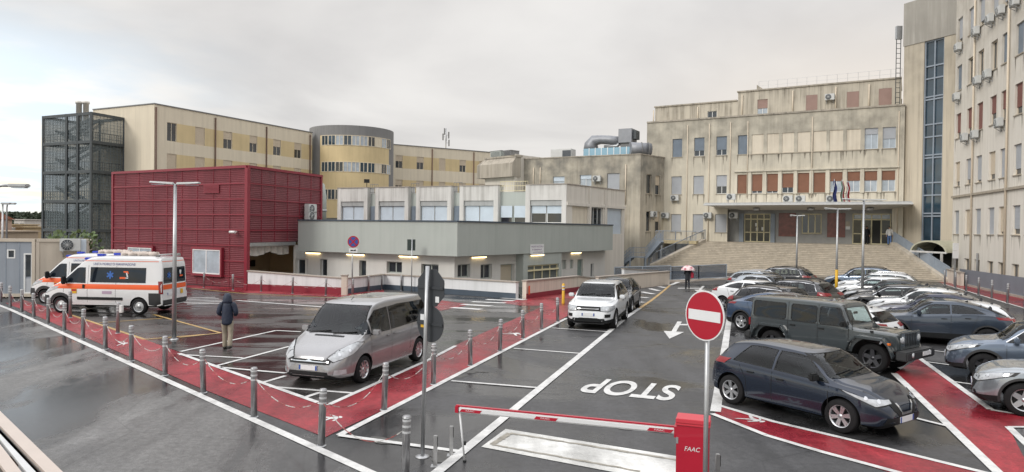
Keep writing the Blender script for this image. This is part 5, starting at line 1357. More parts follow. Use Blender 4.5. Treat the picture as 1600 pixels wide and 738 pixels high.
t=mb.build('far_wood',M['wood'],recalc=False); tag(t,'dark wood on the far hill at the left edge','wood',kind='stuff')
HM={'pink':(.46,.33,.26),'sand':(.45,.34,.20),'white':(.55,.52,.48),'tan':(.38,.30,.22)}
for k,v_ in HM.items(): M['h_'+k]=mk('house_'+k,v_,.85,var=.08,scale=.5,streak=.3)
M['tiles']=mk('clay_tiles',(.26,.10,.06),.8,var=.25,scale=2)
def house(px0,px1,ytop,Y,mat,label,roof='flat',yb=380):
    a=AT(px0,350,Y); c=AT(px1,350,Y); zt=AT((px0+px1)/2,ytop,Y).z; zb=-3
    t=thing('house',label,'house',((a.x+c.x)/2,Y,zb),'houses beyond the yard at far left')
    mb=MB(); mb.hexa([(a.x,Y,zb),(c.x,Y,zb),(c.x,Y+9,zb),(a.x,Y+9,zb),(a.x,Y,zt),(c.x,Y,zt),(c.x,Y+9,zt),(a.x,Y+9,zt)]); mb.build('wall',M['h_'+mat],t)
    mb=MB()
    if roof=='flat': mb.box(((a.x+c.x)/2,Y+4.5,zt+.14),(c.x-a.x+.6,9.6,.25))
    else:
        mb.prism([(a.x-.4,Y-.4,zt),(a.x-.4,Y+9.4,zt),(a.x-.4,Y+4.5,zt+1.6)],(c.x-a.x+.8,0,0))
    mb.build('roof',M['tiles'] if roof!='flat' else M['h_'+mat],t)
    n=max(2,int((c.x-a.x)/3))
    for k in range(n):
        x=a.x+(c.x-a.x)*(k+.5)/n; mb=MB(); mb.box((x,Y-.03,zt-1.6),(1.0,.1,1.3)); w=mb.build('window',M['glass'],t)
        mb=MB(); mb.box((x,Y-.05,zt-2.32),(1.3,.2,.1)); mb.build('sill',M['sill'],w)
house(-72,-40,342,120,'pink','pink house with clay tile roof cut by the left edge','tile')
house(-34,-2,357,150,'white','long low white house behind the lamp posts')
house(4,18,352,160,'sand','sand yellow house with flat roof')
house(22,38,344,185,'white','white house high behind the sand yellow one')
house(-40,2,363,115,'tan','long low tan building just above the site cabin')
house(24,36,356,130,'sand','small ochre house close to the mesh tower')
# curved arm street lamp, twin-pole lamps
def arm_lamp(base,h,armx,label):
    t=thing('street_lamp',label,'street lamp',base,'street lamps at far left'); b=V(base)
    mb=MB(); pts=[b,b+V((0,0,h-.4)),b+V((armx*.25,0,h-.1)),b+V((armx*.6,0,h)),b+V((armx,0,h))] if armx else [b,b+V((0,0,h))]
    mb.tube(pts,[.09]+[.06]*(len(pts)-1),8); mb.build('pole',M['steelgrey'],t)
    mb=MB(); e=pts[-1]; mb.box(e+V((.25,0,.0)),(.75,.28,.13)); mb.build('lamp_head',M['steelgrey'],t,bevel=.04)
    mb=MB(); mb.box(e+V((.28,0,-.08)),(.5,.2,.03)); mb.build('lens',M['curtain'],t)
p=AT(-22,360,26); arm_lamp((p.x,26,0),AT(10,290,26).z,1.0,'street lamp whose curved arm reaches in at the left edge')
p=AT(4,360,55); arm_lamp((p.x,55,-.5),AT(4,318,55).z+.5,.0,'thin lamp post nearest the left edge above the cabin')
p=AT(10.5,360,58); arm_lamp((p.x,58,-.5),AT(10,318,58).z+.5,.15,'slender dark lamp post right of the thin one above the cabin')
# shrub behind the cabin
rng=random.Random(4); p=AT(115,372,38); t=thing('shrub','small green shrub between the site cabin and the mesh tower','shrub',(p.x,38,-.3)); mb=MB(); clumps(mb,(p.x,38,.6),1.5,p.z-.2,420,.16,rng); mb.build('foliage',mk('shrub_leaf',(.08,.12,.04),.6,var=.5,scale=3),t,recalc=False)
mb=MB(); mb.tube([(p.x,38,-.3),(p.x,38,1.5)],.07,6); mb.build('trunk',M['brown'],t)
# ---------------------------------------------------------------- bollards, chains, posts
M['reflect']=mk('white_reflective_band',(.50,.51,.52),.35,var=.04); M['refred']=mk('red_reflector',(.30,.03,.04),.4)
M['bollard']=mk('bollard_steel',(.36,.36,.37),.38,metal=.7,var=.2,scale=5,streak=.5,dirt=.5,dsc=4)
def bollard_proto():
    t=bpy.data.objects.new('bollard',None); COL.objects.link(t)
    mb=MB(); mb.lathe([(.062,0),(.062,.985),(.058,1.0),(.02,1.01)],16); mb.build('post',M['bollard'],t)
    mb=MB(); mb.lathe([(.09,0),(.09,.012),(.065,.02)],16); mb.build('base_collar',M['steelgrey'],t)
    for z in (.74,.83,.92): mb=MB(); mb.lathe([(.0645,z),(.0645,z+.035)],16,cap=False); mb.build('reflective_band',M['reflect'],t,recalc=False)
    mb=MB(); mb.lathe([(.066,.955),(.066,.985)],16); mb.build('cap',M['steelgrey'],t)
    return t
BP=bollard_proto(); bn=[0]
def bollard(p,label,s=1.0,group='steel bollards around the car park'):
    o=BP if bn[0]==0 else copytree(BP); bn[0]+=1
    o.location=V(p); o.scale=(1,1,s); o.rotation_euler=(random.uniform(-.03,.03),random.uniform(-.03,.03),random.uniform(0,6))
    return tag(o,label,'bollard',group)
CH=mk('chain_white',(.46,.45,.43),.5,var=.1); CH2=mk('chain_red',(.28,.07,.065),.5,var=.1)
def chain(p,q,label,sag=.28,h=.80,par='chains between the bollards',red=2):
    p=V(p)+V((0,0,h)); q=V(q)+V((0,0,h)); L_=(q-p).length; n=max(10,int(L_/.07)); mb=MB()
    pt=lambda s: p.lerp(q,s)-V((0,0,4*sag*s*(1-s)))
    for k in range(n):
        a,c=pt(k/n),pt((k+.92)/n); mb.m=(1 if int(k*L_/n/.30)%red==0 else 0)
        mb.bar(a,c,.016 if k%2 else .007,.007 if k%2 else .016)
    t=mb.build('chain',[CH,CH2]); return tag(t,label,'chain',par)
rowA=[(502,697),(397,652),(318,614),(258,587),(205.5,564),(165,546),(129.5,530),(100.5,518),(75,507),(53,497),(34,489),(16,482),(1,474)]
pa=[G(*q) for q in rowA]
bollard(pa[0],'steel bollard at the corner where the two red footpaths meet')
for i,p in enumerate(pa[1:]): bollard(p,'%s bollard from the red corner along the left footpath'%ORD[i] if i<11 else 'last bollard of the left footpath row at the photo edge')
for i in range(len(pa)-1):
    chain(pa[i],pa[i+1],'chain from the corner bollard to the first bollard on its left' if i==0 else '%s chain from the red corner along the left footpath'%ORD[i],sag=.32 if i<4 else .4,red=2 if i<3 else 5)
rowB=[(600,641),(677,601),(735,571.6),(781,549),(817,529.5),(846,515),(871.4,503)]
pb=[G(*q) for q in rowB]
for i,p in enumerate(pb): bollard(p,'%s bollard from the corner along the right red footpath'%ORD[i])
pp=[pa[0]]+pb
for i in range(len(pp)-1): chain(pp[i],pp[i+1],'chain from the corner bollard to the first bollard on its right' if i==0 else '%s chain from the red corner along the right footpath'%ORD[i],sag=.36)
n0=G(633,752); bollard(n0,'nearest steel bollard at the lower photo edge left of the sign pole'); chain(pa[0],n0,'sagging chain from the corner bollard to the nearest bollard',sag=.42)
pi=[G(184,521),G(110,497)]
bollard(pi[0],'bollard with a white box on its side in front of the rear ambulance wheel',1.08); bollard(pi[1],'bollard before the front door of the near ambulance',1.08)
mb=MB(); mb.box(pi[0]+V((.13,-.02,.86)),(.1,.12,.26)); t=mb.build('junction_box',M['plastic_white'],bevel=.01); tag(t,'small white box fixed to the bollard by the rear ambulance wheel','box')
rowC=[(318.5,450),(364,453.5),(408,456),(457,459),(509,462),(551,463),(575.6,456),(596,453),(627,454.5),(640,455)]
pc=[G(*q) for q in rowC]
nm=['bollard before the crimson louvres, left of its pair','bollard before the crimson louvres, right of its pair','first bollard before the red footed white wall','second bollard before the red footed white wall','third bollard before the red footed white wall','bollard at the foot of the no stopping sign','first bollard before the blue footed white wall','second bollard before the blue footed white wall','third bollard before the blue footed white wall','bollard by the pole of the square sign seen from behind']
for p,l in zip(pc,nm): bollard(p,l,1.0)
for i in range(5): chain(pc[i],pc[i+1],'%s chain from the left along the parapet walls'%ORD[i],sag=.4)
rowD=[(1476.5,446.4),(1493,450.4),(1509.6,456),(1529,461.7),(1549.6,467),(1574,474.6),(1601,482)]
for i,q in enumerate(rowD): bollard(G(*q),'%s bollard from the barrel canopy along the grey hoarding'%ORD[i],1.12)
# yellow striped bollard
M['yel']=mk('yellow_plastic',(.62,.36,.02),.45,var=.06)
p=G(880,475); t=thing('striped_bollard','yellow bollard with white bands left of the white off roader','bollard',p)
mb=MB(); mb.lathe([(.09,0),(.08,.05),(.075,1.05),(.03,1.09)],14,p); mb.build('post',M['yel'],t)
for z in (.72,.88): mb=MB(); mb.lathe([(.079,z),(.079,z+.08)],14,p); mb.build('reflective_band',M['reflect'],t)
# ---------------------------------------------------------------- signs
def sign_pole(p,h,r=.03): 
    mb=MB(); mb.tube([p,p+V((0,0,h))],r,10); return mb
M['signback']=mk('sign_back_grey',(.03,.034,.04),.55,var=.1); M['signred']=mk('no_entry_red',(.36,.006,.022),.3,var=.04); M['signwhite']=mk('sign_white',(.66,.67,.68),.3,var=.03)
M['signblue']=mk('sign_blue',(.02,.07,.30),.35,var=.04)
def disc(mb,c,X,Z,N,r,d0,d1,n=40,k0=0):
    a=[c+X*r*math.cos(2*math.pi*(k+k0)/n)+Z*r*math.sin(2*math.pi*(k+k0)/n) for k in range(n)]
    mb.prism([q+N*d0 for q in a],N*(d1-d0))
def axes(nx,ny):
    N=V((nx,ny,0)).normalized(); X=V((-N.y,N.x,0)); return X,V((0,0,1)),N
# no entry sign
c=AT(1100.5,493.5,8.25); t=thing('no_entry_sign','round red no entry sign with white bar on a tall pole before the barrier box','traffic sign',(c.x,c.y,0))
X,Z,N=axes(-.85,-.53)
base=V((c.x,c.y,0))-N*.06
mb=MB(); mb.tube([base,base+V((0,0,c.z+.28))],.03,12); mb.build('pole',M['steelgrey'],t)
mb=MB(); disc(mb,c,X,Z,N,.305,-.012,.0,48); pl=mb.build('sign_plate',M['signwhite'],t)
mb=MB(); disc(mb,c,X,Z,N,.288,.001,.003,48); mb.build('red_disc',M['signred'],pl)
mb=MB(); mb.box(c+N*.0045,(.50,.003,.125),(X,N,Z)); mb.build('white_bar',M['signwhite'],pl)
mb=MB()
for z in (-.14,.14): mb.box(c-N*.035+V((0,0,z)),(.16,.05,.03),(X,N,Z))
mb.build('clamp',M['steelgrey'],t)
# stop sign from behind and round plate
b0=G(660,714); t=thing('stop_sign','stop sign and round sign seen from behind on one grey pole near the bollards','traffic sign',b0)
X,Z,N=axes(-.62,-.78)
mb=MB(); mb.tube([b0,b0+V((.03,0,2.0)),b0+V((.05,0,3.2))],.035,12); mb.build('pole',M['steelgrey'],t)
c=AT(672,450.5,b0.y-.02)+V((0,.09,0))
mb=MB(); disc(mb,c,X,Z,N,.335,-.012,0,8,.5); pl=mb.build('octagon_plate',M['signback'],t)
mb=MB(); mb.box(c+N*.004+X*.16+Z*-.19,(.085,.003,.1),(X,N,Z)); mb.build('sticker',M['signwhite'],pl)
c2=AT(671,507.5,b0.y)+V((0,.09,0)); mb=MB(); disc(mb,c2,X,Z,N,.31,-.012,0,40); pl=mb.build('round_plate',M['signback'],t)
mb=MB(); mb.box(c2+N*.004-X*.18+Z*.1,(.1,.003,.1),(X,N,Z)); mb.build('sticker',M['signwhite'],pl)
mb=MB(); mb.box(c2+N*.004-X*.17-Z*.03,(.1,.003,.09),(X,N,Z)); mb.build('sticker',M['yel'],pl)
mb=MB(); mb.lathe([(.12,0),(.12,.012),(.05,.03)],14,b0); mb.build('foot',M['steelgrey'],t)
for q in (c,c2): mb=MB(); mb.box(q+N*.012,(.6,.02,.04),(X,N,Z)); mb.build('clamp_bar',M['signback'],t)
# no stopping sign
b0=G(550,463); c=AT(552,378,b0.y-.1); X,Z,N=axes(-.1,-1)
t=thing('no_stopping_sign','round red and blue no stopping sign with tow plate before the white parapet','traffic sign',b0)
mb=MB(); mb.tube([b0,V((b0.x,b0.y,c.z+.3))],.04,10); mb.build('pole',M['steelgrey'],t)
mb=MB(); disc(mb,c,X,Z,N,.34,-.02,0,40); pl=mb.build('sign_plate',M['signred'],t)
mb=MB(); disc(mb,c,X,Z,N,.27,.002,.006,40); mb.build('blue_disc',M['signblue'],pl)
mb=MB(); mb.box(c+N*.01,(.54,.004,.075),((X+Z).normalized(),N,(Z-X).normalized())); mb.build('red_cross_arm',M['signred'],pl)
mb=MB(); mb.box(c+N*.016,(.54,.004,.075),((X-Z).normalized(),N,(Z+X).normalized())); mb.build('red_cross_arm',M['signred'],pl)
c3=V((c.x,c.y,AT(553,391.5,b0.y).z)); mb=MB(); mb.box(c3,(.5,.02,.24),(X,N,Z)); pt=mb.build('tow_plate',M['signwhite'],t)
mb=MB(); mb.box(c3+N*.013-X*.08,(.16,.004,.07),(X,N,Z)); mb.box(c3+N*.013+X*.1-Z*.01,(.16,.004,.05),(X,N,Z)); mb.bar(c3+N*.013+X*.02,c3+N*.013+X*.16+Z*.07,.02); mb.build('tow_symbol',M['black'],pt)
# square sign from behind
b0=G(643,456); c=AT(642.5,383,b0.y); t=thing('square_sign','dark square sign seen from behind on a slim pole before the lit building','traffic sign',b0)
mb=MB(); mb.tube([b0,V((b0.x,b0.y,c.z+.4))],.035,10); mb.build('pole',M['steelgrey'],t); mb=MB(); mb.box(c+V((0,.06,0)),(.52,.03,.72)); mb.build('plate',mk('dark_green_back',(.03,.045,.04),.5),t)
# lamp posts
def lamp_post(b0,topz,label,arm=1.0,collar=None,rot=0,group='twin arm lamp posts of the car park'):
    t=thing('lamp_post',label,'lamp post',b0,group); b0=V(b0)
    mb=MB(); mb.tube([b0,V((b0.x,b0.y,topz))],[.075,.05],12); mb.build('pole',M['steelgrey'],t)
    ax=(V((math.cos(rot),math.sin(rot),0)),V((-math.sin(rot),math.cos(rot),0)),V((0,0,1)))
    for s in (-1,1):
        mb=MB(); c=V((b0.x,b0.y,topz))+ax[0]*s*arm*.55; n0=V((b0.x,b0.y,topz))+ax[0]*s*.05
        e=V((b0.x,b0.y,topz+.04))+ax[0]*s*arm
        y=ax[1]
        mb.hexa([n0-y*.07+V((0,0,-.03)),e-y*.14+V((0,0,-.02)),e+y*.14+V((0,0,-.02)),n0+y*.07+V((0,0,-.03)),n0-y*.06+V((0,0,.05)),e-y*.10+V((0,0,.035)),e+y*.10+V((0,0,.035)),n0+y*.06+V((0,0,.05))])
        h=mb.build('lamp_head',M['canopyw'],t,bevel=.015)
        mb=MB(); mb.box(c+ax[0]*s*.1+V((0,0,-.035)),(arm*.5,.15,.012),ax); mb.build('lens',M['curtain'],h)
    if collar: 
        mb=MB(); mb.lathe([(.085,0),(.085,collar)],12,b0); mb.build('yellow_sleeve',M['yel'],t)
    mb=MB(); mb.lathe([(.14,0),(.14,.02),(.08,.05)],12,b0); mb.build('foot',M['steelgrey'],t)
b0=G(272,531); lamp_post(b0,AT(275,287.5,b0.y).z,'grey twin arm lamp post standing between the near ambulance and the walking man',.78,None,.1)
lamp_post((AT(1350,312,35.5).x,35.5,0),AT(1350,313,35.5).z,'nearest twin arm lamp post with yellow sleeve among the parked cars',1.25,.95,.2)
lamp_post((AT(1309,326,41).x,41,0),AT(1309,327,41).z,'second twin arm lamp post with yellow sleeve among the parked cars',.85,1.6,.2)
lamp_post((AT(1246,337,50).x,50,0),AT(1246,337.5,50).z,'farthest twin arm lamp post before the entrance stairs',.55,None,.2)
# ---------------------------------------------------------------- barrier
tip=G(726,722); hA=.86
pB=AT(1056,673,10.05); boxc=V((2.72,10.0,0))
M['barred']=mk('barrier_red',(.40,.008,.028),.32,var=.05,coat=.3)
arm_a=AT(713,639,tip.y); arm_b=pB
t=thing('parking_barrier','parking barrier with red cabinet and long white arm lowered across the exit lane','parking barrier',V((arm_b.x,arm_b.y,0)))
d=(arm_b-arm_a); L_=d.length; d/=L_; upv=V((0,0,1)); sd=d.cross(upv).normalized(); upv=sd.cross(d)
def armseg(mb,s0,s1,w,h,zo=0): mb.bar(arm_a+d*s0*L_+upv*zo,arm_a+d*s1*L_+upv*zo,w,h)
mb=MB(); armseg(mb,.012,1.0,.075,.095); mb.build('boom',M['signwhite'],t,bevel=.02)
mb=MB(); armseg(mb,.0,1.0,.05,.022,.058); mb.build('red_edge',M['barred'],t)
mb=MB(); armseg(mb,-.002,.014,.085,.105); mb.build('end_cap',M['barred'],t)
for s0 in (.025,.385,.885):
    mb=MB(); ns=-sd if sd.y>0 else sd
    a=arm_a+d*s0*L_+ns*.0395; c=arm_a+d*(s0+.10)*L_+ns*.0395; q=d*.05
    mb.prism([a-upv*.03-q*.3,c-upv*.03-q*.3,c+upv*.018+q*.5,a+upv*.018+q*.5],ns*.003); rs=mb.build('red_stripe',M['barred'],t)
    o_=a.lerp(c,.28)-upv*.016+ns*.0045
    flat_text('lettering','FAAC',o_,(c-a)*.42,upv*.026,M['signwhite'],rs)
mb=MB(); mb.tube([V((tip.x,tip.y,.0)),arm_a+d*.06-upv*.05],.016,8); mb.build('support_rod',M['signwhite'],t)
mb=MB(); mb.tube([V((tip.x,tip.y,.28)),V((tip.x,tip.y,.34))],.02,8); mb.build('rod_band',M['black'],t); mb=MB(); mb.lathe([(.03,0),(.03,.03)],8,tip); mb.build('rod_foot',M['black'],t)
# cabinet
ft=V((d.x,d.y,0)).normalized(); fn=V((ft.y,-ft.x,0)); 
if fn.y>0: fn=-fn
cab=V((arm_b.x,arm_b.y,0))+ft*.25; pass
axc=(ft,fn,V((0,0,1))); hz_=1.12
cc=cab-fn*.0
mb=MB(); mb.box(cc+V((0,0,(hz_-.1)/2)),(.46,.34,hz_-.1),axc); bo=mb.build('casing',M['barred'],t,bevel=.008)
mb=MB(); mb.box(cc+V((0,0,hz_-.085)),(.49,.37,.03),axc); mb.box(cc+V((0,0,hz_-.035)),(.48,.36,.062),axc); mb.build('lid',mk('barrier_lid_red',(.52,.04,.06),.35,var=.05),t,bevel=.008)
mb=MB(); mb.box(cc+fn*.173+V((.04,0,.86)),(.05,.004,.05),axc); mb.build('keyhole_plate',M['signwhite'],t)
mb=MB()
for s_ in (-1,1): mb.box(cc+ft*s_*.205+fn*.171+V((0,0,.5)),(.006,.004,.92),axc)
mb.build('door_seam',M['black'],bo) if False else None
mb=MB(); mb.box(cc+ft*.205+fn*.171+V((0,0,.5)),(.006,.004,.92),axc); mb.build('door_seam',M['black'],bo)
for z_ in (.2,.8): mb=MB(); mb.box(cc-ft*.215+fn*.172+V((0,0,z_)),(.03,.012,.09),axc); mb.build('hinge',M['steelgrey'],bo)
mb=MB(); mb.lathe([(.012,0),(.012,.004)],10,(0,0,0)); 
fo=cc+fn*.1735
flat_text('lettering','FAAC',fo-ft*.11+V((0,0,.66)),ft*.21,V((0,0,.065))+ft*.012,M['signwhite'],t)
mb=MB(); q=arm_b+d*.05; mb.box(q,(.14,.16,.16),(d,sd,upv)); mb.build('arm_clamp',M['barred'],t)
# short posts
for (x,y,h,l) in ((680,729,.5,'left of the two short steel posts beside the barrier tip'),(705,712,.5,'right of the two short steel posts beside the barrier tip'),(1121,752,.42,'short steel post right of the barrier cabinet')):
    p=G(x,y); t=thing('sensor_post',l,'post',p,'short posts by the barrier'); mb=MB(); mb.box(p+V((0,0,h/2)),(.06,.06,h)); mb.build('post',M['stainless'],t,bevel=.006); mb=MB(); mb.box(p+V((.034,-.01,h-.1)),(.006,.04,.17)); mb.build('sensor',M['black'],t); mb=MB(); mb.box(p+V((0,0,.006)),(.14,.14,.012)); mb.build('base_plate',M['steelgrey'],t)
# near guard rail, lower left corner
M['rail_beige']=mk('beige_coated_rail',(.50,.43,.38),.4,var=.06,scale=2); M['rail_brown']=mk('bronze_rail',(.10,.065,.045),.4,metal=.5)
t=thing('guard_rail','beige and bronze guard rail cut off by the lower left corner','guard rail',G(40,720,0))
def rp(x,y,z): return G(x,y,z)
hz=1.0
ye=[642,665.4,675.7,684,691.6,723,748]; xe=[99,70.6,58.9,44,36.5,11.6,-10]
for i,(mt,dz) in enumerate((('rail_beige',0),('rail_brown',-.05),('canopyw',-.02),('black',-.09),('rail_beige',-.02),('rail_brown',-.06))):
    e=[]
    for k in (i,i+1):
        p,q=rp(0,ye[k],hz),rp(xe[k],738,hz); dd=(q-p).normalized(); e+=[p-dd*7,q+dd*5]
    mb=MB(); lo=V((0,0,dz-.04)); hi=V((0,0,dz)); g_=(e[2]-e[0]).normalized()*.004
    pts=[e[0]+g_,e[1]+g_,e[3]-g_,e[2]-g_]
    mb.hexa([p+lo for p in pts]+[p+hi for p in pts]); mb.build('rail',M[mt],t)
p,q=rp(0,690,hz-.12),rp(45,738,hz-.12); dd=(q-p).normalized()
mb=MB()
for k in range(-3,4): c=p.lerp(q,.5)+dd*k*1.4; mb.bar((c.x,c.y,0),(c.x,c.y,hz-.12),.07)
mb.build('posts',M['rail_brown'],t)
# ---------------------------------------------------------------- vehicles
DBG=0
def pchip(pts):
    xs=[p[0] for p in pts]; ys=[p[1] for p in pts]; n=len(xs)
    h=[xs[i+1]-xs[i] for i in range(n-1)]; dl=[(ys[i+1]-ys[i])/h[i] for i in range(n-1)]
    m=[0]*n
    for i in range(1,n-1):
        if dl[i-1]*dl[i]>0: w1=2*h[i]+h[i-1]; w2=h[i]+2*h[i-1]; m[i]=(w1+w2)/(w1/dl[i-1]+w2/dl[i])
    m[0]=dl[0]; m[-1]=dl[-1]
    def f(x):
        x=min(max(x,xs[0]),xs[-1])
        i=0
        while i<n-2 and x>xs[i+1]: i+=1
        t=(x-xs[i])/h[i]; t2=t*t; t3=t2*t
        return (2*t3-3*t2+1)*ys[i]+(t3-2*t2+t)*h[i]*m[i]+(-2*t3+3*t2)*ys[i+1]+(t3-t2)*h[i]*m[i+1]
    return f
class Car: pass
def carbody(S):
    C=Car(); C.S=S; L=S['L']; W=S['W']/2
    C.top=pchip(S['top']); C.belt=pchip(S['belt']); C.wm=pchip([(x,w) for x,w in S['wm']]); C.wt=pchip(S['wt']); C.bot=pchip(S['bot'])
    keys=sorted(set([round(p[0],4) for p in S['top']]+[-L/2+.04,L/2-.04]))
    st=[]
    for i in range(len(keys)-1):
        n=max(1,int((keys[i+1]-keys[i])/.085+.5))
        st+=[keys[i]+(keys[i+1]-keys[i])*k/n for k in range(n)]
    st.append(keys[-1])
    box=S.get('box',0)
    def sec(x):
        zb=C.bot(x); zt=C.top(x); zs=min(C.belt(x),zt-.035); w=C.wm(x); wt=min(C.wt(x),w*.97); sh=w*(.965 if not box else .985)
        e=zt-zs; re=min(.10 if not box else .06,e*.45)
        return [(0,zb),(.80*w,zb),(.95*w,zb+.06),(.99*w,zb+.28*(zs-zb)),(w,zb+.6*(zs-zb)),(.992*w,zs-.12*(zs-zb)),(sh,zs),
                (sh+(wt-sh)*.10,zs+e*.08),(sh+(wt-sh)*.52,zs+e*.52),(wt,zt-re),(wt*.95,zt-re*.42),(wt*.82,zt-re*.14),(wt*.45,zt-.004),(0,zt)]
    mb=MB(); rings=[]
    for x in st:
        s=sec(x); ring=[mb.vert((x,-y,z)) for y,z in s]+[mb.vert((x,y,z)) for y,z in s[-2:0:-1]]
        rings.append(ring)
    n=len(rings[0]); clad=S.get('clad',0)
    mb.smooth=True
    for i in range(len(rings)-1):
        for k in range(n):
            j=min(k,n-1-k)   # symmetric band index
            kk=k if k<13 else n-1-k
            mb.m=2 if (clad and kk in(0,1,2) and True) else (2 if kk in (0,1) else 0)
            mb.idx([rings[i][k],rings[i+1][k],rings[i+1][(k+1)%n],rings[i][(k+1)%n]])
    mb.m=2 if clad else 0
    mb.idx(rings[0]); mb.idx(rings[-1][::-1])
    me=bpy.data.meshes.new('body'); me.from_pydata(mb.v,[],mb.f)
    for p,mi in zip(me.polygons,mb.mi): p.material_index=mi; p.use_smooth=True
    bm=bmesh.new(); bm.from_mesh(me); bmesh.ops.recalc_face_normals(bm,faces=bm.faces); bm.to_mesh(me); 
    C.bvh=BVHTree.FromBMesh(bm); bm.free()
    for m_ in (M['white'],M['black'],M['black']): me.materials.append(m_)
    # wheel arches, hollow cabin and window openings are cut out of the closed shell
    R=S['wr']+S.get('gap',.055)
    def fix(m):
        bm=bmesh.new(); bm.from_mesh(m); bmesh.ops.recalc_face_normals(bm,faces=bm.faces); bm.to_mesh(m); bm.free(); return m
    def cut(me,mbs,tries=0):
        cm=bpy.data.meshes.new('c'); cm.from_pydata(mbs.v,[],mbs.f); fix(cm)
        for m_ in me.materials: cm.materials.append(m_)
        for p in cm.polygons: p.material_index=1
        o=bpy.data.objects.new('b',me); co=bpy.data.objects.new('c',cm); COL.objects.link(o); COL.objects.link(co)
        md=o.modifiers.new('b','BOOLEAN'); md.object=co; md.operation='DIFFERENCE'; md.solver='EXACT'
        dg=bpy.context.evaluated_depsgraph_get(); dg.update(); r=bpy.data.meshes.new_from_object(o.evaluated_get(dg))
        bpy.data.objects.remove(o); bpy.data.objects.remove(co)
        bb=lambda m:[f(v_.co[i] for v_ in m.vertices) for i in range(3) for f in (min,max)] if len(m.vertices) else [9]*6
        def vol(m):
            b2=bmesh.new(); b2.from_mesh(m); q=b2.calc_volume(signed=True); b2.free(); return q
        bad=max(abs(a_-b_) for a_,b_ in zip(bb(r),bb(me)))
        if DBG: print('CUT',S['L'],len(me.polygons),len(r.polygons),'bbdiff %.3f vol %.2f -> %.2f'%(bad,vol(me),vol(r)),sum(p.material_index==1 for p in r.polygons))
        if bad>.02:
            if tries<3:
                mbs.v=[V((q.x+.011,q.y+.0007,q.z+.0031)) for q in mbs.v]; return cut(me,mbs,tries+1)
            return me
        return r
    cb=MB()
    for xa in (S['xf'],S['xr']): cb.lathe([(R,-1.3),(R,1.3)],40,(xa,0,S['wr']+.01),ax='y')
    me2=cut(me,cb)
    if S.get('hollow',1):
        x0,x1=S.get('cab',(S['xtr']+.10,S['xc']-.03)); nb=MB(); rg=[]; K=24
        zf=S['wr']*2+.12
        for k in range(K+1):
            x=x0+(x1-x0)*k/K; q=sec(x); zt=q[-1][1]; zs=q[6][1]
            if zt-.05<zf+.12: zf_=zt-.17
            else: zf_=zf
            pr=[(q[6][0]-.09,zf_),(q[6][0]-.075,max(zs,zf_+.02)),(q[8][0]-.06,max(q[8][1]-.01,zf_+.04)),(q[9][0]-.05,max(q[9][1]-.03,zf_+.06)),(q[11][0]-.05,max(q[11][1]-.045,zf_+.08))]
            rg.append([nb.vert((x,-y,z)) for y,z in pr]+[nb.vert((x,y,z)) for y,z in pr[::-1]])
        m_=len(rg[0])
        for i in range(K):
            for k in range(m_): nb.idx([rg[i][k],rg[i+1][k],rg[i+1][(k+1)%m_],rg[i][(k+1)%m_]])
        nb.idx(rg[0]); nb.idx(rg[-1][::-1])
        me2=cut(me2,nb)
        for md_ in 'SFB':
            wb=MB()
            for mode,pts in win_outlines(C,S):
                if mode!=md_: continue
                if mode=='S':
                    for s_ in (1,-1): wb.prism([(p[0],s_*.30,p[1]) for p in pts],(0,s_*1.2,0))
                elif mode=='F': wb.prism([(S.get('wsx',x1-.75),p[0],p[1]) for p in pts],(3,0,0))
                elif mode=='B': wb.prism([(x0+.45,p[0],p[1]) for p in pts],(-3,0,0))
            me2=cut(me2,wb)
    for p in me2.polygons: p.use_smooth=(p.material_index!=1)
    me2.set_sharp_from_angle(angle=math.radians(26))
    me2.name='body'; C.mesh=me2; return C
def win_outlines(C,S):
    """window shapes: ('S' side (x,z)) / ('F' front (y,z)) / ('B' rear (y,z))"""
    if 'wins' in S: return S['wins']
    r=[]
    x0,x1=S['xc'],S['xrf']; wb=C.wm(x0)*.80; wt=C.wt(x1)-.05; zb=C.top(x0)+.03; zt=C.top(x1)-.025
    r.append(('F',[(-wb,zb),(wb,zb),(wt,zt),(-wt,zt)]))
    xr,xt=S['xrr'],S['xtr']; zt=C.top(xr)-.07; zb=max(S['ztr']+.05,.95); wb=C.wm(xt)*.70; wt=C.wt(xr)-.08
    r.append(('B',[(-wb,zb),(wb,zb),(wt,zt),(-wt,zt)]))
    zt_=lambda x: C.top(x)-S.get('sroof',.135)
    zb_=lambda x: C.belt(x)+S.get('sbelt',.045)
    for a,b_,c,d in S['side']:
        top=[(b_+(c-b_)*k/4,zt_(b_+(c-b_)*k/4)) for k in range(5)]
        r.append(('S',[(d,zb_(d)),(a,zb_(a))]+[(q[0],max(q[1],zb_(q[0])+.02)) for q in top]))
    return r
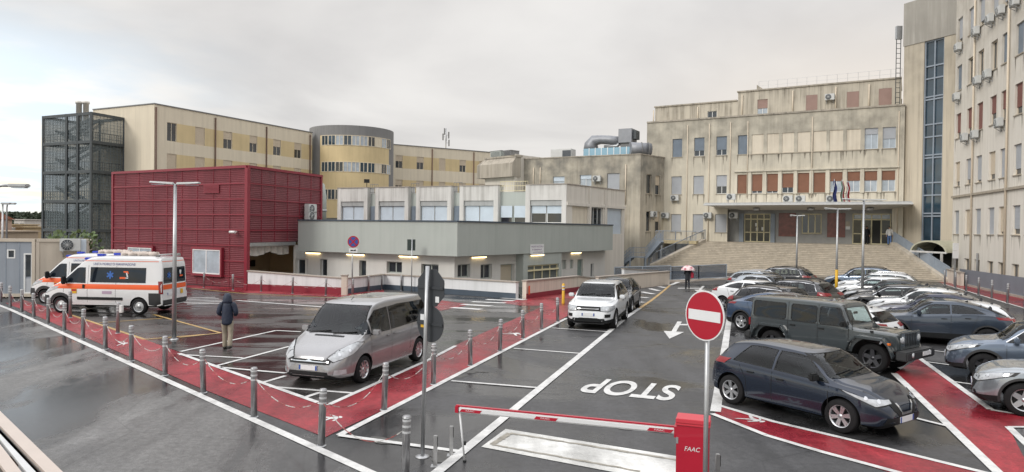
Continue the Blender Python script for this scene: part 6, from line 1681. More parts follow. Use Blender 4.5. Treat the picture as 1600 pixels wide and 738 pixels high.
def patch(C,pts,mode,name,mat,parent,off=.010,res=.07,theta=None,smooth=True,th=0):
    b2=bmesh.new(); polys=pts if isinstance(pts[0],list) else [pts]
    for q_ in polys: b2.faces.new([b2.verts.new((p[0],p[1],0)) for p in q_])
    pts=[p for q_ in polys for p in q_]
    for ax in (0,1):
        lo=min(p[ax] for p in pts); hi=max(p[ax] for p in pts); n=int((hi-lo)/res)
        for k in range(1,n+1):
            co=[0,0,0]; co[ax]=lo+(hi-lo)*k/(n+1); no=[0,0,0]; no[ax]=1
            bmesh.ops.bisect_plane(b2,geom=b2.verts[:]+b2.edges[:]+b2.faces[:],plane_co=co,plane_no=no)
    if mode=='L': o=lambda a,b:(V((a,4,b)),V((0,-1,0)))
    elif mode=='R': o=lambda a,b:(V((a,-4,b)),V((0,1,0)))
    elif mode=='F': o=lambda a,b:(V((6,a,b)),V((-1,0,0)))
    elif mode=='B': o=lambda a,b:(V((-6,a,b)),V((1,0,0)))
    elif mode=='T': o=lambda a,b:(V((a,b,4)),V((0,0,-1)))
    else:
        c,s=math.cos(theta),math.sin(theta); o=lambda a,b:(V((c*6-s*a,s*6+c*a,b)),V((-c,-s,0)))
    bad=[]
    for v_ in b2.verts:
        p,d=o(v_.co.x,v_.co.y); h=C.bvh.ray_cast(p,d)
        if h[0] is None:
            q=C.bvh.find_nearest(p+d*(5 if mode in('F','B','A') else 3.2)); v_.co=q[0]+q[1]*off
        else:
            nn=h[1] if h[1].dot(d)<0 else -h[1]; v_.co=h[0]+nn*off
    me=bpy.data.meshes.new(name)
    bmesh.ops.recalc_face_normals(b2,faces=b2.faces)
    for f in b2.faces: f.smooth=smooth
    # make normals face outwards
    f0=max(b2.faces,key=lambda f:f.calc_area()); _,d=o(pts[0][0],pts[0][1])
    if f0.normal.dot(d)>0: bmesh.ops.reverse_faces(b2,faces=b2.faces)
    b2.to_mesh(me); b2.free(); me.materials.append(mat)
    ob=bpy.data.objects.new(name,me); COL.objects.link(ob); ob.parent=parent; return ob
def pair(C,pts,name,mat,parent,**k):
    return [patch(C,pts,m,name,mat,parent,**k) for m in ('L','R')]
def corner(C,p3,th,name,mat,parent,**k):
    r=[]
    for s in (1,-1):
        t=th*s; pts=[(-math.sin(t)*x+math.cos(t)*y*s,z) for x,y,z in p3]
        r.append(patch(C,pts,'A',name,mat,parent,theta=t,**k))
    return r
def reflectors(C,p3,th,root,r=.036):
    n=len(p3); c=V([sum(p[i] for p in p3)/n for i in range(3)]); far_=sorted(p3,key=lambda p:p[1]); d=(V(far_[-1])-V(far_[0]))
    for f,rr in ((-.17,1.0),(.10,.8)):
        q=c+d*f
        for s in (1,-1):
            t=th*s; a0=-math.sin(t)*q.x+math.cos(t)*q.y*s
            patch(C,[(a0+r*rr*math.cos(k*.628),q.z+r*rr*math.sin(k*.628)) for k in range(10)],'A','reflector',M['alloy'],root,theta=t,off=.022,res=.05)
def bezel(C,p3,th,root,g=1.16):
    n=len(p3); c=[sum(p[i] for p in p3)/n for i in range(3)]; reflectors(C,p3,th,root)
    corner(C,[tuple(c[i]+(p[i]-c[i])*g for i in range(3)) for p in p3],th,'headlight_bezel',M['black'],root,res=.06,off=.009)
def seam(C,pl,name,parent,w=.012,mode=('L','R'),mat=None):
    """thin dark shut line following the body"""
    for m in mode:
        for i in range(len(pl)-1):
            a,c=V(pl[i]),V(pl[i+1]); d=(c-a).normalized(); n=V((-d.y,d.x))*w/2
            patch(C,[(a+n)[:2],(c+n)[:2],(c-n)[:2],(a-n)[:2]],m,name,mat or M['black'],parent,off=.003,res=.12)
_wh={}
def wheel_mesh(r,w,style):
    k=(r,w,style)
    if k in _wh: return _wh[k]
    mb=MB(); rr=r*.66
    mb.lathe([(rr,-w/2),(r*.93,-w/2),(r*.985,-w*.38),(r,-w*.2),(r,w*.2),(r*.985,w*.38),(r*.93,w/2),(rr,w/2)],36,ax='y',cap=False)
    ty=mb
    rm=MB()
    rm.lathe([(rr,w*.48),(rr*.93,w*.46),(rr*.9,w*.1),(rr*.88,-w*.2)],36,ax='y',cap=False)
    hub=MB()
    ns={'ten':10,'five':5,'steel':0,'twin':6}[style]
    if ns:
        for i in range(ns):
            for q in ((-.13,.13) if style=='twin' else (0,)):
                a=2*math.pi*i/ns+q; wd={'ten':.045,'five':.10,'twin':.038}[style]
                d=V((math.cos(a),0,math.sin(a))); t=V((-math.sin(a),0,math.cos(a)))
                p0=d*rr*.16+V((0,w*.36,0)); p1=d*rr*.94+V((0,w*.42,0))
                rm.hexa([p0-t*wd*.6,p0+t*wd*.6,p0+t*wd*.6-V((0,.03,0)),p0-t*wd*.6-V((0,.03,0)),p1-t*wd*.5,p1+t*wd*.5,p1+t*wd*.5-V((0,.03,0)),p1-t*wd*.5-V((0,.03,0))])
        rm.lathe([(.0,w*.40),(rr*.2,w*.38),(rr*.22,w*.3)],16,ax='y',cap=False)
    else:
        rm.lathe([(rr*.9,w*.25),(rr*.62,w*.40),(rr*.35,w*.30),(rr*.3,w*.42),(0.01,w*.43)],24,ax='y',cap=False)
    hub.lathe([(rr*.88,-w*.05),(.01,-.0)],24,ax='y',cap=False)
    _wh[k]=(ty,rm,hub); return _wh[k]
def add_wheels(S,root):
    r,w=S['wr'],S.get('ww',.21); ty,rm,hub=wheel_mesh(r,w,S.get('rim','ten'))
    pm=[None]
    for xa in (S['xf'],S['xr']):
        for s in (1,-1):
            y=s*(C_wm(S,xa)-w/2-.012)
            if pm[0] is None:
                T=ty.build('wheel',M['tyre'],None); T.location=(0,0,0)
                T.data.transform(Matrix.Translation(-V((0,0,0))))
                # MB.build recentres on bbox: undo
                for v_,p in zip(T.data.vertices,ty.v): v_.co=p
                Rm=rm.build('rim',M[S.get('rimmat','alloy')],None)
                for v_,p in zip(Rm.data.vertices,rm.v): v_.co=p
                Hb=hub.build('brake_disc',M['black'],None)
                for v_,p in zip(Hb.data.vertices,hub.v): v_.co=p
                Rm.location=(0,0,0); Hb.location=(0,0,0); Rm.parent=T; Hb.parent=T; pm[0]=T; o=T
            else: o=copytree(pm[0])
            o.parent=root; o.location=(xa,y,r); o.rotation_euler=(0,random.uniform(0,1),0) if s>0 else (0,random.uniform(0,1),math.pi)
def C_wm(S,x): return pchip(S['wm'])(x)
def mirrors(S,root,mat,x,z,y):
    for s in (1,-1):
        mb=MB(); mb.box((x,s*(y+.11),z+.06),(.13,.22,.15)); o=mb.build('mirror' if mat is M['white'] else 'wing_mirror',mat,root,bevel=.03)
        mb=MB(); mb.bar((x,s*(y-.06),z),(x,s*(y+.06),z+.03),.05); mb.build('mirror_arm',M['black'],o)
        mb=MB(); mb.box((x-.053,s*(y+.09),z+.06),(.006,.13,.1)); mb.build('mirror_glass',M['car_glass'],o)
def plate(C,root,z,front=True,y=0):
    d=V((-1,0,0)) if front else V((1,0,0)); h=C.bvh.ray_cast(V((6 if front else -6,y,z)),d); x=h[0].x+(.012 if front else -.012)
    mb=MB(); mb.box((x,y,z),(.012,.50,.11)); o=mb.build('number_plate',M['signwhite'],root)
    e=.0075 if front else -.0075
    for s in (-1,1): mb=MB(); mb.box((x+e,y+s*.225,z),(.003,.045,.108)); mb.build('blue_strip',M['signblue'],o)
    return o
# ---- generic profile generator
def gen(L,W,H,wb,fo,wr,hz,nz,xc,xrf,xrr,zrr,xtr,ztr,b0,b1,gc=.2,tum=.70,**k):
    h=L/2; w=W/2
    S=dict(L=L,W=W,H=H,wr=wr,xf=h-fo,xr=h-fo-wb)
    S['top']=[(-h,.52),(-h+.02,min(.8,ztr-.12)),(xtr,ztr),(xrr,zrr),((xrr*.6+xrf*.4),H),(xrf-.12,H-.035),(xrf+.12,H-.10),(xc,hz),((xc+h)/2,hz-(hz-nz)*.35),(h-.20,nz),(h-.05,nz-.12),(h,.48)]
    S['belt']=[(-h,.5),(-h+.1,b1-.12),(xrr-.1,b1),(0,(b0+b1)/2),(xc-.2,b0),(xc+.3,b0-.05),(h-.2,nz-.1),(h,.44)]
    S['wm']=[(-h,w*.76),(-h+.12,w*.90),(-h+.5,w*.985),(-h+1.0,w),(h-1.0,w),(h-.5,w*.95),(h-.18,w*.80),(h,w*.55)]
    S['wt']=[(-h,w*.55),(xtr,w*.66),(xrr,w*(tum-.03)),(0,w*tum),(xrf,w*(tum-.01)),(xc,w*.80),(h-.5,w*.70),(h-.2,w*.58),(h,w*.4)]
    S['bot']=[(-h,gc+.14),(-h+.15,gc+.03),(-h+.8,gc),(h-.8,gc),(h-.2,gc),(h,gc+.10)]
    S.update(xc=xc,xrf=xrf,xrr=xrr,xtr=xtr,ztr=ztr,hz=hz,nz=nz,zrr=zrr,b0=b0,b1=b1); S.update(k)
    return S
def grow(p,g):
    c=[sum(q[i] for q in p)/len(p) for i in range(2)]; r=[]
    for q in p:
        d=V((q[0]-c[0],q[1]-c[1])); l=d.length; r.append((c[0]+d.x*(1+g/l),c[1]+d.y*(1+g/l)))
    return r
def glaz(C,p,mode,name,root,g=.026,mat=None,off=.002):
    w=patch(C,p,mode,name,mat or M['sideglass'],root,off=off)
    q=grow(p,g); n=len(p); s=patch(C,[[p[i],p[(i+1)%n],q[(i+1)%n],q[i]] for i in range(n)],mode,'seal',M['black'],root,off=.007); s.parent=w; return w
def glass_all(C,root,S,g=.026):
    for mode,p in win_outlines(C,S):
        if mode=='S':
            xm=sum(q[0] for q in p)/len(p)
            for m_ in ('L','R'): glaz(C,p,m_,'side_window',root,g,M['privacy'] if (xm<S.get('priv',-9)) else M['sideglass'])
        else: glaz(C,p,mode,'windscreen' if mode=='F' else 'rear_window',root,g,M['windscreen'] if mode=='F' else M['privacy'])
    interior(C,S,root)
def interior(C,S,root):
    x1=S.get('cab',(0,S['xc']-.03))[1]; zf=S['wr']*2+.12; w=C.wm(0); zb=C.belt(0)
    mb=MB(); zd=C.belt(x1-.3)-.02; mb.box((x1-.42,0,(zd+zf)/2),(.45,w*1.55,zd-zf)); mb.build('dashboard',M['cabin'],root,bevel=.05)
    xs=x1-1.25; rows=S.get('rows',((xs,2),(xs-.95,2)))
    for x,n in rows:
        for s in (1,-1):
            mb=MB(); y=s*w*.42; zt=zb+.12
            mb.hexa([(x-.12,y-.24,zf),(x+.02,y-.24,zf),(x+.02,y+.24,zf),(x-.12,y+.24,zf),(x-.28,y-.20,zt),(x-.18,y-.20,zt),(x-.18,y+.20,zt),(x-.28,y+.20,zt)])
            st=mb.build('seat',M['seat'],root,bevel=.04)
            mb=MB(); mb.box((x-.26,y,zt+.14),(.09,.25,.17)); mb.build('headrest',M['seat'],st,bevel=.03)
    mb=MB(); c=V((x1-.78,w*.42,zd+.03)); mb.tube([c+V((.07*math.sin(a),.18*math.cos(a),.17*math.sin(a))) for a in [2*math.pi*k/16 for k in range(17)]],.016,6); mb.build('steering_wheel',M['cabin'],root)
    mb=MB(); xm=S['xrf']+.12; mb.box((xm,0,C.top(xm)-.16),(.03,.22,.07)); mb.build('rear_view_mirror',M['cabin'],root,bevel=.01)
M['lamp']=mk('headlamp_lens',(.40,.42,.44),.05,metal=.1,var=.3,scale=9,spec=.8)
M['tail']=mk('tail_lamp_red',(.20,.007,.011),.15,var=.2,scale=8,spec=.7)
M['orange']=mk('orange_lamp',(.65,.16,.02),.2)
M['cladding']=mk('dark_cladding',(.025,.026,.028),.55,var=.1)
def finish_car(C,S,root,opts):
    h=S['L']/2
    glass_all(C,root,S)
    hl=opts.get('hl',[(h-.02,.30,S['nz']-.20),(h-.10,.62,S['nz']-.22),(h-.62,S['W']/2-.02,S['nz']-.02),(h-.70,S['W']/2-.02,S['nz']+.06),(h-.30,.66,S['nz']-.03),(h-.06,.30,S['nz']-.12)])
    bezel(C,hl,math.radians(42),root)
    corner(C,hl,math.radians(42),'headlight',M['lamp'],root,res=.06,off=.016)
    zt=S['ztr']; tl=opts.get('tl',[(-h+.04,.42,zt-.12),(-h+.5,S['W']/2,zt-.10),(-h+.42,S['W']/2,zt+.06),(-h+.06,.42,zt+.0)])
    corner(C,tl,math.radians(138),'tail_light',M['tail'],root,res=.06)
    gz=S['nz']; gr=opts.get('gr',[(-.42,gz-.20),(-.36,gz-.36),(.36,gz-.36),(.42,gz-.20),(.36,gz-.15),(-.36,gz-.15)])
    patch(C,gr,'F','grille',M['black'],root,res=.08)
    lw=opts.get('low',[(-.62,.30),(.62,.30),(.56,.42),(-.56,.42)]); patch(C,lw,'F','lower_intake',M['black'],root,res=.08)
    plate(C,root,opts.get('pz',.47),True); plate(C,root,opts.get('rpz',max(.6,zt-.28)),False)
    mirrors(S,root,opts.get('mir',M['white']),S['xc']-.42,C.belt(S['xc']-.42)+.06,C.wm(0)-.02)
    # door seams and handles
    zb=C.bot(0)+.12
    sl_=opts.get('seams',[S['side'][0][0]+.02,(S['side'][0][3]+S['side'][1][0])/2 if len(S['side'])>1 else S['side'][0][3]-.02])
    for x in sl_: seam(C,[(x,C.belt(x)-.01),(x+.0,zb)],'door_seam',root)
    xr=S['xr']+S['wr']+.08; seam(C,[(xr+.02,zb),(xr,zb+.35),(xr-.18,C.belt(xr)-.02)],'door_seam',root)
    for x in opts.get('handles',[sl_[1]+.2,xr+.12]):
        for s in (1,-1):
            hit=C.bvh.ray_cast(V((x,4*s,C.belt(x)-.13)),V((0,-s,0)))
            if hit[0]: mb=MB(); mb.box(hit[0]+V((0,s*.012,0)),(.18,.03,.028)); mb.build('door_handle',opts.get('hmat',M['black']),root,bevel=.008)
    if opts.get('arch'):
        for xa in (S['xf'],S['xr']):
            R0=S['wr']+S.get('gap',.055)+.003; R1=R0+opts['arch']; n=18; a0=math.radians(-12)
            for s in range(1):
                pts=[(xa+R1*math.cos(a0+(math.pi-2*a0)*k/n),S['wr']+R1*math.sin(a0+(math.pi-2*a0)*k/n)) for k in range(n+1)]+[(xa+R0*math.cos(a0+(math.pi-2*a0)*k/n),S['wr']+R0*math.sin(a0+(math.pi-2*a0)*k/n)) for k in range(n,-1,-1)]
                pair(C,pts,'arch_trim',M['cladding'],root,off=.012,res=.2)
    if opts.get('rails'):
        for s in (1,-1):
            xs_=[S['xrr']+.1+(S['xrf']-.2-S['xrr']-.1)*k/8 for k in range(9)]
            mb=MB(); mb.tube([V((x,s*(C.wt(x)*.90),C.top(x)+(-.02 if k in(0,8) else .03))) for k,x in enumerate(xs_)],.018,8); mb.build('roof_rail',M[opts['rails']],root)
    if opts.get('trim'):
        a,b_,c,d=S['side'][0]; e=S['side'][-1]
        xs_=[a+(b_-a)*k/4 for k in range(5)]
        pl=[(a+.03,C.belt(a)+.05),(b_,C.top(b_)-.115)]+[(b_+(e[2]-b_)*k/6,C.top(b_+(e[2]-b_)*k/6)-.115) for k in range(1,7)]+[(e[3]-.03,C.belt(e[3])+.05)]
        seam(C,pl,'window_trim',root,w=.028,mat=M['chrome'])
    # antenna and wipers
    mb=MB(); x=S['xrr']+.15; z=C.top(x); mb.prism([(x-.07,-.012,z-.01),(x+.07,-.012,z-.01),(x-.05,-.012,z+.04)],(0,.024,0)); mb.build('antenna',M['black'],root)
    x0=S['xc']; z=C.top(x0)+.03
    for y0,y1 in ((.05,.62),(-.58,-.02)):
        pts=[]
        for k in range(6):
            y=y0+(y1-y0)*k/5; hit=C.bvh.ray_cast(V((6,y,z+.05+.04*k/5)),V((-1,0,0))); 
            if hit[0]: pts.append(hit[0]+hit[1]*.02)
        if len(pts)>2: mb=MB(); mb.tube(pts,.011,5); mb.build('wiper',M['black'],root)
PROTO={}
def proto(key,S,opts,name='parked_car'):
    C=carbody(S); root=bpy.data.objects.new(name,None); COL.objects.link(root); root.empty_display_size=.4
    b=bpy.data.objects.new('body',C.mesh); COL.objects.link(b); b.parent=root
    add_wheels(S,root)
    if opts.get('custom'): opts['custom'](C,S,root)
    else: finish_car(C,S,root,opts)
    PROTO[key]=[root,S,False,C]; return PROTO[key]
PAINTED={'body','mirror','hood_scoop'}
def car(key,label,cat,paintm,ref,px,heading,group='cars in the car park',z=None,rim=None):
    """ref: local point on the car; px: where it is seen in the photo; heading: plan direction of travel"""
    P=PROTO[key]; root=P[0] if not P[2] else copytree(P[0]); P[2]=True
    hd=V(heading).normalized(); ang=math.atan2(hd.y,hd.x)
    p=G(px[0],px[1],ref[2]) ; lat=V((-hd.y,hd.x))
    q=p.xy-hd*ref[0]-lat*ref[1]
    # follow the ground
    za=zg(q.x+hd.x*1.3,q.y+hd.y*1.3); zb=zg(q.x-hd.x*1.3,q.y-hd.y*1.3)
    root.location=(q.x,q.y,(za+zb)/2); root.rotation_euler=(0,-math.atan2(za-zb,2.6),ang)
    tag(root,label,cat,group)
    pm=M[paintm] if isinstance(paintm,str) else paintm
    for ch in root.children:
        n=ch.name.split('.')[0]
        if n in PAINTED and ch.material_slots:
            sl_=ch.material_slots[0]; sl_.link='OBJECT'; sl_.material=pm
        if n=='wheel' and rim:
            for r in ch.children:
                if r.name.startswith('rim'): r.material_slots[0].link='OBJECT'; r.material_slots[0].material=M[rim]
    return root
for k,c,me_ in (('p_navyhatch',(.012,.020,.038),.45),('p_greygreen',(.045,.055,.060),.15),('p_silver',(.30,.30,.31),.55),('p_white',(.66,.68,.70),.0),('p_dark',(.016,.018,.022),.3),('p_black',(.008,.008,.010),.1),('p_navy',(.014,.018,.045),.3),('p_slate',(.045,.060,.085),.5),('p_bluegrey',(.10,.14,.20),.5),('p_silver2',(.30,.33,.36),.6),('p_brown',(.035,.030,.028),.4),('p_blue',(.05,.08,.14),.45),('p_bluesil',(.13,.165,.22),.55)):
    M[k]=paint(k,c,me_,.22)
HL=(.60,-.80); HR=(-.82,.57); HB=(-.32,-.95)
# --- small hatchback
S=gen(4.0,1.74,1.455,2.53,.82,.325,.97,.76,1.12,.42,-1.42,1.375,-1.86,1.00,.87,.96,gc=.19,rim='twin',rimmat='alloy',
      side=[(.92,.36,-.22,-.26),(-.36,-.33,-.98,-1.30)],sroof=.105,hood=1)
proto('hatch',S,dict(mir=M['black'],hl=[(1.94,.42,.66),(1.75,.68,.62),(1.32,.86,.80),(1.25,.87,.84),(1.65,.72,.74),(1.92,.44,.72)],arch=0,gr=[(-.40,.55),(-.20,.38),(.20,.38),(.40,.55),(.46,.70),(.30,.70),(.18,.50),(-.18,.50),(-.30,.70),(-.46,.70)],pz=.36,tl=[(-1.95,.45,.88),(-1.55,.87,.90),(-1.45,.87,1.02),(-1.92,.45,1.0)]))
for s in (1,): patch(PROTO['hatch'][3],[(-.30,.66),(-.17,.45),(.17,.45),(.30,.66),(.25,.66),(.14,.49),(-.14,.49),(-.25,.66)],'F','chrome_vee',M['chrome'],PROTO['hatch'][0],off=.014,res=.06)
car('hatch','dark blue small hatchback beside the curved red strip, nearest on the right','car','p_navyhatch',(S['xr'],-.86,0),(1140,632),(.565,-.825))
# --- generic SUVs
S=gen(4.45,1.85,1.62,2.68,.88,.355,1.08,.88,1.10,.42,-1.50,1.52,-2.02,1.06,1.0,1.10,gc=.22,clad=1,rim='five',rimmat='alloy_dark',
      side=[(.86,.34,-.25,-.28),(-.37,-.35,-.98,-1.10),(-1.16,-1.06,-1.45,-1.62)])
proto('suv',S,dict(arch=.06,rails='black',trim=True,pz=.52))
S2=gen(4.40,1.84,1.55,2.66,.92,.355,1.05,.86,1.02,.34,-.95,1.47,-1.98,1.08,.99,1.14,gc=.21,clad=1,rim='five',rimmat='alloy',
      side=[(.80,.28,-.28,-.30),(-.39,-.38,-.95,-1.30)],sroof=.14)
proto('coupe_suv',S2,dict(arch=.05,pz=.5,tl=[(-2.16,.1,1.0),(-1.70,.92,1.02),(-1.62,.92,1.10),(-2.12,.1,1.08)]))
S3=gen(4.25,1.79,1.47,2.60,.85,.33,.98,.76,1.02,.34,-1.48,1.39,-2.0,.98,.91,1.0,gc=.18,rim='ten',side=[(.82,.28,-.28,-.30),(-.39,-.37,-1.0,-1.24)])
proto('compact',S3,dict(trim=True,pz=.42))
S4=gen(4.62,1.83,1.49,2.73,.90,.335,.98,.76,1.05,.30,-1.75,1.38,-2.2,.98,.92,1.0,gc=.18,rim='ten',side=[(.86,.26,-.30,-.33),(-.42,-.40,-1.05,-1.10),(-1.17,-1.14,-1.66,-1.85)])
proto('estate',S4,dict(rails='chrome',pz=.42))
# right column, fronts to the left
def nose(S): return (S['L']/2-.06,.32,.78)
RC_=[('suv','p_bluegrey','blue grey off roader farthest back in the right row, before the stairs',(1289,435)),
     ('estate','p_white','long white estate car, second from the back in the right row',(1303,441)),
     ('compact','p_white','white compact car tucked before the long white estate',(1303,448.5)),
     ('coupe_suv','p_dark','dark grey car between the white compact and the black car',(1319,457)),
     ('compact','p_black','glossy black car by the nearest yellow sleeved lamp post',(1322,463)),
     ('suv_w','p_white','white crossover between the black car and the navy car',(1356,472)),
     ('coupe_suv','p_navy','dark navy crossover between two white cars of the right row',(1364,482)),
     ('compact','p_white','white car mostly hidden behind the dark grey coupe off roader',(1375,492))]
proto('suv_w',dict(S2),dict(arch=0,pz=.5))
for key,pm,lab,px in RC_: car(key,lab,'car',pm,nose(PROTO[key][1]),px,HR)
car('coupe_suv','large dark slate coupe off roader with long red tail lamp in the right row','car','p_slate',(S2['xf'],.9,.345),(1400,520),(-.86,.51),rim='alloy_dark')
car('suv','blue silver off roader cut by the right edge, front to the left','car','p_bluesil',(S['xf'],.9,0),(1538,595),(-.84,.54))
S5=dict(S); proto('suv2',gen(4.35,1.82,1.58,2.64,.90,.355,1.04,.84,1.06,.40,-1.45,1.48,-1.98,1.04,.97,1.08,gc=.2,clad=1,rim='five',rimmat='alloy',side=[(.84,.32,-.25,-.28),(-.37,-.35,-.98,-1.2)]),dict(arch=.05,pz=.5,gr=[(-.5,.42),(-.36,.34),(.36,.34),(.5,.42),(.56,.66),(.40,.72),(-.40,.72),(-.56,.66)]))
car('suv2','silver grey car at the right edge, nearest of the right row','car','p_silver2',(PROTO['suv2'][1]['xf'],.88,0),(1600,652),(-.84,.54))
# left column
car('compact','white hatchback parked tail outwards behind the grey green off roader','car','p_white',(-1.5,.45,1.40),(1358,484),(-.60,.80))
car('coupe_suv','blue grey crossover with red tail lamp behind the grey green off roader','car','p_blue',(-2.08,-.70,1.02),(1139,472.5),HL,rim='alloy')
car('suv','dark brown crossover with chrome window line, third row back on the left','car','p_brown',(-.2,0,1.62),(1216,446.5),HL)
car('suv_w','white sloping roof crossover with its tail to the exit lane','car','p_white',(S2['xr'],-.9,.355),(1129,474.5),HL)
car('suv','black off roader with chrome roof rails between the white crossover and the stairs','car','p_black',(-1.4,0,1.55),(1283,440.5),(-.60,.80))
car('compact','grey car beyond the white crossover, only its roof showing','car','p_silver2',(-.2,0,1.47),(1197,429),HL)
car('estate','pale roofed car farthest left before the mesh fence','car','p_silver2',(-.3,0,1.49),(1190,423.5),HL)
car('suv','dark off roader turned tail to the right, close to the stairs','car','p_dark',(-.3,0,1.62),(1226,416.5),(-.75,.66))
# --- white off roader facing the viewer and dark car behind it
S6=gen(4.60,1.90,1.72,2.74,.90,.375,1.14,.96,1.02,.38,-1.80,1.63,-2.20,1.10,1.04,1.14,gc=.24,clad=1,tum=.74,rim='ten',rimmat='alloy',side=[(.82,.30,-.30,-.33),(-.42,-.40,-1.05,-1.12),(-1.20,-1.15,-1.75,-1.85)])
def disco(C,S,root):
    finish_car(C,S,root,dict(arch=0,pz=.60,low=[(-.66,.32),(.66,.32),(.60,.46),(-.60,.46)],gr=[(-.46,.74),(.46,.74),(.44,.90),(-.44,.90)],
      hl=[(2.26,.50,.74),(2.10,.72,.72),(1.80,.93,.80),(1.72,.93,.90),(2.05,.74,.90),(2.24,.50,.88)]))
    for s in (1,-1): patch(C,[(s*.62,.50),(s*.80,.50),(s*.82,.62),(s*.62,.62)],'F','fog_lamp_bezel',M['black'],root,res=.06)
    patch(C,[(-.40,.805),(.40,.805),(.40,.825),(-.40,.825)],'F','grille_bar',M['chrome'],root,off=.02,res=.1)
    patch(C,[(-.6,.24),(.6,.24),(.6,.29),(-.6,.29)],'F','skid_plate',M['steelgrey'],root,off=.016,res=.1)
proto('offroader',S6,dict(custom=disco))
car('offroader','white off roader facing the viewer in the exit lane bays','car','p_white',(S6['xf'],.93,0),(962.5,513.5),(-.31,-.95))
car('suv2','dark grey car parked right behind the white off roader','car','p_dark',(0,0,1.58),(966,433.5),(-.31,-.95))
# --- boxy off roader
def jeep(C,S,root):
    g=M['car_glass']; h=S['L']/2
    glass_all(C,root,S,.035)
    # dark hardtop quarter
    for x in (-.90,.04,.95): seam(C,[(x,1.74),(x,.55)],'door_seam',root,w=.016)
    seam(C,[(-2.25,1.17),(.95,1.17)],'waist_seam',root,w=.016)
    for x in (-.74,.16):
        for s in (1,-1): mb=MB(); mb.box((x,s*(C.wm(x)+.012),1.05),(.17,.03,.04)); mb.build('door_handle',M['black'],root,bevel=.008)
    # flared wings: flat topped trapezoid arches
    for xa in (S['xf'],S['xr']):
        for s in (1,-1):
            pl=[(xa+.62,.50),(xa+.50,.80),(xa+.36,.95),(xa-.36,.95),(xa-.54,.80),(xa-.66,.50)]
            mb=MB()
            for i in range(len(pl)-1):
                a,c=pl[i],pl[i+1]; y0,y1=s*.76,s*.955
                mb.hexa([(a[0],y0,a[1]),(c[0],y0,c[1]),(c[0],y1,c[1]-.02),(a[0],y1,a[1]-.02),(a[0],y0,a[1]+.07),(c[0],y0,c[1]+.07),(c[0],y1,c[1]+.05),(a[0],y1,a[1]+.05)])
            mb.build('wing_flare',M['p_greygreen'],root,bevel=.012)
    # front: slotted grille, round lamps, bumper
    xg=C.bvh.ray_cast(V((6,0,.9)),V((-1,0,0)))[0].x
    mb=MB(); mb.box((xg+.01,0,.93),(.05,1.16,.48)); gr=mb.build('grille',M['p_greygreen'],root,bevel=.02)
    for k in range(7): mb=MB(); mb.box((xg+.036,-.30+k*.10,.95),(.012,.055,.34)); mb.build('grille_slot',M['black'],gr,bevel=.004)
    for s in (1,-1):
        mb=MB(); mb.lathe([(.0,xg+.055),(.08,xg+.05),(.10,xg+.03),(.10,xg)],20,(0,s*.48,.97),ax='x'); mb.build('headlight',M['lamp'],root)
        mb=MB(); mb.box((xg-.18,s*.86,.86),(.12,.10,.06)); mb.build('side_lamp',M['orange'],root,bevel=.01)
    mb=MB(); mb.box((xg+.16,0,.58),(.30,1.70,.24)); bp=mb.build('front_bumper',M['cladding'],root,bevel=.03)
    for s in (1,-1): mb=MB(); mb.lathe([(.0,xg+.325),(.07,xg+.318),(.07,xg+.3)],14,(0,s*.5,.6),ax='x'); mb.build('fog_lamp',M['lamp'],bp)
    mb=MB(); mb.box((xg+.335,.28,.60),(.012,.5,.11)); mb.build('number_plate',M['signwhite'],root)
    mb=MB(); mb.box((-h-.06,0,.58),(.2,1.6,.2)); mb.build('rear_bumper',M['cladding'],root,bevel=.03)
    ty,rm,hub=wheel_mesh(S['wr'],S['ww'],'five')
    T=ty.build('spare_wheel',M['tyre'])
    for v_,p in zip(T.data.vertices,ty.v): v_.co=p
    T.parent=root; T.location=(-h-.12,0,1.02); T.rotation_euler=(0,0,math.pi/2)
    for s in (1,-1): mb=MB(); mb.box((-h-.01,s*.72,1.0),(.06,.14,.24)); mb.build('tail_light',M['tail'],root,bevel=.01)
    mirrors(S,root,M['black'],.88,1.22,.86)
    for s in (1,-1): mb=MB(); mb.box((-.55,s*.86,.42),(1.75,.12,.09)); mb.build('rock_rail',M['cladding'],root,bevel=.02)
    for s in (1,-1):
        patch(C,[(1.15,s*.22),(1.75,s*.20),(1.75,s*.40),(1.15,s*.42)],'T','hood_scoop',M['black'],root,off=.012)
        mb=MB(); mb.box((1.55,s*.72,1.13),(.08,.05,.05)); mb.build('hood_latch',M['black'],root)
    mb=MB(); mb.tube([(1.05,.62,1.14),(.95,.3,1.19),(.93,.05,1.2)],.012,5); mb.tube([(1.05,-.1,1.16),(.95,-.3,1.19),(.93,-.55,1.2)],.012,5); mb.build('wipers',M['black'],root)
    mb=MB(); mb.tube([(1.05,-.80,1.12),(1.05,-.80,1.6)],.008,5); mb.build('antenna',M['black'],root)
S7=gen(4.45,1.64,1.84,3.0,.66,.40,1.19,1.14,1.00,.62,-2.15,1.80,-2.215,1.20,1.16,1.17,gc=.42,tum=.90)
h=S7['L']/2
S7.update(box=1,ww=.25,gap=.14,rim='five',rimmat='alloy_dark')
S7['top']=[(-h,1.0),(-h+.015,1.2),(-h+.05,1.70),(-h+.12,1.81),(-.6,1.84),(.50,1.82),(.66,1.78),(.98,1.22),(1.10,1.16),(1.7,1.15),(h-.08,1.12),(h-.01,1.06),(h,.95)]
S7['belt']=[(-h,.98),(-h+.03,1.17),(.9,1.17),(1.05,1.10),(h-.08,1.06),(h,.9)]
S7['wm']=[(-h,.76),(-h+.05,.80),(-h+.2,.82),(.9,.82),(1.1,.80),(1.6,.72),(h-.05,.66),(h,.60)]
S7['wt']=[(-h,.70),(-h+.1,.72),(-1,.74),(.62,.72),(.98,.74),(1.2,.66),(h-.1,.58),(h,.54)]
S7['bot']=[(-h,.52),(-h+.1,.48),(0,.45),(1.4,.45),(h,.62)]
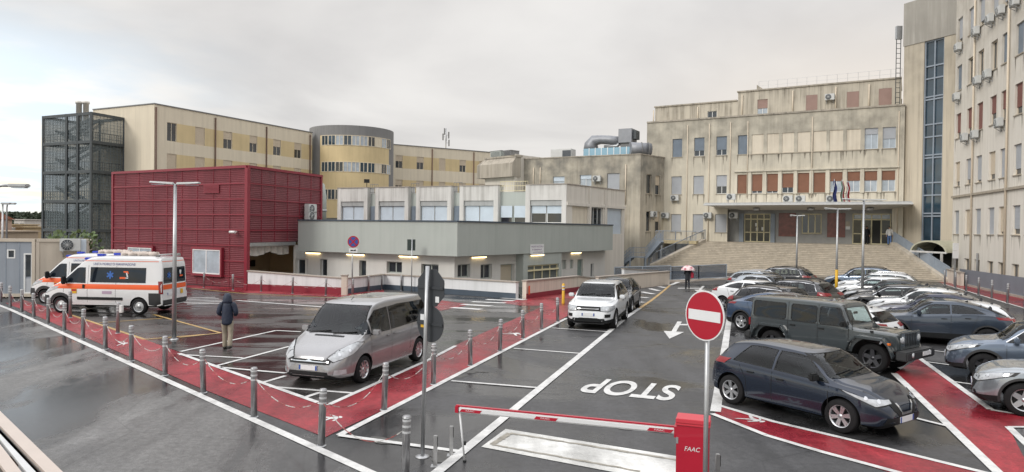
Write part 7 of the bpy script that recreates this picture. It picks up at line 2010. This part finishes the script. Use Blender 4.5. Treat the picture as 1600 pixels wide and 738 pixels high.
def rr_(a,b_,sl_,r=.05,z0=1.20,z1=1.67): return [(a+r,z0),(b_-r,z0),(b_,z0+r),(b_-sl_,z1-r),(b_-sl_-r,z1),(a+r,z1),(a,z1-r),(a,z0+r)]
S7['wins']=[('F',[(-.62,1.26),(.62,1.26),(.60,1.68),(-.60,1.68)]),('B',[(-.5,1.24),(.5,1.24),(.5,1.62),(-.5,1.62)]),('S',rr_(.10,.86,.18)),('S',rr_(-.78,-.02,0)),('S',rr_(-2.06,-1.0,0))]
S7.update(cab=(-2.05,.96),priv=-.2,rows=((-.15,2),(-1.1,2)))
proto('boxy',S7,dict(custom=jeep))
car('boxy','grey green boxy off roader with flared wings parked behind the blue hatchback','car','p_greygreen',(S7['xf'],-.93,0),(1356,584),HL)
# --- silver people carrier
def van(C,S,root):
    h=S['L']/2; g=M['car_glass']; M_=M
    glass_all(C,root,S,.03)
    pair(C,[(1.08,1.16),(1.36,1.16),(1.28,1.30),(1.06,1.50)],'quarter_window',M['car_glass'],root,off=.008)
    bezel(C,[(h-.10,.46,.72),(h-.16,.58,.64),(h-.52,.90,.80),(h-.92,.95,1.0),(h-.70,.88,1.03),(h-.28,.62,.88)],math.radians(40),root,1.07)
    corner(C,[(h-.10,.46,.72),(h-.16,.58,.64),(h-.52,.90,.80),(h-.92,.95,1.0),(h-.70,.88,1.03),(h-.28,.62,.88)],math.radians(40),'headlight',M['lamp'],root,res=.05,off=.016)
    corner(C,[(-h+.02,.70,.9),(-h+.2,.95,.9),(-h+.2,.93,1.5),(-h+.02,.72,1.5)],math.radians(138),'tail_light',M['tail'],root,res=.08)
    patch(C,[(-.54,.58),(.54,.58),(.58,.685),(-.58,.685)],'F','grille',M['black'],root,res=.06)
    patch(C,[(-.56,.27),(.56,.27),(.52,.41),(-.52,.41)],'F','lower_intake',M['black'],root,res=.06)
    patch(C,[(-.52,.625),(0,.63),(.52,.625),(.52,.645),(.09,.65),(0,.69),(-.09,.65),(-.52,.645)],'F','chrome_bar',M['chrome'],root,off=.016,res=.05)
    for s in (1,-1):
        patch(C,[(s*.64,.34),(s*.84,.36),(s*.84,.46),(s*.66,.46)],'F','fog_lamp',M['lamp'],root,off=.008,res=.05)
    plate(C,root,.495,True); plate(C,root,.8,False)
    mirrors(S,root,M['white'],1.02,1.14,.93)
    for x in (1.10,.06): seam(C,[(x,1.13),(x,.38)],'door_seam',root)
    seam(C,[(-1.18,1.13),(-1.0,.95),(-1.0,.38)],'door_seam',root)
    for s in (1,-1):
        for x in (.26,-.10): mb=MB(); mb.box((x,s*(C.wm(x)+.008),1.02),(.17,.035,.035)); mb.build('door_handle',M['p_silver'],root,bevel=.01)
        patch(C,[(-1.6,.80),(1.0,.80),(1.0,.85),(-1.6,.85)],'L' if s>0 else 'R','side_rub_strip',M['p_silver'],root,off=.018,res=.2)
    patch(C,[(1.50,-.42),(1.56,-.42),(1.56,.42),(1.50,.42)],'T','hood_vent',M['black'],root,off=.006)
    for y0,y1 in ((.05,.70),(-.66,-.05)):
        pts=[]
        for k in range(6):
            y=y0+(y1-y0)*k/5; hit=C.bvh.ray_cast(V((6,y,1.17+.05*k/5)),V((-1,0,0)))
            if hit[0]: pts.append(hit[0]+hit[1]*.02)
        mb=MB(); mb.tube(pts,.012,5); mb.build('wiper',M['black'],root)
    mb=MB(); mb.tube([(.55,0,1.92),(.42,0,1.99)],.008,5); mb.build('antenna',M['black'],root)
    seam(C,[(-.50,h-.35)],'hood_seam',root) if False else None
S8=gen(4.81,1.90,1.94,3.0,.98,.335,1.12,.84,1.46,.66,-2.2,1.88,-2.34,1.1,1.08,1.10,gc=.2,tum=.80,rim='ten',rimmat='alloy')
h=S8['L']/2
S8['top']=[(-h,.6),(-h+.03,1.0),(-h+.08,1.5),(-h+.16,1.84),(-1.6,1.92),(-.2,1.94),(.48,1.90),(.70,1.84),(1.50,1.14),(1.75,1.05),(h-.22,.88),(h-.06,.74),(h,.5)]
S8['belt']=[(-h,.55),(-h+.05,1.0),(-1.5,1.12),(.6,1.10),(1.3,1.06),(1.7,.98),(h-.3,.78),(h,.46)]
S8['wt']=[(-h,.6),(-h+.15,.74),(-1,.78),(.5,.77),(.75,.76),(1.5,.82),(1.8,.76),(h-.3,.62),(h,.4)]
S8['wm']=[(-h,.80),(-h+.1,.90),(-h+.5,.945),(h-1.2,.95),(h-.7,.93),(h-.35,.86),(h-.12,.72),(h,.55)]
S8['wins']=[('F',[(-.79,1.185),(.79,1.185),(.67,1.805),(-.67,1.805)]),('S',[(.12,1.15),(.98,1.16),(.98,1.50),(.72,1.68),(.15,1.73)]),
 ('S',[(-2.15,1.18),(.02,1.15),(.05,1.73),(-.5,1.75),(-2.10,1.72)]),('B',[(-.68,1.1),(.68,1.1),(.62,1.70),(-.62,1.70)])]
S8.update(wsx=.45,cab=(-2.15,1.40),priv=-.5,rows=((.25,2),(-.7,2),(-1.5,2)))
proto('carrier',S8,dict(custom=van),name='people_carrier')
car('carrier','silver people carrier with dark rear glass parked beside the red footpath','van','p_silver',(S8['xf'],.93,0),(569,598.5),(-.32,-.95),group=None)
# --- ambulances
M['amb_w']=paint('ambulance_white',(.66,.67,.68),0,.3); M['amb_o']=mk('ambulance_orange',(.72,.10,.015),.35,var=.04); M['amb_b']=mk('ambulance_blue',(.03,.12,.40),.4,var=0); M['amb_txt']=mk('ambulance_text_blue',(.05,.07,.22),.4,var=0)
M['bluelamp']=mk('blue_lamp',(.03,.06,.45),.2,var=0)
def amb(C,S,root):
    h=S['L']/2; g=M['car_glass']
    patch(C,[(-.86,1.32),(.86,1.32),(.72,2.02),(-.72,2.02)],'F','windscreen',g,root,off=.006)
    pair(C,[(.66,1.30),(1.72,1.32),(1.56,1.50),(1.10,1.92),(.98,1.96),(.70,1.96)],'side_window',g,root)
    wn=pair(C,[(-1.98,1.34),(.46,1.34),(.46,1.98),(-1.98,1.98)],'side_window',g,root)
    st=pair(C,[(-2.62,1.06),(2.22,1.06),(1.93,1.265),(-2.62,1.265)],'orange_stripe',M['amb_o'],root,off=.007)
    pair(C,[(-2.5,2.235),(.75,2.235),(.95,2.18),(.97,2.2),(.78,2.26),(-2.5,2.26)],'roof_line_stripe',M['amb_o'],root,off=.006)
    pair(C,[(-1.0,.60),(1.0,.60),(1.0,.72),(-1.0,.72)],'step_strip',M['black'],root,off=.02)
    R0=S['wr']+.07
    for xa in (S['xf'],S['xr']):
        n=16; pts=[(xa+(R0+.13)*math.cos(math.pi*k/n),S['wr']+(R0+.13)*math.sin(math.pi*k/n)) for k in range(n+1)]+[(xa+R0*math.cos(math.pi*k/n),S['wr']+R0*math.sin(math.pi*k/n)) for k in range(n,-1,-1)]
        if xa==S['xf']: pair(C,pts,'arch_trim',M['cladding'],root,off=.012,res=.2)
    pair(C,[(S['xr']-.44,.42),(S['xr']-.44,.92),(-h+.06,.92),(-h+.06,.36)],'rear_quarter_trim',M['cladding'],root,off=.012,res=.15)
    patch(C,[(-.93,.34),(.93,.34),(.93,.62),(-.93,.62)],'B','rear_bumper',M['cladding'],root,off=.02)
    patch(C,[(-.95,.30),(.95,.30),(.95,.76),(-.95,.76)],'F','front_bumper',M['cladding'],root,off=.012)
    corner(C,[(h-.2,.6,.85),(h-.35,.8,.84),(h-.8,1.0,1.05),(h-.85,1.0,1.16),(h-.4,.8,1.1)],math.radians(40),'headlight',M['lamp'],root,res=.06)
    patch(C,[(-.85,1.32),(.85,1.32),(.82,1.98),(-.82,1.98)],'B','rear_window',g,root,off=.006)
    patch(C,[(-.88,1.06),(.88,1.06),(.88,1.265),(-.88,1.265)],'B','orange_stripe',M['amb_o'],root,off=.007)
    patch(C,[(-.86,2.235),(.86,2.235),(.86,2.26),(-.86,2.26)],'B','roof_line_stripe',M['amb_o'],root,off=.007)
    corner(C,[(-h+.01,.90,.88),(-h+.12,1.02,.88),(-h+.12,1.02,1.42),(-h+.02,.92,1.42)],math.radians(140),'tail_light',M['tail'],root,res=.08)
    plate(C,root,.86,False,.35)
    # rear door split, seams, handles
    patch(C,[(-.008,.66),(.008,.66),(.008,2.2),(-.008,2.2)],'B','door_seam',M['black'],root,off=.008)
    for x in (.56,-.68): seam(C,[(x,2.05),(x,.5)],'door_seam',root)
    seam(C,[(1.60,1.28),(1.62,.9)],'door_seam',root); 
    for s in (1,-1): mb=MB(); mb.box((.72,s*(C.wm(.7)+.01),1.16),(.10,.03,.17)); mb.build('door_handle',M['black'],root,bevel=.01)
    for s in (1,-1): mb=MB(); mb.box((1.52,s*1.14,1.42),(.14,.22,.34)); o=mb.build('wing_mirror',M['black'],root,bevel=.04); mb=MB(); mb.bar((1.50,s*.95,1.30),(1.52,s*1.08,1.36),.07); mb.build('mirror_arm',M['black'],o)
    # roof equipment
    for x in (.45,1.0):
        for s in (1,-1): mb=MB(); mb.box((x-.2,s*.55,C.top(x-.2)+.04),(.34,.2,.1)); mb.build('blue_lamp',M['bluelamp'],root,bevel=.03)
    for k in range(3):
        mb=MB(); n=12; mb.tube([(-.35-1.5*i/n,-.2+.12*k+.10*math.sin(i*1.7+k),C.top(-1)+.07+.03*math.sin(i*2.3+k*2)) for i in range(n+1)],.085,8); mb.build('roof_bundle',M['rail_beige'],root)
    mb=MB(); mb.tube([(-h+.25,.8,C.top(-2)+.02),(-h+.25,.8,C.top(-2)+.08),(-h+.25,-.8,C.top(-2)+.08),(-h+.25,-.8,C.top(-2)+.02)],.025,6); mb.build('rear_rack',M['stainless'],root)
    for s in (1,-1): mb=MB(); mb.box((-h+.3,s*.8,C.top(-2.3)+.05),(.14,.1,.09)); mb.build('work_lamp',M['grey_dk'],root)
    # lettering and emblems on both flanks and the rear
    def side_text(txt,x0,x1,z0,z1,mat,s,name='lettering'):
        vs,fs=text_polys(txt); mb=MB()
        for a,b_ in vs:
            X_=x0+(x1-x0)*(1-a if s>0 else a); z=z0+(z1-z0)*b_; hit=C.bvh.ray_cast(V((X_,4*s,z)),V((0,-s,0))); mb.vert(hit[0]+V((0,s*.016,0)))
        for f in fs: mb.idx(f)
        mb.build(name,mat,root,recalc=False)
    for s in (1,-1):
        side_text('UNITA MOBILE DI RIANIMAZIONE',-1.5,.35,2.07,2.17,M['amb_txt'],s)
        mode='L' if s>0 else 'R'
        for a in (0,60,120):
            c_,s_=math.cos(math.radians(a+90)),math.sin(math.radians(a+90)); r_,w_=.16,.035
            pts=[(-.42+c_*r_*i-s_*w_*j,1.66+s_*r_*i+c_*w_*j) for i,j in ((-1,-1),(1,-1),(1,1),(-1,1))]; patch(C,pts,mode,'star_bar',M['amb_b'],root,off=.017+a*.00003)
        for pts,m_ in (([(-1.10,1.50),(-.84,1.50),(-.84,1.58),(-1.10,1.58)],'amb_o'),([(-1.22,1.52),(-1.02,1.52),(-1.02,1.56),(-1.22,1.56)],'signwhite'),([(-1.22,1.58),(-1.16,1.58),(-1.10,1.78),(-1.16,1.78)],'signwhite'),([(-1.24,1.72),(-1.00,1.78),(-1.0,1.83),(-1.2,1.83)],'amb_o')):
            patch(C,pts,mode,'emblem',M[m_],root,off=.017+.0006*len(pts))
        patch(C,[(1.02,.86),(1.26,.86),(1.26,1.06),(1.02,1.06)],mode,'emblem',M['yel'],root,off=.016); patch(C,[(1.04,.96),(1.24,.96),(1.24,1.04),(1.04,1.04)],mode,'emblem',M['signred'],root,off=.020)
        patch(C,[(-.52,.86),(-.10,.86),(-.10,.98),(-.52,.98)],mode,'emblem',mk('faded_emblem',(.40,.30,.40),.5) if 'femb' not in M else M['femb'],root,off=.010)
    for a in (0,60,120):
        c_,s_=math.cos(math.radians(a+90)),math.sin(math.radians(a+90)); r_,w_=.14,.03
        patch(C,[(.45+c_*r_*i-s_*w_*j,1.66+s_*r_*i+c_*w_*j) for i,j in ((-1,-1),(1,-1),(1,1),(-1,1))],'B','star_bar',M['amb_b'],root,off=.017+a*.00003)
    patch(C,[(-.62,1.55),(-.38,1.55),(-.38,1.62),(-.62,1.62)],'B','emblem',M['amb_o'],root,off=.018); patch(C,[(-.48,1.66),(-.40,1.66),(-.36,1.84),(-.52,1.84)],'B','emblem',M['signwhite'],root,off=.018)
    patch(C,[(-.62,.80),(-.42,.80),(-.42,1.0),(-.62,1.0)],'B','emblem',M['yel'],root,off=.018)
S9=gen(5.41,2.05,2.52,3.45,.95,.345,1.28,1.0,2.0,1.0,-2.5,2.4,-2.66,1.2,1.25,1.25,gc=.3,tum=.88,rim='steel',rimmat='steelgrey',ww=.22,hollow=0)
h=S9['L']/2
S9['top']=[(-h,.7),(-h+.02,1.3),(-h+.05,2.2),(-h+.12,2.40),(-1.6,2.46),(-.1,2.46),(.45,2.42),(.80,2.28),(1.10,2.06),(1.98,1.30),(2.15,1.22),(h-.28,1.06),(h-.06,.92),(h,.6)]
S9['belt']=[(-h,.65),(-h+.04,1.28),(1.3,1.26),(1.9,1.18),(h-.3,.98),(h,.55)]
S9['wm']=[(-h,.97),(-h+.06,1.0),(-h+.3,1.02),(h-1.4,1.025),(h-.7,1.0),(h-.3,.92),(h-.1,.82),(h,.66)]
S9['wt']=[(-h,.86),(-h+.1,.88),(-1,.90),(.4,.89),(1.1,.84),(1.98,.88),(2.2,.84),(h-.25,.66),(h,.5)]
S9['bot']=[(-h,.36),(-h+.2,.32),(h-.6,.32),(h-.2,.30),(h,.36)]
proto('ambulance',S9,dict(custom=amb),name='ambulance')
a1=G(217,492); a2=G(98.5,489.5); hd=(a2-a1).xy
car('ambulance','white and orange ambulance with blue star windows, nearer of the two','ambulance','amb_w',(S9['xr'],.98,0),(217,492),hd,group='two parked ambulances')
car('ambulance','white and orange ambulance half hidden behind the nearer one','ambulance','amb_w',(S9['xf'],.98,0),(70,474.5),hd,group='two parked ambulances')
# ---------------------------------------------------------------- people
M['skin']=mk('skin_tone',(.42,.24,.17),.55,var=.05); M['hair']=mk('dark_hair',(.02,.014,.01),.6,var=.2,scale=20)
M['navyj']=mk('navy_jacket_cloth',(.012,.020,.042),.6,var=.25,scale=9,bump=.5,bscale=14); M['beige']=mk('beige_trouser_cloth',(.30,.26,.20),.8,var=.15,scale=8,bump=.4,bscale=12)
M['darkc']=mk('dark_coat_cloth',(.014,.016,.022),.8,var=.2,scale=8); M['jeans']=mk('blue_jeans_cloth',(.08,.15,.32),.8,var=.15,scale=8); M['whitec']=mk('white_top_cloth',(.55,.55,.54),.8,var=.08,scale=8)
M['shoe']=mk('black_shoe',(.012,.011,.010),.5); M['redbag']=mk('red_bag_leather',(.35,.02,.045),.5,var=.15)
def skin(name,nodes,edges,mat,root,sub=2):
    """continuous surface grown round a skeleton; nodes: (x,y,z,rx,ry)"""
    me=bpy.data.meshes.new(name); me.from_pydata([n[:3] for n in nodes],edges,[])
    o=bpy.data.objects.new(name,me); COL.objects.link(o)
    md=o.modifiers.new('s','SKIN'); md.use_smooth_shade=True; md.branch_smoothing=.3
    for i,n in enumerate(nodes): me.skin_vertices[0].data[i].radius=(n[3],n[4] if len(n)>4 else n[3]); me.skin_vertices[0].data[i].use_root=(i==0)
    s2=o.modifiers.new('u','SUBSURF'); s2.levels=sub; s2.render_levels=sub
    dg=bpy.context.evaluated_depsgraph_get(); dg.update(); m2=bpy.data.meshes.new_from_object(o.evaluated_get(dg)); bpy.data.objects.remove(o)
    m2.materials.clear(); m2.materials.append(mat)
    for p in m2.polygons: p.use_smooth=True; p.material_index=0
    m2.name=name; r=bpy.data.objects.new(name,m2); COL.objects.link(r); r.parent=root; return r
def person(label,loc,ang,Ht,stride=.12,arms='front',top='navyj',legs='beige',hood=False,hair='hair',coat=.80,armr=None):
    k=Ht/1.75; root=thing('person',label,'person',loc); root.rotation_euler=(0,0,ang); root.scale=(k,k,k)
    s=stride; H=(0,0,.93)
    # local: +x forward, y left
    hipL,hipR=(0,.09,.90),(0,-.09,.90); knL,knR=(s*.55+.03,.10,.50),(-s*.3+.03,-.10,.50); anL,anR=(s,.10,.085),(-s*1.1,-.10,.10+s*.25)
    sh=(0,0,1.40); shL,shR=(0,.19,1.41),(0,-.19,1.41)
    if arms=='front': elL,elR=(-.02,.27,1.13),(-.02,-.27,1.13); haL,haR=(.20,.16,1.03),(.20,-.16,1.03)
    elif arms=='hang': elL,elR=(-.03,.25,1.13),(-.03,-.25,1.13); haL,haR=(.04,.26,.88),(.04,-.26,.88)
    else: elL,elR=(.10,.22,1.16),(-.02,-.25,1.13); haL,haR=(.20,.10,1.34),(.04,-.26,.88)
    N=[(*H,.15,.11),(0,0,1.15,.14,.10),(*sh,.11,.09),(0.01,0,1.52,.055),(0.02,0,1.62,.085,.095),(.015,0,1.70,.07,.085),
       (*hipL,.085),(*knL,.058),(*anL,.042),(anL[0]+.13,anL[1],.04,.035),(*hipR,.085),(*knR,.058),(*anR,.042),(anR[0]+.13,anR[1],.05,.035),
       (*shL,.042),(*elL,.036),(*haL,.030),(*shR,.042),(*elR,.036),(*haR,.030)]
    E=[(0,1),(1,2),(2,3),(3,4),(4,5),(0,6),(6,7),(7,8),(8,9),(0,10),(10,11),(11,12),(12,13),(2,14),(14,15),(15,16),(2,17),(17,18),(18,19)]
    n0=len(N)
    for hx,b_ in ((haL,16),(haR,19)):     # fingers
        d=V((1,0,-.15)) if arms=='front' else V((.15,0,-1)); d.normalize()
        for q,(o_,l) in enumerate(((-.03,.085),(-.01,.10),(.012,.095),(.032,.075))):
            p=V(hx)+d*.05+V((0,o_,0)); N.append((*p,.010)); e=p+d*l*.6+V((.0,0,-.02)); N.append((*e,.008)); E+= [(b_,len(N)-2),(len(N)-2,len(N)-1)]
        p=V(hx)+V((.02,-.04 if hx is haL else .04,.01)); N.append((*p,.011)); e=p+d*.05; N.append((*e,.009)); E+=[(b_,len(N)-2),(len(N)-2,len(N)-1)]
    body=skin('body',N,E,M['skin'],root,1)
    J=[(0,0,coat-.05,.185),(0,0,coat+.07,.188),(0,0,1.05,.18),(0,0,1.2,.178),(*sh,.165),(-.01,0,1.54,.105)]
    skin('jacket' if top!='whitec' else 'shirt',J,[(0,1),(1,2),(2,3),(3,4),(4,5)],M[top],root)
    for e_,h_,sd_ in ((elL,haL,1),(elR,haR,-1)):
        skin('sleeve',[(0,sd_*.10,1.43,.105),(0,sd_*.19,1.40,.098),(*e_,.078),(h_[0]*.82+e_[0]*.18,h_[1]*.82+e_[1]*.18,h_[2]*.82+e_[2]*.18,.056)],[(0,1),(1,2),(2,3)],M[top],root)
    T=[(0,0,1.0,.125),(0,.095,.84,.105),(knL[0],knL[1],knL[2],.078),(anL[0]-.01,anL[1],.05,.072),(0,-.095,.84,.105),(knR[0],knR[1],knR[2],.078),(anR[0]-.01,anR[1],anR[2]-.04,.072)]
    skin('trousers',T,[(0,1),(1,2),(2,3),(0,4),(4,5),(5,6)],M[legs],root)
    for a in (anL,anR):
        z=a[2]-.085
        skin('shoe',[(a[0]-.08,a[1],.06+z,.06),(a[0]+.06,a[1],.05+z,.06,.052),(a[0]+.19,a[1],.04+z,.052,.042)],[(0,1),(1,2)],M['shoe'],root)
    if hood: skin('hood',[(-.03,0,1.42,.15,.19),(-.03,0,1.54,.14,.145),(-.015,0,1.66,.135,.13),(0,0,1.76,.08,.085)],[(0,1),(1,2),(2,3)],M[top],root)
    else: skin('hair',[(-.03,0,1.62,.09,.085),(-.02,0,1.70,.085,.09),(.02,0,1.735,.06,.065)],[(0,1),(1,2)],M[hair],root)
    return root
p=G(355,546.5); person('person in a navy hooded jacket and beige trousers walking away across the wet yard',p,math.radians(96),1.74,.10,'front','navyj','beige',hood=True,coat=.80)
p=G(1074,452); zt=AT(1074,415,p.y).z; Ht=zt-p.z-.10
person('person in dark clothes walking with a pink umbrella and a red bag',p,math.radians(80),Ht,.22,'hold','darkc','darkc',coat=.72)
u=V((p.x+.05,p.y+.10,zt-.42)); t=thing('umbrella','pink and white patterned umbrella held by the person in dark clothes','umbrella',u)
def umat():
    m=mk('pink_umbrella_cloth',(.62,.42,.44),.7,var=0); nt=m.node_tree; N=nt.nodes; L=nt.links
    v=N.new('ShaderNodeTexVoronoi'); v.inputs['Scale'].default_value=4.5; tc=N.new('ShaderNodeTexCoord'); L.new(tc.outputs['Object'],v.inputs['Vector'])
    r=N.new('ShaderNodeValToRGB'); r.color_ramp.elements[0].color=(.42,.05,.10,1); r.color_ramp.elements[1].color=(.68,.55,.55,1); r.color_ramp.elements[0].position=.25; r.color_ramp.elements[1].position=.60
    L.new(v.outputs['Distance'],r.inputs['Fac']); L.new(r.outputs['Color'],N['Principled BSDF'].inputs['Base Color']); return m
mb=MB(); R_=.50; K=8; 
def up(i,j):
    a=2*math.pi*i/K; f=j/5; r=R_*math.sin(f*1.35)/math.sin(1.35); z=.42*math.cos(f*1.35)-.0; return u+V((r*math.cos(a),r*math.sin(a),z*1.0))
mb.smooth=False
for i in range(K):
    for j in range(5):
        f=[up(i,j),up(i+1,j),up(i+1,j+1),up(i,j+1)]
        mb.face(f if j else [f[0],f[2],f[3]])
mb.build('canopy',umat(),t,recalc=False)
mb=MB(); mb.tube([u+V((0,0,-.55)),u+V((0,0,.47))],.012,6); mb.build('shaft',M['steelgrey'],t)
for i in range(K): mb=MB(); mb.tube([up(i,j)-V((0,0,.012)) for j in range(6)],.008,4); mb.build('rib',M['steelgrey'],t)
c=V((p.x+.30,p.y-.02,p.z+.78)); t=thing('shoulder_bag','red shoulder bag hanging at the side of the person with the umbrella','bag',c)
mb=MB(); mb.box(c+V((0,0,.2)),(.20,.30,.42)); mb.build('bag_body',M['redbag'],t,bevel=.05); mb=MB(); mb.tube([c+V((-.02,-.1,.4)),c+V((-.08,-.02,.66)),c+V((-.02,.1,.4))],.015,6); mb.build('strap',M['redbag'],t)
q=FN.P(FN.uz(1390,372,-.2)[0],ZP,.25); person('person in white top and blue jeans standing at the right entrance door',q,math.radians(60),1.70,.05,'hang','whitec','jeans',coat=.88)
q=FN.P(FN.uz(1354,372,-.9)[0],ZP,-.85); person('person in dark clothes at the open entrance door',q,math.radians(-100),1.70,.05,'hang','darkc','darkc',coat=.75)
# ---------------------------------------------------------------- daylight
w=bpy.data.worlds.new('World'); SC.world=w; w.use_nodes=True; nt=w.node_tree; N=nt.nodes; L=nt.links
SUN_EL=math.radians(32); SUN_AZ=math.radians(-128)   # azimuth from +Y towards +X (behind left)
bg=N['Background']; 
sky=N.new('ShaderNodeTexSky'); sky.sky_type='NISHITA'; sky.sun_disc=False; sky.sun_elevation=SUN_EL; sky.sun_rotation=SUN_AZ
tc=N.new('ShaderNodeTexCoord'); sx=N.new('ShaderNodeSeparateXYZ'); L.new(tc.outputs['Generated'],sx.inputs[0])
def mth(op,a,b=None):
    x=N.new('ShaderNodeMath'); x.operation=op
    for i,q in enumerate((a,b)):
        if q is None: continue
        if isinstance(q,(int,float)): x.inputs[i].default_value=q
        else: L.new(q,x.inputs[i])
    return x.outputs[0]
def mrange(v,a,b,c=0,d=1,sm=True):
    x=N.new('ShaderNodeMapRange'); x.inputs[1].default_value=a; x.inputs[2].default_value=b; x.inputs[3].default_value=c; x.inputs[4].default_value=d
    if sm: x.interpolation_type='SMOOTHSTEP'
    L.new(v,x.inputs[0]); return x.outputs[0]
def wmix(f,a,b,blend='MIX'):
    x=N.new('ShaderNodeMix'); x.data_type='RGBA'; x.blend_type=blend
    if isinstance(f,(int,float)): x.inputs[0].default_value=f
    else: L.new(f,x.inputs[0])
    for s,q in ((6,a),(7,b)):
        if isinstance(q,tuple): x.inputs[s].default_value=(*q,1)
        else: L.new(q,x.inputs[s])
    return x.outputs[2]
# cloud layer projected on a flat ceiling
zc=mth('MAXIMUM',sx.outputs['Z'],.02); den=mth('ADD',zc,.12)
cb=N.new('ShaderNodeCombineXYZ'); L.new(mth('DIVIDE',sx.outputs['X'],den),cb.inputs[0]); L.new(mth('DIVIDE',sx.outputs['Y'],den),cb.inputs[1])
n1=N.new('ShaderNodeTexNoise'); n1.inputs['Scale'].default_value=.6; n1.inputs['Detail'].default_value=8; n1.inputs['Roughness'].default_value=.5; n1.inputs['Distortion'].default_value=.35; L.new(cb.outputs[0],n1.inputs['Vector'])
n2=N.new('ShaderNodeTexNoise'); n2.inputs['Scale'].default_value=1.7; n2.inputs['Detail'].default_value=7; L.new(cb.outputs[0],n2.inputs['Vector'])
# azimuth: -1 at far left of the view, +1 at far right
az=mth('ARCTAN2',sx.outputs['X'],sx.outputs['Y'])
left=mrange(az,-.30,-.72)           # 1 at the left edge
right=mrange(az,.05,.5)
lowb=mrange(sx.outputs['Z'],.34,.05)
el_=sx.outputs['Z']
K_=1.0
cg=wmix(mrange(n1.outputs['Fac'],.35,.65),(5.2,5.05,4.95),(7.1,6.9,6.65))     # grey ceiling (units of the sky texture)
warm=wmix(mth('MULTIPLY',right,lowb),cg,(8.5,7.4,6.15))
warm=wmix(mth('MULTIPLY',mrange(az,-.35,.0),mth('MULTIPLY',lowb,.35)),warm,(7.0,6.6,6.2))
hi=mrange(el_,.36,.75); warm=wmix(hi,warm,(14,14,14.3))
# broken part at the left: bright warm gap low, blue patches
gapn=mth('ADD',mth('MULTIPLY',n2.outputs['Fac'],.7),mth('MULTIPLY',n1.outputs['Fac'],.5))
blue=wmix(1.0,sky.outputs[0],(2.6,2.2,2.0),'MULTIPLY')
band=mth('MULTIPLY',left,mrange(el_,.30,.16))
bright=wmix(mrange(el_,.02,.17),(11.5,10.2,7.4),(10.0,9.9,9.6))
broke=wmix(mrange(gapn,.50,.66),(7.6,8.8,9.8),bright)
col=wmix(band,warm,broke)
below=mrange(el_,0,-.02); col=wmix(below,col,(1.5,1.5,1.5))
col=wmix(.06,col,sky.outputs[0])
L.new(col,bg.inputs['Color']); bg.inputs['Strength'].default_value=.106
sd=bpy.data.lights.new('sun','SUN'); sd.energy=1.35; sd.angle=math.radians(18); sd.color=(1,.95,.88)
so=bpy.data.objects.new('sun',sd); COL.objects.link(so)
sdir=V((math.sin(SUN_AZ)*math.cos(SUN_EL),math.cos(SUN_AZ)*math.cos(SUN_EL),math.sin(SUN_EL)))
so.rotation_euler=sdir.to_track_quat('Z','Y').to_euler(); so.location=sdir*50
vs_=SC.view_settings; vs_.view_transform='Standard'; vs_.look='None'; vs_.exposure=0.28; vs_.gamma=1
SC.cycles.max_bounces=6; SC.cycles.diffuse_bounces=3; SC.cycles.glossy_bounces=3; SC.cycles.transparent_max_bounces=12; SC.cycles.use_denoising=True
SC.cycles.sample_clamp_indirect=6
